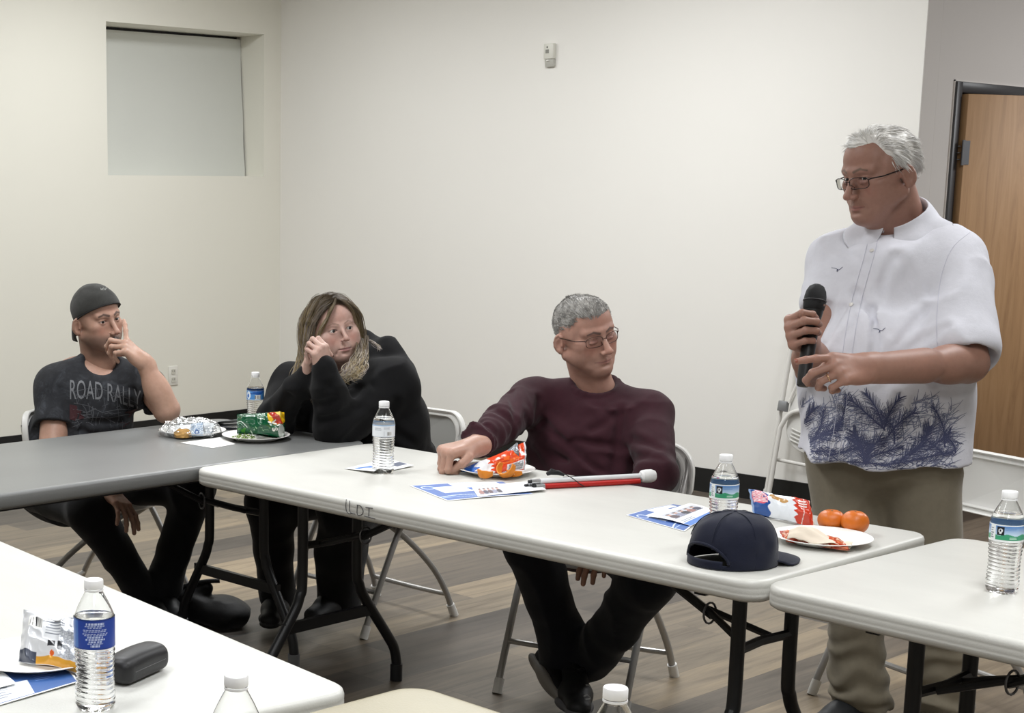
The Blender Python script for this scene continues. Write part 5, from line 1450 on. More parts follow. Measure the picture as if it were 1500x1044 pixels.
# ------------------------------------------------------------------ standing speaker in the short-sleeved shirt
def build_standing():
    rsh = at(1228, 382, 4.54); lsh = at(1398, 380, 4.36); rel = at(1192, 540, 4.40); wr = at(1192, 512, 4.20)
    lel = at(1418, 532, 4.18); lwr = at(1270, 540, 3.99)
    nb = at(1322, 322, 4.47); pel = V3(5.812, -3.022, .86)
    lat = nrm((rsh-lsh)*V3(1, 1, 0)); fwd = nrm(np.cross(ZU, lat)); up = nrm(nb-pel)
    skin = (.34, .185, .14)
    HT = at(1288, 251, 4.38); HR = head_frame(HT, -47, 14, 2)
    hd = Head(HT, HR, 1.01, wide=1.06, age=.8, jaw=1.15, chin=.0, lips=.62, open_=.0040, nose=1.02, cheek=.004, mouth_open=.0012, smile=.002, mouth_w=1.1, brow=1.1)
    nbl = hd.loc(nb[None])[0]
    hd.h.cap((0, -.035, -.04), nbl+V3(0, -.0, -.06), .055, .066, .03)
    hd.h.cap((0, .03, -.10), nbl+V3(0, .05, -.03), .038, .05, .03)
    V, Q = hd.h.mesh(.0022)
    C = hd.color(V, skin, lip=(.36, .15, .13), flush=.22, stubble=.06, brow_col=(.13, .09, .07), brow_w=.9, mouth_w=1.1)
    parts = [(V, Q, C)]
    # right hand closed round the microphone
    mb_ = at(1176, 566, 4.14); mt = at(1194, 438, 4.16); md = nrm(mt-mb_)
    a = Sdf(); limb_arm(a, rsh, rel, wr, (.05, .045, .046, .031))
    hc = at(1183, 478, 4.155)
    F = nrm(at(1176, 470, 4.13)-wr+.4*md*.0)
    F = nrm((at(1171, 470, 4.13)-at(1190, 510, 4.20))); 
    s0 = at(1195, 512, 4.22)
    # hand frame: thumb side along the microphone axis, palm towards the microphone
    T = md; Nn = nrm(at(1186, 478, 4.14)-at(1168, 482, 4.16)); Fh = nrm(np.cross(Nn, T)); 
    if Fh@FWD > 0: Fh = -Fh
    mic_c = mb_+md*.155
    wrist = mic_c-Fh*.060-Nn*.036-T*.012
    a = Sdf(); limb_arm(a, rsh, rel, wrist, (.05, .045, .046, .031))
    sd = 1 if np.cross(Fh, Nn)@T > 0 else -1
    tp, _ = hand(a, wrist, Fh, Nn, sd, [(62, 78, 42), (66, 76, 42), (68, 76, 42), (70, 76, 42)], [(.044, .040, .020), (.056, .052, .044), (.060, .056, .064)], 1.10, thick=1.1)
    V, Q = a.mesh(.0027); parts.append((V, Q, skincol(V, (.33, .178, .132))))
    # left arm across the belly, index finger pointing
    b = Sdf(); limb_arm(b, lsh, lel, lwr, (.058, .050, .046, .031), muscle=1.03)
    b.ecap(lel+(lwr-lel)*.45, lwr, .036, .029, (1.0, 1.15), FWD, .02)
    F2 = nrm(at(1205, 541, 3.93)-lwr); N2 = nrm(.75*RGT*0+.8*FWD-.45*ZU*-1*-1)
    N2 = nrm(.85*FWD-.5*ZU)
    sd2 = 1 if np.cross(F2, N2)@ZU > 0 else -1
    tp2, _ = hand(b, lwr, F2, N2, sd2, [(4, 8, 6), (38, 62, 40), (52, 70, 42), (60, 74, 42)], [(.034, .050, .022), (.030, .078, .034), (.022, .098, .040)], 1.10, spread=(.02, 0, -.03, -.1), thick=1.1)
    V, Q = b.mesh(.0027); V1 = V; parts.append((V, Q, skincol(V, (.33, .178, .132))))
    t = Sdf(); kR = at(1252, 862, 4.52); kL = at(1368, 870, 4.46); aR = at(1264, 1006, 4.62); aL = at(1388, 1022, 4.55)
    hr = pel+lat*.09+V3(0, 0, .02); hl = pel-lat*.09+V3(0, 0, .02)
    t.ecap(pel, nb-up*.16, .10, .11, (1.35, .85), lat, .03).cap(rsh, lsh, .045, .045, .03)
    for h, k, an in ((hr, kR, aR), (hl, kL, aL)): t.cap(h, k, .07, .05, .03).cap(k, an, .045, .035, .02)
    V, Q = t.mesh(.012); parts.append((V, Q, skincol(V, skin)))
    P = body_mesh('person', parts, 'standing white-haired man with glasses in a white shirt printed with palm leaves', None, (5.85, -2.99, 0))
    hd.eyeballs(P, (.10, .13, .16), (-.35, 1, -.12))
    ncol = mat('nail', (.55, .33, .27), .3)
    sub(P, nails([tp2[0]], None, 1.1, ncol)); sub(P, nails([tp[0]], None, 1.1, ncol))
    # ring
    rp = lwr+1.1*(F2*.094)  # near the ring finger's first joint
    # ---- shirt
    s = Sdf()
    hem = pel+V3(0, 0, -.06)
    dl = nrm(lel-lsh); Ll = np.linalg.norm(lel-lsh); drr = nrm(rel-rsh)
    s.ecap(lsh, lsh+dl*(Ll-.055), .082, .088, (1.05, 1.0), fwd, .03)
    s.cap(rsh, rsh+drr*.15, .072, .078, .03)
    s.box(lsh+dl*(Ll-.012+.15), (.18, .18, .15), .002, .004, 's', R=frame_axis(dl))
    s.box(rsh+drr*(.18+.15), (.14, .14, .15), .002, .004, 's', R=frame_axis(drr))
    s.ecap(lsh+dl*(Ll+.015), lsh+dl*(Ll+.3), .076, .078, (1.05, 1.0), fwd, .004, 's')
    s.ecap(hem+fwd*.01, nb-up*.30+fwd*.01, .178, .150, (1.30, 1.0), lat, .03)
    s.ell(pel+up*.17+fwd*.06, (.215, .165, .20), .06, R=np.array([lat, fwd, up]))
    s.ell(nb-up*.21+fwd*.03, (.205, .13, .16), .05, R=np.array([lat, fwd, up]))
    s.cap(rsh-up*.018, lsh-up*.018, .068, .072, .04)
    s.cap(nb-up*.035, rsh, .060, .064, .04).cap(nb-up*.035, lsh, .064, .066, .04)
    s.box(V3(5.85, -2.99, .82-.30), (.5, .5, .30), .002, 0, 's')
    s.ecap(hem+V3(0, 0, -.4)+fwd*.01, hem+V3(0, 0, -.115)+fwd*.01, .160, .160, (1.30, 1.0), lat, .01, 's')
    nc = at(1314, 326, 4.44); nn = nrm(ZU*.85+fwd*.42)
    s.ecap(nc+nn*.015, nc+nn*.16, .068, .09, (1.05, 1.05), lat, .01, 's')
    f1 = folds(.013, (5, 5, 2.6), 31, .25); f2 = folds(.011, (9, 9, 4), 41, .3)
    def disp(P):
        ds = seg_d(P, lsh, lel); m = sm(-ds, -.12, -.085)
        low = sm(-P[:, 2], -1.15, -.85)
        v = (P-pel)@lat
        drape = .006*np.sin(v*38+vnoise(P*5)*2.5)*low
        nk = sm(np.linalg.norm(P-nc, axis=1), .08, .16)
        return ((1-m)*(f1(P)+drape)+m*f2(P))*nk
    s.disp = disp; s.dispr = .017
    cr = creases(s, ((1300, 385, 1258, 480, .9), (1372, 415, 1326, 480, .8), (1376, 425, 1362, 535, 2.8), (1412, 340, 1378, 430, 1.0), (1345, 420, 1285, 530, .7), (1225, 400, 1212, 500, .9), (1250, 410, 1240, 560, .7), (1362, 395, 1384, 470, 1.0), (1448, 430, 1400, 485, .7), (1455, 465, 1405, 500, .6), (1200, 580, 1183, 660, .7), (1330, 590, 1337, 670, .8), (1402, 570, 1388, 670, 1.1), (1180, 410, 1190, 480, .6), (1340, 300, 1380, 350, .6), (1300, 560, 1290, 660, .6), (1425, 575, 1412, 660, .7), (1228, 330, 1205, 400, .6), (1420, 340, 1440, 420, .5)), 3.9, .009, .012)
    s.disp = lambda P: disp(P)+cr(P)*sm(np.linalg.norm(P-nc, axis=1), .085, .13); s.dispr = .022
    V, Q = s.mesh(.005); V = smooth_verts(V, Q, 1)
    SH = cloth_mat('white_linen', '#d3d3db', .85, 900, .035, 25, .03, .35)
    shirt = sub(P, np_mesh('shirt', V, Q, SH)); bpy.context.view_layer.update()
    # left armhole seam
    # collar: two leaves standing on the neckline
    cm = MB(); cu = nrm(np.cross(nn, lat)); cu = cu if cu@fwd > 0 else -cu
    def cp(a, h, o_): return nc+nn*(h)+(.074+o_)*(math.cos(a)*(-lat)+math.sin(a)*cu)   # a=90 front
    N_ = 28; vs = []; rows = ((.0, .000), (.020, .000), (.036, .001), (.040, .004), (.032, .011), (.012, .022), (-.008, .032))
    for a in np.radians(np.linspace(99, 441, N_)):
        fr_ = max(0, math.sin(a))
        for i, (h, o_) in enumerate(rows):
            drop = (0, .010, .020, .022, .026, .034, .060)[i]*fr_**3 if i < 7 else 0
            p = cp(a, h-drop*(1.0 if i >= 4 else .9)+.006, o_+.004)
            if i >= 5:
                rad = math.cos(a)*(-lat)+math.sin(a)*cu
                for _ in range(14):
                    if s.ev(p[None])[0] > .005: break
                    p = p+rad*.004+ZU*.001
            vs.append(p)
    K_ = len(rows); cm.add(vs, [(i*K_+j, (i+1)*K_+j, (i+1)*K_+j+1, i*K_+j+1) for i in range(N_-1) for j in range(K_-1)])
    co = cm.build('collar', SH, ang=None, solid=.0022, subdiv=1); co.parent = shirt
    tree = bvh_of([shirt])
    # placket, buttons
    vd = FWD
    org = at(1262, 460, 3.9); 
    pl = [[(-.0, 0), (0, 1)]]
    def on_shirt(u, v, off=.001):
        o = Vector(at(u, v, 3.5)); d = Vector(at(u, v, 4.5)-at(u, v, 3.5)).normalized(); h = tree.ray_cast(o, d, 2)
        return (h[0]-d*off, h[1]) if h[0] is not None else (None, None)
    line = [(1279, 345), (1272, 375), (1262, 410), (1254, 440), (1246, 480), (1240, 520), (1234, 570), (1229, 620), (1222, 660), (1218, 685)]
    bp = bez([(u, v, 0) for u, v in line], 10)
    for off in (-6, 8):
        m = MB(); P2 = [on_shirt(p[0]+off, p[1], .0008)[0] for p in bp]; P2 = [p for p in P2 if p is not None]
        if len(P2) > 3: o = m.tube([tuple(p) for p in P2], .0008, 5).build('placket_seam', mat('seam_shade', '#c3c3cf', .8)); o.parent = shirt
    for u, v in ((1277, 367), (1247, 446), (1238, 520)):
        q, n_ = on_shirt(u, v, .001)
        if q is None: continue
        M = Matrix.Translation(q) @ n_.to_track_quat('Z', 'Y').to_matrix().to_4x4()
        o = MB().lathe([(.0045, 0), (.0058, .0008), (.0058, .002), (.0042, .0016), (.0005, .0015)], 18, M).build('button', mat('shell_button', '#cfcbc6', .3)); o.parent = shirt
    for ln_ in (((1424, 338), (1396, 362), (1380, 400), (1374, 440), (1372, 480), (1374, 520)), ((1262, 344), (1300, 352), (1340, 340), (1385, 330), (1424, 338))):
        P2 = [on_shirt(p[0], p[1], .0005)[0] for p in bez([(u, v, 0) for u, v in ln_], 6)]; P2 = [tuple(p) for p in P2 if p is not None]
        if ln_[0][0] > 1300 and len(P2) > 3: o = MB().tube(P2, .0009, 5).build('armhole_seam', mat('seam_shade', '#c3c3cf', .8)); o.parent = shirt
    # ---- printed palm leaves along the hem, drawn as curved fronds
    rs = random.Random(5); strokes = []
    def frond(x0, y0, x1, y1, bend, nl, ll, side=(1, -1)):
        """stem from (x0,y0) to (x1,y1) in picture pixels"""
        mx, my = (x0+x1)/2+bend, (y0+y1)/2-abs(bend)*.3
        st = [(p[0], p[1]) for p in bez([(x0, y0, 0), (mx, my, 0), (x1, y1, 0)], 10)]
        strokes.append((st, 2.5))
        for i in range(nl):
            t = .10+.9*i/nl; k = t*(len(st)-1); a = int(k); f = k-a; b = min(a+1, len(st)-1)
            px_ = st[a][0]*(1-f)+st[b][0]*f; py_ = st[a][1]*(1-f)+st[b][1]*f
            dx, dy = st[b][0]-st[a][0], st[b][1]-st[a][1]
            if dx == 0 and dy == 0: dx, dy = st[-1][0]-st[-3][0], st[-1][1]-st[-3][1]
            L = math.hypot(dx, dy); dx, dy = dx/L, dy/L
            for s_ in side:
                ang = math.radians(48-26*t+rs.uniform(-6, 6)); c, sn = math.cos(ang), math.sin(ang)*s_
                ex, ey = dx*c-dy*sn, dx*sn+dy*c; l = ll*(.55+.6*math.sin(math.pi*min(1, t*.9+.08)))*rs.uniform(.8, 1.1)
                strokes.append(([(px_, py_), (px_+ex*l*.5, py_+ey*l*.5+.3), (px_+ex*l, py_+ey*l+l*.10)], rs.uniform(.8, 1.3)))
    for a in ((1168, 655, 1192, 598, -6, 28, 20), (1170, 657, 1232, 620, 4, 30, 22), (1226, 632, 1240, 578, 3, 18, 14), (1297, 630, 1246, 585, 0, 26, 19), (1294, 628, 1268, 575, 4, 24, 17), (1295, 628, 1318, 582, -3, 22, 18), (1300, 640, 1340, 603, -4, 22, 19), (1266, 680, 1250, 632, 4, 30, 22), (1268, 682, 1290, 642, -6, 30, 22), (1384, 655, 1366, 594, 6, 22, 15), (1332, 668, 1362, 625, 6, 30, 22), (1318, 676, 1352, 652, -3, 20, 18), (1225, 633, 1172, 650, -4, 18, 16), (1212, 668, 1260, 655, 2, 20, 14), (1175, 662, 1222, 660, 0, 18, 9), (1290, 682, 1350, 672, 0, 22, 10), (1345, 672, 1395, 662, 0, 20, 11), (1310, 650, 1290, 606, 8, 18, 16), (1356, 660, 1392, 632, 4, 18, 15), (1238, 640, 1275, 652, -3, 18, 15), (1195, 640, 1206, 600, 3, 18, 13), (1384, 668, 1350, 640, 3, 18, 13), (1276, 668, 1320, 655, 2, 18, 12), (1240, 676, 1300, 680, 0, 20, 8), (1400, 664, 1388, 640, 3, 12, 10)):
        frond(*a)
    for k in range(150):      # small scribbled foliage just above the hem
        x = rs.uniform(1170, 1398); y = rs.uniform(640, 688); l = rs.uniform(6, 15); an = rs.uniform(-.6, .6)
        strokes.append(([(x, y), (x+l*.5*math.cos(an), y+l*.5*math.sin(an)-1.5), (x+l*math.cos(an), y+l*math.sin(an))], rs.uniform(.9, 1.6)))
    wash = []
    for k in range(900):
        x = rs.uniform(1166, 1398); top = 596+14*math.sin(x*.045)+10*math.sin(x*.11+1); y = rs.uniform(top, 688); l = rs.uniform(10, 24); an = rs.choice([rs.uniform(-1.9, -1.2), rs.uniform(-.35, .25), rs.uniform(-.9, -.4)])
        wash.append(([(x, y), (x+l*.5*math.cos(an)+1, y+l*.5*math.sin(an)), (x+l*math.cos(an), y+l*math.sin(an)+1)], rs.uniform(.9, 1.7)))
    # project them along the camera-facing chest direction of the shirt
    for nm_, strokes_, mt_, of_ in (('palm_wash_print', wash, mat('indigo_wash', '#7d8198', .85), .0008), ('palm_leaf_print', strokes, mat('indigo_print', '#454967', .85), .0012)):
        vs = []; fs = []
        for st, w0 in strokes_:
            P_ = [np.array(p, float) for p in st]; Q_ = [P_[0]]
            for a, b in zip(P_[:-1], P_[1:]):
                n = max(1, int(np.linalg.norm(b-a)/3.2))
                for k in range(1, n+1): Q_.append(a+(b-a)*k/n)
            n = len(Q_); b0 = len(vs); ok = []
            for i, p in enumerate(Q_):
                tt = Q_[min(i+1, n-1)]-Q_[max(i-1, 0)]; tt = tt/max(np.linalg.norm(tt), 1e-6); nn2 = np.array([-tt[1], tt[0]]); ww = w0*(1-.6*i/max(n-1, 1))/2
                for sg in (1, -1):
                    q = p+nn2*ww*sg; h, _n = on_shirt(q[0], q[1], of_)
                    if h is not None and _n.dot(Vector(FWD)) > -.03: h = None
                    vs.append(tuple(h) if h is not None else (0, 0, 0)); ok.append(h is not None)
            for i in range(n-1):
                if all(ok[2*i:2*i+4]): fs.append((b0+2*i, b0+2*i+1, b0+2*i+3, b0+2*i+2))
        o = mesh_obj(nm_, vs, fs, mt_); o.parent = shirt
        me = o.data; bm = bmesh.new(); bm.from_mesh(me); bmesh.ops.delete(bm, geom=[v for v in bm.verts if not v.link_faces], context='VERTS'); bm.to_mesh(me); bm.free()
    # two small printed birds
    for u, v, sc_ in ((1226, 393, 1.0), (1288, 482, 1.1)):
        m = MB()
        for st in ([(-8, -1), (-2, 0), (3, 2), (8, -2)], [(0, 1), (1, 5)], [(3, 2), (-1, 4)]):
            P2 = [on_shirt(u+x*sc_, v+y*sc_, .0009)[0] for x, y in st]; P2 = [tuple(p) for p in P2 if p is not None]
            if len(P2) > 1: m.tube(bez(P2, 4), .0007, 5)
        o = m.build('bird_print', mat('indigo_print', '#454967', .85)); o.parent = shirt
    # ---- trousers
    g = Sdf()
    g.ecap(pel+V3(0, 0, -.01), pel+V3(0, 0, .05), .140, .14, (1.20, 1.0), lat, .03)
    g.ecap(hr+V3(0, 0, -.04), kR, .106, .074, (1.08, 1.05), lat, .03).ecap(hl+V3(0, 0, -.04), kL, .106, .074, (1.08, 1.05), lat, .03)
    g.cap(kR, aR+V3(0, 0, -.06), .076, .074, .03).cap(kL, aL+V3(0, 0, -.06), .076, .074, .03)
    g.box(aR+V3(0, 0, -.195), (.2, .2, .14), .003, .01, 's'); g.box(aL+V3(0, 0, -.195), (.2, .2, .14), .003, .01, 's')
    ff = folds(.008, (5, 5, 3.5), 51, .25)
    g.disp = lambda P: ff(P)*(1+1.1*sm(-P[:, 2], -.35, -.15))+.005*np.sin(P[:, 2]*90+vnoise(P*12)*4)*sm(-P[:, 2], -.40, -.18); g.dispr = .02
    V, Q = g.mesh(.0065); V = smooth_verts(V, Q, 1)
    sub(P, np_mesh('trousers', V, Q, cloth_mat('olive_trousers', '#8a8271', .8, 1200, .06)))
    shoe('shoe', aR+V3(0, 0, -.03), at(1160, 1046, 4.50), P, mat('black_shoe', '#15171a', .55, bump=.3, bscale=120, bdist=.002), mat('black_sole', '#1a1a1a', .6), laces=mat('dark_lace', '#0c0c0e', .7), S=1.05)
    shoe('shoe', aL+V3(0, 0, -.03), at(1350, 1080, 4.38), P, mat('black_shoe', '#15171a'), mat('black_sole', '#1a1a1a'), S=1.05)
    # hair, glasses, ring
    def comb(L):
        s_ = np.sign(L[:, 0]+1e-6); c = np.stack([s_*.10, -.85+0*L[:, 1], -.25-1.5*np.clip(.06-L[:, 2], 0, 1)*6], 1)
        fr_ = sm(L[:, 1], .02, .07)[:, None]; return c*(1-fr_)+np.array([.75, -.45, .25])*fr_
    short_hair(hd, P, 'white_hair', ['#c2bfba', '#dad7d2', '#efedea', '#ffffff'], seed=8, length=.038, line=lambda L: hairline(L, .086, -.012, -.055, temple=.1), n=11000, comb=comb, lift=.06, width=.0009, thick=.012, undercol=.45, fall=.6, K=6)
    glasses(hd, P, mat('dark_wire', '#241d1e', .3, .6), lens_mat(), w=.0275, h=.0150, z0=-.008, y0=.108)
    c0 = tp2[2][0]
    rgp = lwr+1.1*(F2*.089)
    T2 = np.cross(F2, nrm(N2-(N2@F2)*F2))*sd2; N2o = nrm(N2-(N2@F2)*F2)
    base = lwr+1.1*(-.0095*T2+.089*F2); a_ = math.radians(52); D = math.cos(a_)*F2+math.sin(a_)*N2o
    rc = base+D*1.1*.024
    q = frame_axis(D); m = MB().tube([rc+.0112*(math.cos(x)*q[0]+math.sin(x)*q[1]) for x in np.linspace(0, 2*math.pi, 25)[:-1]], .0022, 8, closed=True, flat=.6)
    sub(P, m.build('ring', mat('gold', '#d9b48a', .25, .9), ang=None))
    # ---- microphone
    M = Matrix.Translation(Vector(mb_)) @ Vector(md).to_track_quat('Z', 'Y').to_matrix().to_4x4()
    mic = empty('microphone', (0, 0, 0)); mic.matrix_world = M; tag(mic, 'black handheld microphone held up by the standing man', 'microphone')
    bk = mat('mic_black', '#131314', .42)
    MB().lathe([(.0125, 0), (.0155, .003), (.0165, .02), (.0185, .12), (.0205, .175), (.0235, .192), (.0245, .200), (.0200, .205)], 28).build('handle', bk, mic)
    hd_ = MB().lathe([(.0215, .198), (.0262, .205), (.0275, .216), (.0278, .226), (.0272, .238), (.0245, .252), (.0185, .264), (.009, .270), (.0005, .271)], 32).build('grille', mat('mic_grille', '#1d1d1f', .6, .3, bump=1., bscale=900, bdist=.002), mic)
    MB().tube([(.0283*math.cos(a), .0283*math.sin(a), .226) for a in np.linspace(0, 2*math.pi, 33)[:-1]], .0016, 8, closed=True).build('band', mat('mic_band', '#5b5b5e', .35, .6), hd_)
    return P
STANDING = build_standing()

# ------------------------------------------------------------------ things on the tables
TZ = .7405
def attr_mat(name, rough=.35, coat=0., metal=0., bump=0., spec=.5):
    if name in MATS: return MATS[name]
    t = NT(name); a = t.n('ShaderNodeAttribute', attribute_name='Col'); t.l(a.outputs['Color'], t.b.inputs['Base Color'])
    t.b.inputs['Roughness'].default_value = rough; t.b.inputs['Coat Weight'].default_value = coat; t.b.inputs['Metallic'].default_value = metal
    t.b.inputs['Specular IOR Level'].default_value = spec
    if bump: t.bump(t.noise(160, 3, .6, t.coords()).outputs['Fac'], bump, .002)
    MATS[name] = t.m; return t.m
def lin(h): return np.array(srgb(h)[:3])
class Canvas:
    """a printed design evaluated on the vertices of a fine grid (u,v in 0..1)"""
    def __init__(s, u, v, bg): s.u, s.v = u, v; s.c = np.tile(lin(bg), (len(u), 1))
    def rect(s, x0, y0, x1, y1, col): m = (s.u > x0) & (s.u < x1) & (s.v > y0) & (s.v < y1); s.c[m] = lin(col); return s
    def ell(s, cx, cy, rx, ry, col): m = ((s.u-cx)/rx)**2+((s.v-cy)/ry)**2 < 1; s.c[m] = lin(col); return s
    def where(s, m, col): s.c[m] = lin(col); return s
    def lines(s, x0, y0, x1, y1, n, col, fill=.5, ragged=.2, seed=0):
        rs = np.random.RandomState(seed); h = (y1-y0)/n
        for i in range(n): s.rect(x0, y0+i*h, x1-(x1-x0)*ragged*rs.rand(), y0+i*h+h*fill, col)
        return s
    def speck(s, x0, y0, x1, y1, cols, f=30, seed=0):
        m = (s.u > x0) & (s.u < x1) & (s.v > y0) & (s.v < y1)
        P = np.stack([s.u[m]*f, s.v[m]*f, np.full(m.sum(), seed*7.3)], 1); n = np.clip((vnoise(P)+1)/2*.999, 0, .999)
        C = np.array([lin(c) for c in cols]); s.c[m] = C[(n*len(cols)).astype(int)]; return s
def sheet(name, corners, design, bg, label, cat, nu=150, nv=110, lift=None, thick=.0006, group=None, parent=None, m=None, under=None):
    """a paper lying on the table: corners near-left, near-right, far-right, far-left in world coordinates"""
    A, B, C, D = [V3(*c) for c in corners]
    uu, vv = np.meshgrid(np.linspace(0, 1, nu), np.linspace(0, 1, nv)); u = uu.ravel(); v = vv.ravel()
    P = (1-u)[:, None]*(1-v)[:, None]*A+u[:, None]*(1-v)[:, None]*B+u[:, None]*v[:, None]*C+(1-u)[:, None]*v[:, None]*D
    if lift is not None: P[:, 2] += lift(u, v)
    cv = Canvas(u, v, bg); design(cv)
    idx = np.arange(nu*nv).reshape(nv, nu); Q = np.stack([idx[:-1, :-1], idx[:-1, 1:], idx[1:, 1:], idx[1:, :-1]], -1).reshape(-1, 4)
    P0 = P.mean(0); P0[2] = P[:, 2].min()
    P2 = P.copy(); P2[:, 2] -= thick; n = len(P)
    V = np.concatenate([P, P2])-P0; bd = list(idx[0, :])+list(idx[1:, -1])+list(idx[-1, -2::-1])+list(idx[-2:0:-1, 0])
    Qs = np.array([(a, b, b+n, a+n) for a, b in zip(bd, bd[1:]+bd[:1])])[:, ::-1]
    Qa = np.concatenate([Q, Q[:, ::-1]+n, Qs]); cc = np.concatenate([cv.c, np.tile(lin(under or '#f2f1ed'), (n, 1))])
    o = np_mesh(name, V, Qa, m or attr_mat('printed_paper', .45), parent, cc); o.location = P0
    if label: tag(o, label, cat, group)
    return o
def tp(u, v, dz=0.): p = on(u, v, 2, TZ+dz); return (p[0], p[1], p[2])
# ---- water bottles
def clear_mat(name, tint, rough=.03, ior=1.33):
    t = NT(name); b = t.b; b.inputs['Base Color'].default_value = tint; b.inputs['Roughness'].default_value = rough
    b.inputs['Transmission Weight'].default_value = 1; b.inputs['IOR'].default_value = ior; b.inputs['Specular IOR Level'].default_value = .5
    MATS[name] = t.m; return t.m
PET = clear_mat('bottle_plastic_water', (.985, .99, .99, 1), .02, 1.33)
CAPM = mat('bottle_cap_white', '#f1f1f2', .4)
def bottle(loc, rz, label, design, water=.165, S=1.0, group='plastic water bottles on the tables', lab=(.108, .143), bgc='#ffffff'):
    root = empty('water_bottle', loc, rz); root.scale = (S, S, S); tag(root, label, 'bottle', group)
    def R(z):
        if z < .010: return .026+.0055*math.sin(min(1, z/.010)*math.pi/2)
        if z < .103:
            w_ = .0318-.0022*math.exp(-((z-.058)/.03)**2)
            return w_+.0009*math.sin(z/.0078*2*math.pi)
        if z < .148: return .0322-(.0006 if (z < .106 or z > .145) else 0)
        if z < .190: t_ = (z-.148)/.042; return .0322+(.0132-.0322)*(t_**1.25*.9+t_*.1)
        return .0130
    zs = list(np.arange(.0, .103, .0013))+list(np.linspace(.103, .148, 12))+list(np.linspace(.150, .190, 18))+[.193, .1955]
    def fn(a, z, r):
        k = max(0, 1-z/.022); r2 = r*(1-.13*k*(.5+.5*math.cos(5*a)))
        if .012 < z < .1: r2 += .0006*math.sin(z/.0078*2*math.pi+2.2*math.sin(a*2))-.0005*math.sin(z/.0078*2*math.pi)
        return r2
    m = MB(); N = 48
    prof = [(.003, .006), (.012, .0045), (.020, .0012)]+[(R(z), z) for z in zs]
    m.lathe(prof, N, fn=fn, cap=False); nb_ = (len(prof)-1)*N
    # air space above the water line: inner wall, facing inwards
    ins = [(.0005, water)]+[(max(.002, R(water)-.004), water), (R(water)-.0009, water+.0004)]+[(R(z)-.0009, z) for z in zs if z > water+.002]
    b0 = len(m.v); m2 = MB().lathe(ins, N, fn=lambda a, z, r: r, cap=False)
    m.add(m2.v, [f[::-1] for f in m2.f])
    # join rim
    last_o = nb_; last_i = b0+(len(ins)-1)*N
    m.f += [(last_o+k, last_o+(k+1) % N, last_i+(k+1) % N, last_i+k) for k in range(N)]; m.mi += [0]*N
    m.f.append(tuple(range(N-1, -1, -1))); m.mi.append(0); m.f.append(tuple(b0+k for k in range(N))); m.mi.append(0)
    m.build('bottle_body', PET, root, ang=None)
    cp = MB(); n = 60
    cp.lathe([(.0150, .1945), (.0152, .1955), (.0152, .2065), (.0142, .2080), (.0005, .2082)], n, fn=lambda a, z, r: r+(.00025*math.cos(30*a) if .196 < z < .206 and r > .015 else 0), cap=False)
    cp.build('cap', CAPM, root); MB().lathe([(.0140, .1898), (.0152, .1903), (.0152, .1928), (.0140, .1933)], 40, cap=False).build('cap_ring', CAPM, root)
    # wrap-around label
    nu, nv = 200, 40; uu, vv = np.meshgrid(np.linspace(0, 1, nu), np.linspace(0, 1, nv)); u = uu.ravel(); v = vv.ravel()
    cv = Canvas(u, v, bgc); design(cv); a = u*2*math.pi
    V = np.stack([.03255*np.cos(a), .03255*np.sin(a), lab[0]+(lab[1]-lab[0])*v], 1)
    idx = np.arange(nu*nv).reshape(nv, nu); Q = np.stack([idx[:-1, :-1], idx[:-1, 1:], idx[1:, 1:], idx[1:, :-1]], -1).reshape(-1, 4)
    np_mesh('label', V, Q, attr_mat('bottle_label', .3), root, cv.c)
    return root
# label designs: u runs round the bottle; the camera side sits at u = .5
def barcode(c, x0, y0, x1, y1, n=14, seed=1, v=False):
    rs = np.random.RandomState(seed); c.rect(x0, y0, x1, y1, '#f4f4f2'); w = (x1-x0)/n
    for i in range(n): c.rect(x0+i*w+w*.1, y0+(y1-y0)*.1, x0+i*w+w*(.3+.45*rs.rand()), y1-(y1-y0)*.1, '#2b2b30')
def d_blue_far(c):   # pale blue label with white swirl and a barcode
    c.where(c.v > -1, '#4f8fd0'); c.where((c.v+.25*np.sin(c.u*14)) > .80, '#2d64b4'); c.ell(.36, .5, .05, .42, '#dfeaf6'); c.ell(.35, .45, .025, .2, '#2f6cc0')
    c.rect(.40, .62, .62, .74, '#1d4fa0'); barcode(c, .49, .10, .60, .55, 10); c.rect(0, 0, 1, .07, '#c9def2'); c.rect(0, .95, 1, 1, '#c9def2')
def d_white_mid(c):  # whitish translucent-looking label with grey text
    c.where(c.v > -1, '#e9edf2'); c.rect(0, .92, 1, 1, '#8fb4dc'); c.lines(.36, .55, .48, .80, 4, '#9aa0aa', .45, .3, 2); c.lines(.50, .62, .60, .85, 3, '#8c929c', .5, .2, 3); barcode(c, .55, .12, .62, .45, 8, 4)
    c.rect(.505, .1, .508, .5, '#a9aeb8'); c.rect(0, 0, 1, .06, '#cfd6df')
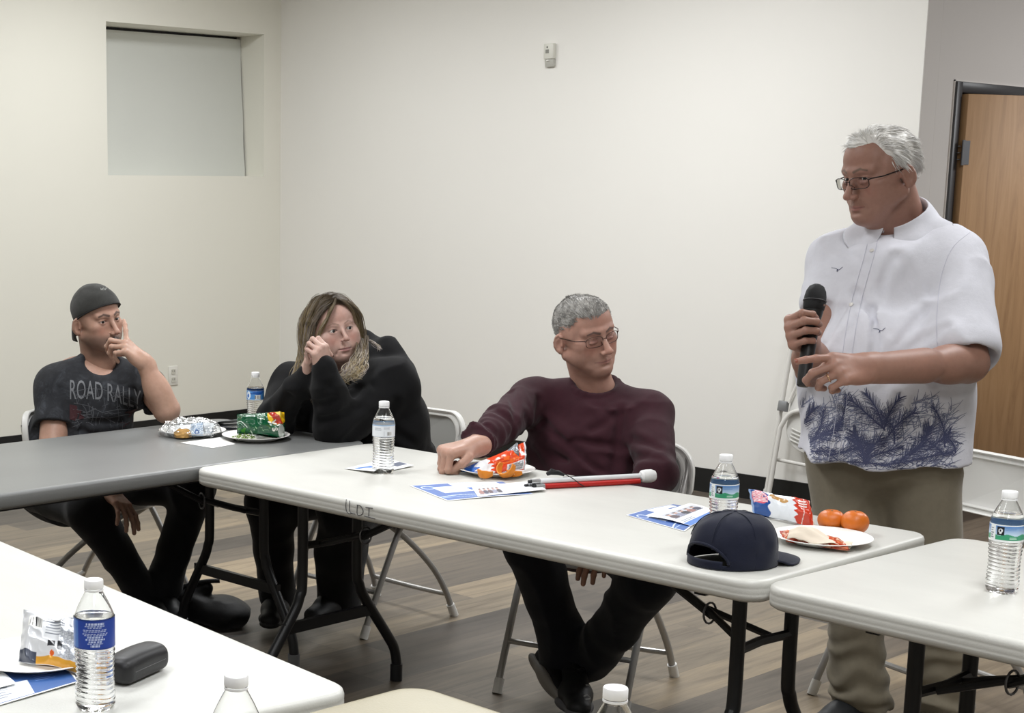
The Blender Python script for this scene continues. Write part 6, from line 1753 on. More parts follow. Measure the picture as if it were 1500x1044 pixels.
def d_green(c):      # mountain-lake label: blue sky over green, dark square emblem
    sky = np.clip(c.v, 0, 1); c.c = np.array([lin('#dfe9f3')])*1.0*np.ones((len(c.u), 1)); a, b = lin('#4d83c4'), lin('#c6dcf0')
    t = np.clip((c.v-.42)/.5, 0, 1)[:, None]; c.c = b*(1-t)+a*t; c.where(c.v < .42+.05*np.sin(c.u*40)*(c.v > .3), '#3f9c74')
    c.where((c.v < .12) | (c.v > .93), '#f2f5f6'); c.rect(.33, .1, .395, .95, '#eef2f4'); c.lines(.335, .2, .375, .85, 5, '#8d949b', .5, .3, 5)
    c.rect(.41, .40, .478, .88, '#171a22'); c.ell(.444, .66, .021, .13, '#e9ecef'); c.rect(.436, .60, .452, .72, '#171a22'); c.ell(.444, .52, .012, .05, '#e9ecef')
    c.lines(.49, .70, .60, .86, 2, '#5d86b8', .5, .1, 6); c.lines(.53, .20, .60, .33, 2, '#bfe0cf', .5, .1, 7)
def d_navy(c):       # dark blue back label with centred white text lines
    c.where(c.v > -1, '#1c3f9c'); c.where(c.u < .36, '#3d6fbc'); rs = np.random.RandomState(4)
    y = .93
    for i, (w, h) in enumerate(((.07, .055), (.085, .03), (.055, .03), (.095, .03), (.09, .03), (.10, .03), (.09, .03), (.06, .045), (.075, .045), (.05, .03), (.06, .03), (.035, .06))):
        y -= h+.032; m = (np.abs(c.u-.505) < w) & (c.v > y) & (c.v < y+h) & (((c.u*170).astype(int)+i) % 4 != 0); c.c[m] = lin('#c3cfec')
    c.rect(0, 0, 1, .03, '#16327f'); c.rect(0, .97, 1, 1, '#16327f')
def face_cam(p): return math.atan2(CAM[1]-p[1], CAM[0]-p[0])-math.pi
def put_bottle(u, v, label, design, **k):
    p = tp(u, v, .0) if not k.get('pos') else k.pop('pos'); k.pop('pos', None)
    p = (p[0], p[1], TZ)
    return bottle(p, face_cam(p), label, design, **k)
put_bottle(374, 627, 'small water bottle with a blue label on the grey table behind the green chip bag', d_blue_far, S=.93, water=.150)
put_bottle(561, 692, 'water bottle with a white label standing on a folded flyer on the long white table', d_white_mid, water=.160)
put_bottle(0, 0, 'water bottle with a green and blue label behind the navy cap', d_green, pos=(5.956, -4.017, TZ), water=.158)
put_bottle(1467, 866, 'water bottle with a green and blue label alone on the right table', d_green, water=.162)
put_bottle(140, 1036, 'water bottle with a dark blue label next to the black glasses case', d_navy, water=.150, lab=(.103, .150))
put_bottle(0, 0, 'top of a clear water bottle at the bottom edge left of centre', d_navy, pos=(6.523, -5.985, TZ), water=.140)
put_bottle(0, 0, 'top of a clear water bottle at the bottom edge below the crossed feet', d_navy, pos=(6.861, -5.666, TZ), water=.140)
# ---- plates
PLM = mat('white_plate', '#f4f2ee', .32)
def plate(x, y, label, r=.113, src=[]):
    if not src:
        o = MB().lathe([(.0005, .0040), (r*.60, .0040), (r*.70, .0060), (r*.82, .0125), (r*.97, .0170), (r, .0168), (r*.985, .0155), (r*.82, .0105), (r*.70, .0035), (r*.62, .0005), (.0005, .0005)], 72, fn=lambda a, z, q: q*(1+.004*math.cos(36*a)*(q > r*.8)), cap=False).build('plate', PLM, ang=None)
        src.append(o)
    else: o = src[0].copy(); COL.objects.link(o)
    o.location = (x, y, TZ); tag(o, label, 'plate', 'white plates with food wrappers'); return o
p1 = tp(282, 636); p2 = tp(375, 643); p3 = tp(726, 693); p4 = tp(1204, 794); p5 = tp(52, 970)
plate(p1[0], p1[1], 'white plate under the clear crumpled wrapper on the grey table')
plate(p2[0], p2[1], 'white plate under the green chip bag on the grey table')
plate(p3[0], p3[1], 'white plate with orange peel in front of the man in the maroon sweater')
plate(p4[0], p4[1], 'white plate with a used napkin beside the navy cap')
plate(p5[0], p5[1], 'white plate with a grey snack wrapper in the near left corner')
# ---- crumpled bags: pillow shaped pouches with printed film
def pouch(name, base, ax, ay, up, L, W, H, design, bg, label, seed=0, nu=120, nv=80, crump=.006, bend=0, open_end=False, m=None, cat='snack bag', taper=0, flare=1.0, inner='#9a9da2', group=None):
    """L along ax, W along ay, inflated to H along up; print covers the upper side"""
    ax, ay, up = nrm(ax), nrm(ay), nrm(up); V = []; C = []; n = nu*nv
    uu, vv = np.meshgrid(np.linspace(0, 1, nu), np.linspace(0, 1, nv)); u = uu.ravel(); v = vv.ravel()
    out = []
    for side in (1, -1):
        x = (u-.5)*L; wv = W*(1-taper*(1-u)); y = (v-.5)*wv
        e = (1-np.abs(2*v-1)**3); s_ = np.minimum(1, u/.10) if not open_end else np.ones_like(u)
        s2 = np.minimum(1, (1-u)/.10) if not open_end else np.minimum(1, u/.15)
        z = H*.5*side*e*np.minimum(s_, s2)**.8*(1-taper*.5*(1-u))*(1+(flare-1)*u)
        P = np.stack([x*14+seed, y*14, side*2+z*0], 1); P2 = np.stack([x*45+seed, y*45, side*3+z*0], 1)
        k1 = np.abs(vnoise(P*2.2)); k2 = np.abs(vnoise(P2)); cr_ = crump*((1-k1)**2-.4)*1.6+crump*.5*((1-k2)**2-.3)
        edge = np.minimum(np.minimum(u, 1-u)/.06, np.minimum(v, 1-v)/.06).clip(0, 1)
        z = z+side*cr_*edge+bend*(u-.5)**2*4*L*.25+.5*crump*np.sin(v*23+u*9+seed)*(1-edge)
        x2 = x+crump*.5*vnoise(P*1.3+9); y2 = y+crump*.7*vnoise(P*1.2+31)
        q = np.array(base)+x2[:, None]*ax+y2[:, None]*ay+(z+H*.5)[:, None]*up
        out.append(q)
        cv = Canvas(u, v, bg); (design(cv) if side == 1 or True else None); C.append(cv.c)
    idx = np.arange(n).reshape(nv, nu); Q = np.stack([idx[:-1, :-1], idx[:-1, 1:], idx[1:, 1:], idx[1:, :-1]], -1).reshape(-1, 4)
    V = np.concatenate(out); b0 = np.array(base); Qa = np.concatenate([Q, Q[:, ::-1]+n])
    V[:, 2] = np.maximum(V[:, 2], TZ+(.006 if 'plate' in label else .0008))
    o = np_mesh(name, V-b0, Qa, m or attr_mat('snack_film', .22, .3, 0, .0), None, np.concatenate(C)); o.location = b0
    tag(o, label, cat, group); return o
foil = attr_mat('foil_film', .25, .2, .35)
# green chip bag with a yellow sun and red band reading ...y's
def d_green_bag(c):
    c.where(c.v > -1, '#0c5233'); c.where((c.u+c.v*.2 < .10), '#0a4a2e'); c.where(np.abs(c.u+c.v*.55-.34) < .012, '#d9e8df'); c.where(np.abs(c.u+c.v*.55-.28) < .006, '#b8cfc2')
    c.ell(.84, .80, .19, .36, '#f4c222'); c.ell(.80, .86, .13, .20, '#f7dc6a'); 
    c.where((np.abs((c.u-.80)+(c.v-.74)*.30) < .075) & (c.v > .45) & (c.v < .99), '#b5301f')
    c.lines(.44, .62, .62, .86, 3, '#cfe3d6', .35, .2, 3); c.speck(.35, .08, .7, .25, ['#0c5233', '#0c5233', '#0c5233', '#8fbf8f'], 40, 3); c.ell(.93, .18, .07, .2, '#c9cfc9'); c.speck(.02, .02, .3, .2, ['#0c5233', '#0d5c38', '#3f8f2f'], 18, 4)
gb = V3(*tp(379, 641, .004)); ry = nrm(RGT*V3(1, 1, 0)); 
bag1 = pouch('chip_bag', gb+ZU*.034+RGT*.004, ry, nrm(ZU*.85+FWD*V3(1, 1, 0)*.5), nrm(-FWD*V3(1, 1, 0)*.85+ZU*.5), .155, .088, .052, d_green_bag, '#0c5233', 'green chip bag with a yellow and red logo on a plate', seed=3, crump=.011, taper=.25)
bpy.context.view_layer.update()
def stamp(body, size, u, v, du, dv, colr, parent, w0, bold=True, rot=0, off=.0006, arc=0, skew=0):
    """lettering laid on a surface around the point seen at pixel (u,v)"""
    me = text_mesh(body, 1.0, bold); vs0 = [tuple(q.co) for q in me.vertices]; fs0 = [tuple(q.vertices) for q in me.polygons]
    v2, f2 = subdiv_tris(vs0, fs0, .15); tree = bvh_of([parent]); vs = []; ok = []
    cr_, sr_ = math.cos(math.radians(rot)), math.sin(math.radians(rot))
    for q in v2:
        x = q[0]*du+q[1]*skew; y = q[1]*dv+arc*q[0]*q[0]; X = x*cr_-y*sr_; Y = x*sr_+y*cr_
        o = Vector(at(u+X, v-Y, w0)); d = Vector(at(u+X, v-Y, w0+1)-at(u+X, v-Y, w0)).normalized(); h = tree.ray_cast(o, d, 2)
        vs.append(tuple(h[0]-d*off) if h[0] is not None else (0, 0, 0)); ok.append(h[0] is not None)
    fs = [f for f in f2 if all(ok[i] for i in f)]
    used = sorted({i for f in fs for i in f}); ix = {k: j for j, k in enumerate(used)}
    if not used: return None
    M = parent.matrix_world.inverted()
    o = mesh_obj('printed_text', [tuple(M @ Vector(vs[k])) for k in used], [tuple(ix[i] for i in f) for f in fs], mat('ink_'+colr.strip('#'), colr, .5)); o.parent = parent; return o
stamp("y's", 1, 403, 623, 17, 17, '#f6f2ea', bag1, 4.6, rot=-78)
# shredded lettuce / herb crumbs on that plate
def bits(name, pos, n, rx, ry_, cols, label, cat, seed=1, s=.006, parent=None, h=.012, long=2.2):
    rs = random.Random(seed); m = MB()
    for i in range(n):
        a = rs.uniform(0, 6.28); r = math.sqrt(rs.random()); x = pos[0]+rx*r*math.cos(a); y = pos[1]+ry_*r*math.sin(a); z = pos[2]+h*(1-r*r)*rs.random()
        d = nrm(V3(rs.uniform(-1, 1), rs.uniform(-1, 1), rs.uniform(-.2, .5))); l = s*rs.uniform(.6, long)
        p = V3(x, y, z); q = p+d*l; q[2] = max(q[2], pos[2]+.001); p2 = (p+q)/2+V3(0, 0, l*.25); m.cur = rs.randrange(len(cols))
        m.tube([p, p2, q], [s*.2, s*.32, s*.15], 5)
    o = m.build(name, [mat('crumb_'+c.strip('#'), c, .5) for c in cols], ang=None); tag(o, label, cat, kind='stuff'); return o
bits('salad_shreds', tp(357, 643, .006), 260, .040, .030, ['#6f8a3a', '#8fa657', '#4c6628', '#dfe3cc', '#f0efe4'], 'shredded green salad on the plate beside the green chip bag', 'salad', 4, .0062, h=.016)
# clear plastic clamshell / wrapper with sandwich remains
def wrinkle_shell(name, base, rx, ry_, H, m, seed, nu=70, nv=40, amp=.008, f=30):
    V = []
    uu, vv = np.meshgrid(np.arange(nu)/nu, np.linspace(0, 1, nv)); u = uu.ravel()*2*math.pi; v = vv.ravel()
    r = np.cos(v*math.pi/2)**.55; z = H*np.sin(v*math.pi/2)
    x = rx*r*np.cos(u); y = ry_*r*np.sin(u); P = np.stack([x, y, z], 1)
    k = np.abs(vnoise(P*f+seed)); k2 = np.abs(vnoise(P*f*2.5+seed)); P += nrm(V3(0, 0, 1))*0+P/np.maximum(np.linalg.norm(P, axis=1, keepdims=True), 1e-6)*(amp*((1-k)**2*1.5-.6)+amp*.5*((1-k2)**2-.4))[:, None]
    P[:, 2] = np.maximum(P[:, 2], .0005)
    P = P@np.array([RGT*V3(1, 1, 0)/np.linalg.norm(RGT), nrm(FWD*V3(1, 1, 0)), ZU])
    idx = np.arange(nu*nv).reshape(nv, nu); nx = np.roll(idx, -1, 1); Q = np.stack([idx[:-1], nx[:-1], nx[1:], idx[1:]], -1).reshape(-1, 4)
    o = np_mesh(name, P, Q, m); o.location = base; return o
film = NT('clear_film'); film.t.nodes.remove(film.b)
_tr = film.n('ShaderNodeBsdfTransparent'); _tr.inputs[0].default_value = (.93, .94, .95, 1); _gl = film.n('ShaderNodeBsdfGlossy'); _gl.inputs['Roughness'].default_value = .12; _gl.inputs[0].default_value = (1, 1, 1, 1)
_lw = film.n('ShaderNodeLayerWeight'); _lw.inputs[0].default_value = .45; _mx = film.n('ShaderNodeMixShader'); film.l(_lw.outputs['Facing'], _mx.inputs[0]); film.l(_tr.outputs[0], _mx.inputs[1]); film.l(_gl.outputs[0], _mx.inputs[2]); film.l(_mx.outputs[0], film.out.inputs['Surface'])
CLR = film.m
wb = V3(*tp(278, 637, .005))
wr_ = empty('plastic_wrapper', wb); tag(wr_, 'clear crumpled plastic wrapper with a white and blue sticker on the left plate', 'wrapper')
a_ = wrinkle_shell('film', (0, 0, 0), .098, .062, .052, CLR, 2, amp=.010, f=34); a_.parent = wr_
a_ = wrinkle_shell('film', (0.004, 0.004, .002), .082, .050, .042, CLR, 9, amp=.010, f=42); a_.parent = wr_
fr2 = MB(); e1 = RGT*V3(1, 1, 0)/np.linalg.norm(RGT); e2 = nrm(FWD*V3(1, 1, 0))
def stk(u, v):
    x = .004+.075*u; z = .006+.044*v*(1-.35*abs(u-.5)); y = -.058+.020*v+.022*(u-.3)**2*2; p = e1*x+e2*y+ZU*z
    return p+.0015*vnoise(np.array([p*90]))[0]
nu, nv = 60, 30; uu, vv = np.meshgrid(np.linspace(0, 1, nu), np.linspace(0, 1, nv)); u = uu.ravel(); v = vv.ravel()
cv = Canvas(u, v, '#e9edf1'); cv.rect(.0, 0, .55, 1, '#b9cfe6'); cv.speck(.0, .2, .55, .95, ['#dfe8f1', '#a9c3e0', '#e9eef4', '#8fb0d6'], 16, 2); cv.ell(.28, .30, .10, .20, '#3c66a8'); cv.ell(.28, .30, .05, .1, '#dfe8f4'); cv.lines(.6, .15, .95, .9, 6, '#b7bcc4', .4, .4, 2)
idx = np.arange(nu*nv).reshape(nv, nu); Q = np.stack([idx[:-1, :-1], idx[:-1, 1:], idx[1:, 1:], idx[1:, :-1]], -1).reshape(-1, 4)
np_mesh('sticker', np.array([stk(a, b) for a, b in zip(u, v)]), Q, attr_mat('printed_paper', .45), wr_, cv.c)
tag(wrinkle_shell('bread_roll', tuple(V3(*tp(268, 640, .005))), .030, .024, .026, mat('toasted_bread', '#b88f52', .75, var=.2, vscale=90, bump=.3, bscale=120, bdist=.003), 5, amp=.003, f=60), 'piece of golden bread inside the clear wrapper on the left plate', 'bread')
# orange peel, torn snack bag (orange, white, blue)
def d_orange_bag(c):
    c.where(c.v > -1, '#e8eaee'); e = .50+.06*vnoise(np.stack([c.v*9, c.v*0, c.v*0], 1)); c.where(c.u > e, '#d8451c'); c.where(c.u < .30+.04*np.sin(c.v*20), '#2560b8'); c.where(c.u < .06, '#174a96')
    c.speck(.56, .4, .9, .9, ['#d8451c', '#d8451c', '#e86a2a', '#c23a16'], 14, 2); c.rect(.72, .06, .97, .46, '#d9dade'); c.speck(.74, .10, .95, .42, ['#7a7d82', '#8d9096', '#b9bcc0'], 60, 3); c.where(c.u > .975, '#c9ccd2')
ob = V3(*tp(716, 686, .012))
d_ = nrm(at(757, 668, 4.62)-at(676, 691, 4.66))
pouch('snack_bag', ob+ZU*.012-d_*.002, nrm(d_*V3(1, 1, 1)), nrm(ZU*.9+FWD*V3(1, 1, 0)*.2), nrm(-FWD*V3(1, 1, 0)), .205, .075, .05, d_orange_bag, '#e8eaee', 'torn orange, white and blue snack bag lying open on the plate beside the orange peel', seed=11, open_end=True, crump=.008, taper=.72, m=attr_mat('snack_film', .22, .3))
# silver inside showing at the open mouth
mouth = at(758, 668, 4.615)
sv = MB(); n = 20
for q in (1, .55): pass
def mo(u, v):
    a = u*2*math.pi; r = (1-.0*v); y = .040*math.cos(a)*(1-.55*v); z = .023*math.sin(a)*(1-.55*v); p = mouth-d_*(.045*v)+nrm(ZU*.9+FWD*V3(1, 1, 0)*.2)*y+nrm(-FWD*V3(1, 1, 0))*z
    return p+.003*vnoise(np.array([p*110]))[0]*nrm(V3(1, 1, 1))
o = MB().grid(mo, 48, 14, wrap=True).build('foil_lining', mat('silver_foil', '#8d9096', .28, .85, bump=.6, bscale=120, bdist=.004), ang=None)
tag(o, 'silver foil mouth of the torn snack bag on the plate with orange peel', 'foil')
OR = mat('orange_peel', '#d9821c', .42, var=.12, vscale=60, bump=.35, bscale=900, bdist=.001); ORI = mat('peel_pith', '#e8b45a', .6)
def peel(pos, R, a0, a1, w, tilt, seed, label):
    def f(u, v):
        a = math.radians(a0+(a1-a0)*u); t = (v-.5)*w*(1-.5*abs(2*u-1)**2); r = R
        p = V3(r*math.cos(a)*math.cos(t), r*math.sin(a)*math.cos(t), r*math.sin(t)+R)
        q = Rx(tilt)@(p-V3(0, 0, R))+V3(0, 0, R*.95); return V3(*pos)+q+.0012*vnoise(np.array([p*80+seed]))[0]
    m = MB().grid(f, 30, 10); o = m.build('orange_peel', OR, solid=.0035, ang=None); tag(o, label, 'orange peel', 'orange peel pieces'); 
    zmin = min(v.co.z for v in o.data.vertices)
    for v in o.data.vertices: v.co.z += pos[2]-zmin+.001
    return o
peel(tp(741, 699, .006), .026, 150, 395, 1.1, 62, 1, 'curled strip of orange peel standing on the plate under the snack bag')
peel(tp(716, 699, .006), .030, 200, 330, .8, 15, 4, 'flat bit of orange peel at the left of the curled strip')
peel(tp(757, 697, .006), .028, 210, 340, .7, 10, 7, 'flat bit of orange peel at the right of the curled strip')
# ---- flyers
def photo_block(c, x0, y0, x1, y1, seed):
    c.rect(x0, y0, x1, y1, '#c9ccd6'); rs = np.random.RandomState(seed); w, h = x1-x0, y1-y0
    for k in range(5):      # a row of people in dark and light clothes
        cx = x0+w*(.12+.19*k); c.ell(cx, y0+h*.28, w*.10, h*.30, ['#3a3f58', '#54444a', '#8a8fa6', '#2c2f3c', '#9b6f6a'][(k+seed) % 5]); c.ell(cx+w*.01*rs.randn(), y0+h*.66, w*.05, h*.15, '#c99f8e'); c.ell(cx, y0+h*.78, w*.05, h*.07, '#4a3a36')
    c.rect(x0, y0, x1, y0+h*.06, '#7d8296')
def d_flyer(c):
    c.where(c.v > -1, '#4a6cae'); c.where((c.v < .02) | (c.u < .015) | (c.v > .985), '#f3f4f6'); c.where(np.abs(c.v-(.20+.06*np.sin(c.u*7))) < .012, '#dbe6f6'); c.where(np.abs(c.v-(.12+.05*np.sin(c.u*6+1))) < .008, '#a9c2ea')
    c.rect(.16, .42, .70, .80, '#e9eef6'); c.lines(.22, .52, .45, .78, 5, '#5b6f96', .4, .3, 2); c.rect(.48, .50, .64, .66, '#3566b8'); c.rect(.40, .80, .92, .97, '#f5f6f8'); photo_block(c, .62, .30, .98, .58, 3); c.ell(.12, .80, .07, .10, '#dbe6f6'); c.ell(.12, .80, .055, .08, '#4a6cae')
sheet('flyer', [tp(655, 733, .001), tp(781, 723, .001), tp(735, 705, .001), tp(600, 711, .001)], d_flyer, '#4a6cae', 'blue and white printed flyer on the long table in front of the orange peel plate', 'flyer', lift=lambda u, v: .002*np.sin(u*3.1)**2)
sheet('brochure', [tp(700, 727, .004), tp(800, 718, .004), tp(780, 706, .004), tp(690, 712, .004)], lambda c: (c.rect(0, 0, .3, 1, '#eef1f6'), c.lines(.45, .2, .9, .8, 5, '#b9bfca', .35, .4, 3), photo_block(c, .05, .15, .40, .8, 4)), '#f4f5f7', 'small folded brochure with photographs lying over the blue flyer', 'brochure', nu=100, nv=70, lift=lambda u, v: .003*u)
sheet('flyer', [tp(1003, 778, .001), tp(1045, 748, .001), tp(985, 738, .001), tp(917, 754, .001)], d_flyer, '#4a6cae', 'blue printed flyer on the long table left of the navy cap', 'flyer', lift=lambda u, v: .002*np.sin(u*3.1)**2)
sheet('brochure', [tp(1012, 770, .004), tp(1052, 750, .004), tp(1010, 737, .004), tp(948, 756, .004)], lambda c: (c.rect(0, 0, 1, .16, '#5b86cf'), c.lines(.06, .2, .5, .32, 2, '#8f97a8', .4, .3, 3), photo_block(c, .10, .42, .92, .80, 6)), '#f4f5f7', 'white brochure with photographs lying over the flyer by the navy cap', 'brochure', nu=100, nv=70, lift=lambda u, v: .004*np.sin(v*3))
sheet('flyer', [tp(548, 694, .001), tp(606, 683, .001), tp(566, 673, .001), tp(504, 686, .001)], lambda c: (c.rect(.05, .55, .45, .75, '#5b86cf'), c.rect(.0, .0, 1, .07, '#d5d8de'), c.lines(.1, .2, .5, .5, 4, '#a6adba', .35, .3, 3), c.rect(.72, .2, .98, .5, '#5a6175')), '#f1f2f4', 'white folded flyer with a blue stripe under the bottle with the white label', 'flyer', nu=100, nv=70, lift=lambda u, v: .012*np.exp(-((u-.12)/.18)**2)*(1-v)+.004*u*u)
def d_flyer5(c):
    c.where(c.v > -1, '#38609f'); c.rect(.0, .0, .62, .55, '#eff1f5'); c.rect(.0, .0, .62, .05, '#38609f'); c.rect(.0, .12, .10, .30, '#38609f'); c.lines(.28, .15, .50, .50, 5, '#8e95a5', .35, .4, 4); c.lines(.68, .45, .86, .8, 5, '#88a6dc', .3, .3, 5); c.where((c.v < .03) | (c.u > .985), '#f4f5f7')
fl5 = [tp(-60, 1050, .001), tp(116, 1000, .001), tp(96, 975, .001), tp(-80, 990, .001)]
sheet('flyer', fl5, d_flyer5, '#38609f', 'blue and white flyer sticking out under the plate in the near left corner', 'flyer', lift=lambda u, v: .003*u)
sheet('leaflet', [tp(-60, 1022, .005), tp(24, 1000, .007), tp(-2, 978, .006), tp(-70, 985, .004)], lambda c: (c.lines(.3, .2, .9, .8, 6, '#a9aeb8', .35, .4, 8)), '#eef0f2', 'small white leaflet on top of the flyer at the left edge', 'leaflet', nu=70, nv=50)
sheet('leaflet', [tp(250, 600, 0), tp(350, 614, 0), tp(352, 608, .0), tp(300, 600, .0)], lambda c: c.rect(0, .5, 1, 1, '#7f9fd0'), '#e8ecf2', None, 'x', nu=10, nv=10) if False else None
# napkin under the two plates
sheet('napkin', [tp(311, 656, .0008), tp(345, 650, .0008), tp(322, 640, .0008), tp(264, 648, .0008)], lambda c: None, '#f3f2ef', 'flat white paper napkin between the two plates on the grey table', 'napkin', nu=20, nv=20)
# propped blue flyer and phone behind the plates
sheet('flyer', [tp(305, 622, .002), tp(352, 618, .002), tp(356, 613, .020), tp(322, 617, .026)], lambda c: (c.rect(.0, .35, 1, .8, '#8eabd8'), c.lines(.1, .05, .8, .3, 2, '#b8bfcc', .4, .3, 3)), '#dfe6f0', 'pale blue folded flyer propped up behind the plates on the grey table', 'flyer', nu=50, nv=30)
ph = MB(); pc = V3(*tp(332, 627, .0)); M_ = Matrix.Translation(Vector(pc)) @ Matrix.Rotation(math.radians(28), 4, 'Z')
ph.prism(rrect(-.075, -.035, .075, .035, .01), .0005, .0095, M_); o = ph.build('phone', mat('phone_black', '#1b1c22', .15, coat=.5), bevel=.002); tag(o, 'dark smartphone lying behind the plates on the grey table', 'phone')
# ---- folded white cane
def cane():
    a = V3(*tp(778, 716)); b = V3(*tp(962, 706)); a[2] = b[2] = TZ; d = nrm(b-a); sd = np.cross(ZU, d); L = np.linalg.norm(b-a)
    if sd@FWD < 0: sd = -sd
    root = empty('folded_cane', tuple(a)); tag(root, 'folded white cane with a red section lying before the man in maroon', 'cane')
    P = lambda x, y, z: d*x+sd*y+ZU*z
    rd = mat('cane_red', '#b4201c', .35); wh = mat('cane_white', '#dcdddf', .35); bk = mat('cane_rubber', '#1a1a1c', .6); mt_ = mat('cane_metal', '#b8b9bb', .25, .8)
    r = .0075
    for y, z, c, x0, x1 in ((-.010, r, rd, .03, L-.06), (.0085, r, wh, .015, L-.05), (-.002, r*2.75, wh, .02, L-.055), (.026, r, wh, .04, L-.08)):
        s_ = MB().tube([P(x0, y, z), P(x1, y, z)], r, 14).build('section', c, root)
        MB().tube([P(x0-.022, y, z), P(x0+.004, y, z)], r*1.03, 14).build('ferrule', mt_, s_); MB().tube([P(x0-.030, y, z), P(x0-.020, y, z)], r*.7, 10).build('joint', bk, s_)
    MB().lathe([(.004, 0), (.012, .001), (.017, .006), (.0185, .020), (.0185, .034), (.015, .044), (.006, .048), (.0005, .0485)], 24, Matrix.Translation(Vector(P(L-.055, -.003, .0195))) @ Vector(d).to_track_quat('Z', 'Y').to_matrix().to_4x4()).build('marshmallow_tip', mat('cane_tip_white', '#e8e8e8', .45), root)
    MB().tube([P(L-.06, -.01, .014), P(L-.03, -.002, .02), P(L-.012, .0, .0195)], .004, 8).build('hook', mt_, root)
    MB().tube(bez([P(.078, .012, .043), P(.060, .006, .052), P(.082, -.004, .044), P(.11, -.018, .030), P(.135, -.021, .012), P(.150, -.020, .003)], 5), .0013, 6).build('elastic_cord', bk, root)
    MB().tube([P(.055, .018, .0355), P(.063, .012, .0415), P(.085, .008, .040), P(.10, .002, .0335)], [.005, .0075, .0070, .0035], 10).build('grip_loop', bk, root)
    MB().tube([P(.11, .0275, .021), P(.16, .0275, .021), P(.21, .027, .0205)], [.003, .0035, .003], 8, flat=1.0).build('strap', bk, root)
cane()
# ---- navy baseball cap on the table
def table_cap():
    C0 = V3(*tp(1073, 824)); C0[2] = TZ+.001
    fw = nrm(V3(*tp(1175, 815))-V3(*tp(1080, 822))); fw[2] = 0; fw = nrm(fw)
    root = empty('baseball_cap', tuple(C0)); tag(root, 'navy blue baseball cap lying upright on the long white table', 'cap')
    m_ = cloth_mat('navy_twill', '#0d1226', .75, 1300, .08, 60, .1)
    M = np.array([np.cross(fw, ZU), fw, ZU]); H = .112; RX_, RY_ = .084, .097
    def prof(a):   # skirt radius with five-panel softness
        return 1+.012*math.cos(6*a)
    vs = []; nu, nv = 96, 34; keep = []
    for j in range(nv):
        t = j/(nv-1)
        for i in range(nu):
            a = 2*math.pi*i/nu; th = t*math.pi/2
            r = math.cos(th)**.72; z = H*math.sin(th)**1.0*(.98)
            if t < .25: r = 1.0-.02*(t/.25)*0+.015*math.sin(t/.25*math.pi)
            z = H*(t/.25*.28 if t < .25 else .28+.72*math.sin((t-.25)/.75*math.pi/2)**.95)
            if t >= .25: r = math.cos((t-.25)/.75*math.pi/2)**.62
            p = V3(RX_*r*prof(a)*math.sin(a), RY_*r*prof(a)*math.cos(a)-.0, z)
            p[2] -= .10*H*max(0, -math.cos(a))*t*(1-t)*2; p += .0022*vnoise(np.array([p*38]))[0]*nrm(p+V3(0, 0, .01))
            vs.append(p)
    # half-moon opening at the rear (a near pi), above the strap
    def hole(i, j):
        a = 2*math.pi*(i+.5)/nu-math.pi+.22; t = (j+.5)/(nv-1); z = t/.25*.28*H if t < .25 else .28*H+(t-.25)*.1
        return (a/.74)**2+((t-.10)/.27)**2 < 1 and t > .105
    fs = [(j*nu+i, j*nu+(i+1) % nu, (j+1)*nu+(i+1) % nu, (j+1)*nu+i) for j in range(nv-1) for i in range(nu) if not hole(i, j)]
    m = MB().add([v@M for v in vs], [f[::-1] for f in fs]); c = m.build('crown', m_, root, solid=.0022, ang=None); bm = bmesh.new(); bm.from_mesh(c.data); bmesh.ops.recalc_face_normals(bm, faces=bm.faces); bm.to_mesh(c.data); bm.free()
    # smooth bound edge of the opening
    pts = []
    for q in np.linspace(0, math.pi, 24):
        aa = math.pi-.22+.74*math.cos(q); t = .105+.27*math.sin(q)*.97
        r = 1.0+.015*math.sin(min(t/.25, 1)*math.pi) if t < .25 else math.cos((t-.25)/.75*math.pi/2)**.62; z = H*(t/.25*.28 if t < .25 else .28+.72*math.sin((t-.25)/.75*math.pi/2)**.95)
        pts.append(V3(RX_*r*prof(aa)*math.sin(aa)*1.01, RY_*r*prof(aa)*math.cos(aa)*1.01, z)@M)
    MB().tube(pts, .0036, 8).build('edge_binding', m_, root)
    MB().tube([V3(0, 0, H)@M, V3(0, 0, H+.004)@M], [.0065, .003], 14).build('button', m_, root)
    for k in range(6):
        a = math.pi/6+k*math.pi/3; P_ = []
        for t in np.linspace(.02, 1, 24):
            r = 1.0 if t < .25 else math.cos((t-.25)/.75*math.pi/2)**.62; z = H*(t/.25*.28 if t < .25 else .28+.72*math.sin((t-.25)/.75*math.pi/2)**.95)
            if abs(a-math.pi+.22) < .80 and t < .40: continue
            P_.append(V3(RX_*r*prof(a)*math.sin(a)*1.012, RY_*r*prof(a)*math.cos(a)*1.012, z+.0008)@M)
        MB().tube(P_, .0011, 5).build('seam', m_, c)
    def bf(u, v):
        a = (u-.5)*1.9; x = .076*math.sin(a)*(1+.10*v); e = math.cos(a*.86); y = RY_*math.cos(math.asin(max(-1, min(1, .076*math.sin(a)/RX_))))-.004+v*(.066*e); z = .014-.012*v*v-.020*(abs(math.sin(a)))**2.2*(.4+.6*v)*.6+.002
        return V3(x, y, max(z, .0025))@M
    MB().grid(bf, 31, 12).build('brim', m_, root, solid=.003, ang=None)
    st = [V3(RX_*1.02*math.sin(a), RY_*1.015*math.cos(a), .0085)@M for a in np.linspace(math.pi-.80, math.pi+.42, 16)]
    MB().tube(st, .0085, 8, flat=1.0).build('rear_strap', m_, root) if False else MB().grid(lambda u, v: V3(RX_*1.022*math.sin(math.pi-.82+1.26*u), RY_*1.018*math.cos(math.pi-.82+1.26*u), .0005+.0185*v)@M, 20, 4).build('rear_strap', m_, root, solid=.003, ang=None)
table_cap()
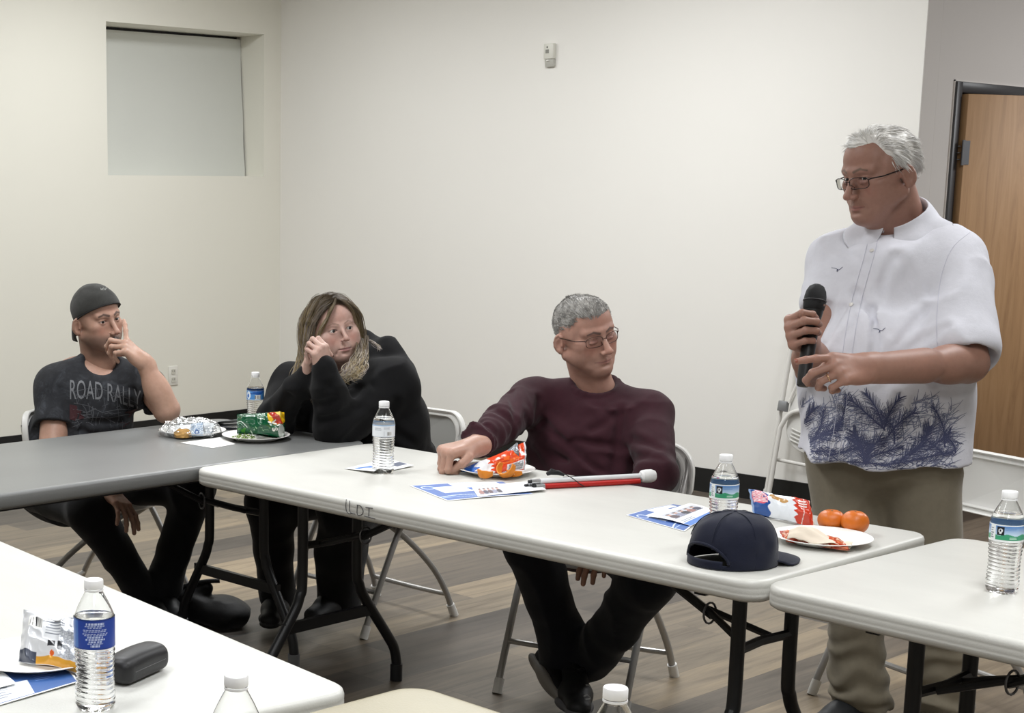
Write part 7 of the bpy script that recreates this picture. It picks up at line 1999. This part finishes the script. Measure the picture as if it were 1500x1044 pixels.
# ---- two mandarins, two snack bags, napkin
def mandarin(u, v, dz, label, sq=.86, rot=0, seed=1):
    p = on(u, v, 2, TZ+.0005); m = MB(); R = .0325
    prof = [(R*math.sin(a)*(1+.02*math.sin(a*3)), R*sq*(-math.cos(a))+R*sq-(.004*math.exp(-((math.pi-a)/.25)**2))) for a in np.linspace(.02, math.pi-.005, 30)]
    root = empty('mandarin', tuple(p), rot); tag(root, label, 'mandarin', 'mandarins')
    m.lathe(prof, 40, fn=lambda a, z, r: r*(1+.012*math.cos(5*a+seed)), cap=False).build('fruit', mat('mandarin_skin', '#c8681c', .33, var=.07, vscale=30, bump=.35, bscale=700, bdist=.001), root, ang=None)
    MB().tube([(0, 0, 2*R*sq-.0050), (0, 0, 2*R*sq-.0025)], [.003, .002], 8).build('stem_end', mat('stem_brown', '#6e5a34', .7), root)
mandarin(1217, 777, 0, 'orange mandarin, the left one of the pair beside the snack bag', .80)
mandarin(1251, 782, 0, 'orange mandarin, the right one of the pair beside the plate', .88, 1, 3)
def d_animal(c):     # blue and white bag with a red maple corner and a tan biscuit
    c.where(c.v > -1, '#e9edf3'); c.where(c.u < .27+.03*np.sin(c.v*18), '#1d4f96'); c.where(((c.u-.14)/.13)**2+((c.v-.62)/.30)**2 < 1, '#d9576a'); c.speck(.03, .40, .25, .85, ['#d9576a', '#f0d7dc', '#e9a3ae', '#1d4f96'], 26, 2)
    c.ell(.43, .66, .10, .11, '#b98a4e'); c.ell(.52, .60, .07, .10, '#c2955a'); c.ell(.36, .76, .05, .08, '#b98a4e'); e = .66+.07*np.abs(((c.v*5) % 1)-.5)*2; c.where(c.u > e, '#c8381e'); c.lines(.76, .52, .90, .84, 3, '#f4e9e6', .5, .1, 4); c.where(np.abs(c.u-.80-c.v*.08) < .006, '#e9cfc8'); c.where(c.u > .975, '#d9b7a8'); c.where(c.u < .02, '#8aa7d0')
c0 = V3(*tp(1140, 761))+ZU*.022; pouch('snack_bag', c0, nrm(V3(*tp(1200, 770))-V3(*tp(1085, 745))), nrm(ZU*.75+FWD*V3(1, 1, 0)*.65), nrm(-FWD*V3(1, 1, 0)*.75+ZU*.65), .190, .070, .034, d_animal, '#e9edf3', 'blue, white and red snack bag lying in front of the two mandarins', seed=21, crump=.0045)
def d_red(c): c.where(c.v > -1, '#b8452a'); c.speck(0, 0, 1, 1, ['#b8452a', '#c8704a', '#a33a24', '#d9a88e', '#b8452a'], 9, 4); c.rect(.0, .75, .25, 1, '#a8352a')
c0 = V3(*tp(1192, 797, .006)); pouch('snack_wrapper', c0, nrm(V3(*tp(1235, 800))-V3(*tp(1150, 788))), nrm(FWD*V3(1, 1, 0)+ZU*.25), nrm(ZU), .145, .055, .018, d_red, '#b8452a', 'flattened red snack wrapper under the napkin on the plate by the navy cap', seed=31, crump=.004)
def napk():
    c0 = V3(*tp(1198, 789, .020)); e1_ = nrm(V3(*tp(1270, 800))-V3(*tp(1150, 788))); e2_ = nrm(np.cross(ZU, e1_))
    def f(u, v):
        x = -.062+.135*u; w_ = .030+.012*math.sin(u*3); y = (v-.5)*2*w_*(1-.45*u); z = .030*math.exp(-((u-.28)/.25)**2)*(1-(2*v-1)**2)*1.0+.003*math.sin(v*17+u*6)*(1-abs(2*v-1))+.004*math.sin(u*11+v*3)-.006*u
        p = c0+e1_*x+e2_*y+ZU*(z); return p+.002*vnoise(np.array([p*70]))[0]*ZU
    o = MB().grid(f, 60, 30).build('napkin', mat('napkin_cream', '#dccfbe', .85, bump=.3, bscale=300, bdist=.001), solid=.0012, ang=None); tag(o, 'crumpled cream paper napkin on the plate beside the navy cap', 'napkin')
napk()
# ---- grey snack wrapper on the near plate
def d_grey(c):
    c.where(c.v > -1, '#d8dade'); c.rect(0, 0, 1, .13, '#dba03a'); c.rect(0, 0, .25, .20, '#474d5c'); c.speck(.55, .15, 1, .7, ['#c9ccd2', '#9a9fa8', '#b6bac2', '#e3e5e8'], 50, 3); barcode(c, .10, .62, .30, .85, 12, 5); c.lines(.35, .55, .62, .90, 6, '#7d828c', .4, .3, 6); c.rect(.40, .30, .50, .42, '#23252b'); c.rect(.53, .26, .60, .44, '#23252b'); c.ell(.47, .18, .03, .05, '#d9632a'); c.rect(.46, .80, .54, .86, '#1c1d22'); c.speck(.68, .70, 1, .98, ['#d8dade', '#d8dade', '#8a8e96'], 30, 8)
c0 = V3(*tp(84, 968, .008))+ZU*.028; pouch('snack_wrapper', c0, nrm(V3(*tp(140, 985))-V3(*tp(25, 965))), nrm(FWD*V3(1, 1, 0)+ZU*.85), nrm(ZU-FWD*V3(1, 1, 0)*.8), .150, .105, .022, d_grey, '#d8dade', 'silver grey snack wrapper with an orange edge on the near left plate', seed=41, crump=.006, m=attr_mat('snack_film_grey', .28, .25, .15))
# plastic fork handle pieces: thin white plastic stick lying on the table behind the bottle
tag(MB().tube([tp(150, 972, .003), tp(175, 962, .003), tp(198, 945, .006)], .0022, 8).build('plastic_stick', PLM), 'thin white plastic stick between the dark blue bottle and the glasses case', 'stick')
# ---- glasses case
def case():
    a = V3(*tp(160, 1000)); b = V3(*tp(236, 966)); c0 = V3(*tp(200, 990)); c0[2] = TZ+.0008; d = nrm(b-a); sd = np.cross(ZU, d); M = np.array([d, sd, ZU])
    root = empty('glasses_case', tuple(c0)); tag(root, 'black hard glasses case on the near left table beside the dark blue bottle', 'case')
    s = Sdf(np.zeros(3), M); s.box((0, 0, .022), (.066, .029, .022), .017, .005); s.ell((0, .0, .036), (.064, .024, .013), .012)
    V, Q = s.mesh(.0028); V[:, 2] = np.maximum(V[:, 2], 0); V = smooth_verts(V, Q, 3); L = V@M.T
    for nm, msk in (('case_lid', lambda W_: (W_@M.T)[:, 2] > .0175), ('case_bottom', lambda W_: (W_@M.T)[:, 2] < .0200)):
        v2, q2 = cut_mesh(V, Q, msk); np_mesh(nm, v2, q2, mat('case_black', '#1b1b1d', .42, bump=.25, bscale=600, bdist=.001), root)
    sd_ = -1 if (np.array([0, -1, 0])@M)@(-FWD) > 0 else 1
    stt = MB()
    for k in range(22):
        x = -.045+.0042*k; p = V3(x, sd_*.0292, .0225)@M; q = V3(x+.0022, sd_*.0292, .0225)@M; stt.tube([p, q], .0006, 5)
    stt.build('stitching', mat('grey_thread', '#7b7b7d', .7), root)
case()
# ---- black bag on the floor between the table legs
def floor_bag():
    s = Sdf(); c = on(322, 912, 2, 0.0); c[2] = 0; s.ell(c+V3(0, 0, .040), (.125, .10, .055), .03); s.ell(c-RGT*.10+V3(0, 0, .06), (.07, .06, .05), .04); s.cap(c-RGT*.15+V3(0, 0, .09), c-RGT*.05+V3(0, 0, .13), .022, .02, .02)
    s.box(c+V3(0, 0, -.1), (.4, .4, .1), .001, 0, 's'); f = folds(.012, (9, 9, 9), 55); s.disp = f; s.dispr = .015
    V, Q = s.mesh(.006); V = smooth_verts(V, Q, 1); V[:, 2] = np.maximum(V[:, 2], .001); root = empty('bag', tuple(c)); tag(root, 'soft black bag lying on the floor under the corner of the grey table', 'bag')
    np_mesh('bag_body', V-c, Q, cloth_mat('black_nylon', '#0c0c0e', .6, 500, .2), root)
    MB().tube(bez([-RGT*.16+V3(0, 0, .05), -RGT*.17+V3(0, 0, .115), -RGT*.08+V3(0, 0, .15), RGT*.0+V3(0, 0, .157)], 6), .008, 8).build('strap', mat('strap_black', '#111113', .6), root)
floor_bag()

# ------------------------------------------------------------------ light: fluorescent troffers in the ceiling and one added lamp beyond the back wall
w = bpy.data.worlds.new('world'); SC.world = w; w.use_nodes = True
w.node_tree.nodes['Background'].inputs[0].default_value = (.9, .95, 1, 1); w.node_tree.nodes['Background'].inputs[1].default_value = .05
def troffer_or_fill(x, y, e, sx=.6, sy=1.2, spread=180):
    l = bpy.data.lights.new('ceiling_or_fill_light', 'AREA'); l.shape = 'RECTANGLE'; l.size = sx; l.size_y = sy; l.energy = e
    l.color = (.968, .985, 1); l.spread = math.radians(spread)
    o = bpy.data.objects.new('ceiling_or_fill_light', l); COL.objects.link(o); o.location = (x, y, CEIL-.01); return o
for x, y, e, sp in ((3.4, -1.9, 60, 180), (6.3, -2.0, 40, 180), (4.4, -4.7, 34, 140), (7.2, -4.7, 28, 130), (1.4, -4.7, 42, 180), (5.6, -6.6, 20, 130), (8.0, -6.9, 38, 180), (1.3, -1.9, 28, 180), (6.4, 1.6, 85, 180)):  # last lamp added to brighten door wall; one above camera raised as fill
    troffer_or_fill(x, y, e, spread=sp)
SC.view_settings.exposure = 0.12

# ------------------------------------------------------------------ camera and look
cd = bpy.data.cameras.new('camera'); cam = bpy.data.objects.new('camera', cd); COL.objects.link(cam)
cam.location = CAM
cam.rotation_euler = Matrix([[RGT[0], UPV[0], -FWD[0]], [RGT[1], UPV[1], -FWD[1]], [RGT[2], UPV[2], -FWD[2]]]).to_euler()
cd.sensor_width = 36; cd.lens = F_PX/1500*36; cd.shift_x = (750-PPX)/1500; cd.shift_y = (PPY-522)/1500
cd.clip_start = .05; cd.clip_end = 50
SC.camera = cam
SC.view_settings.view_transform = 'Standard'; SC.view_settings.look = 'None'; SC.view_settings.gamma = 1
SC.view_settings.use_curve_mapping = False
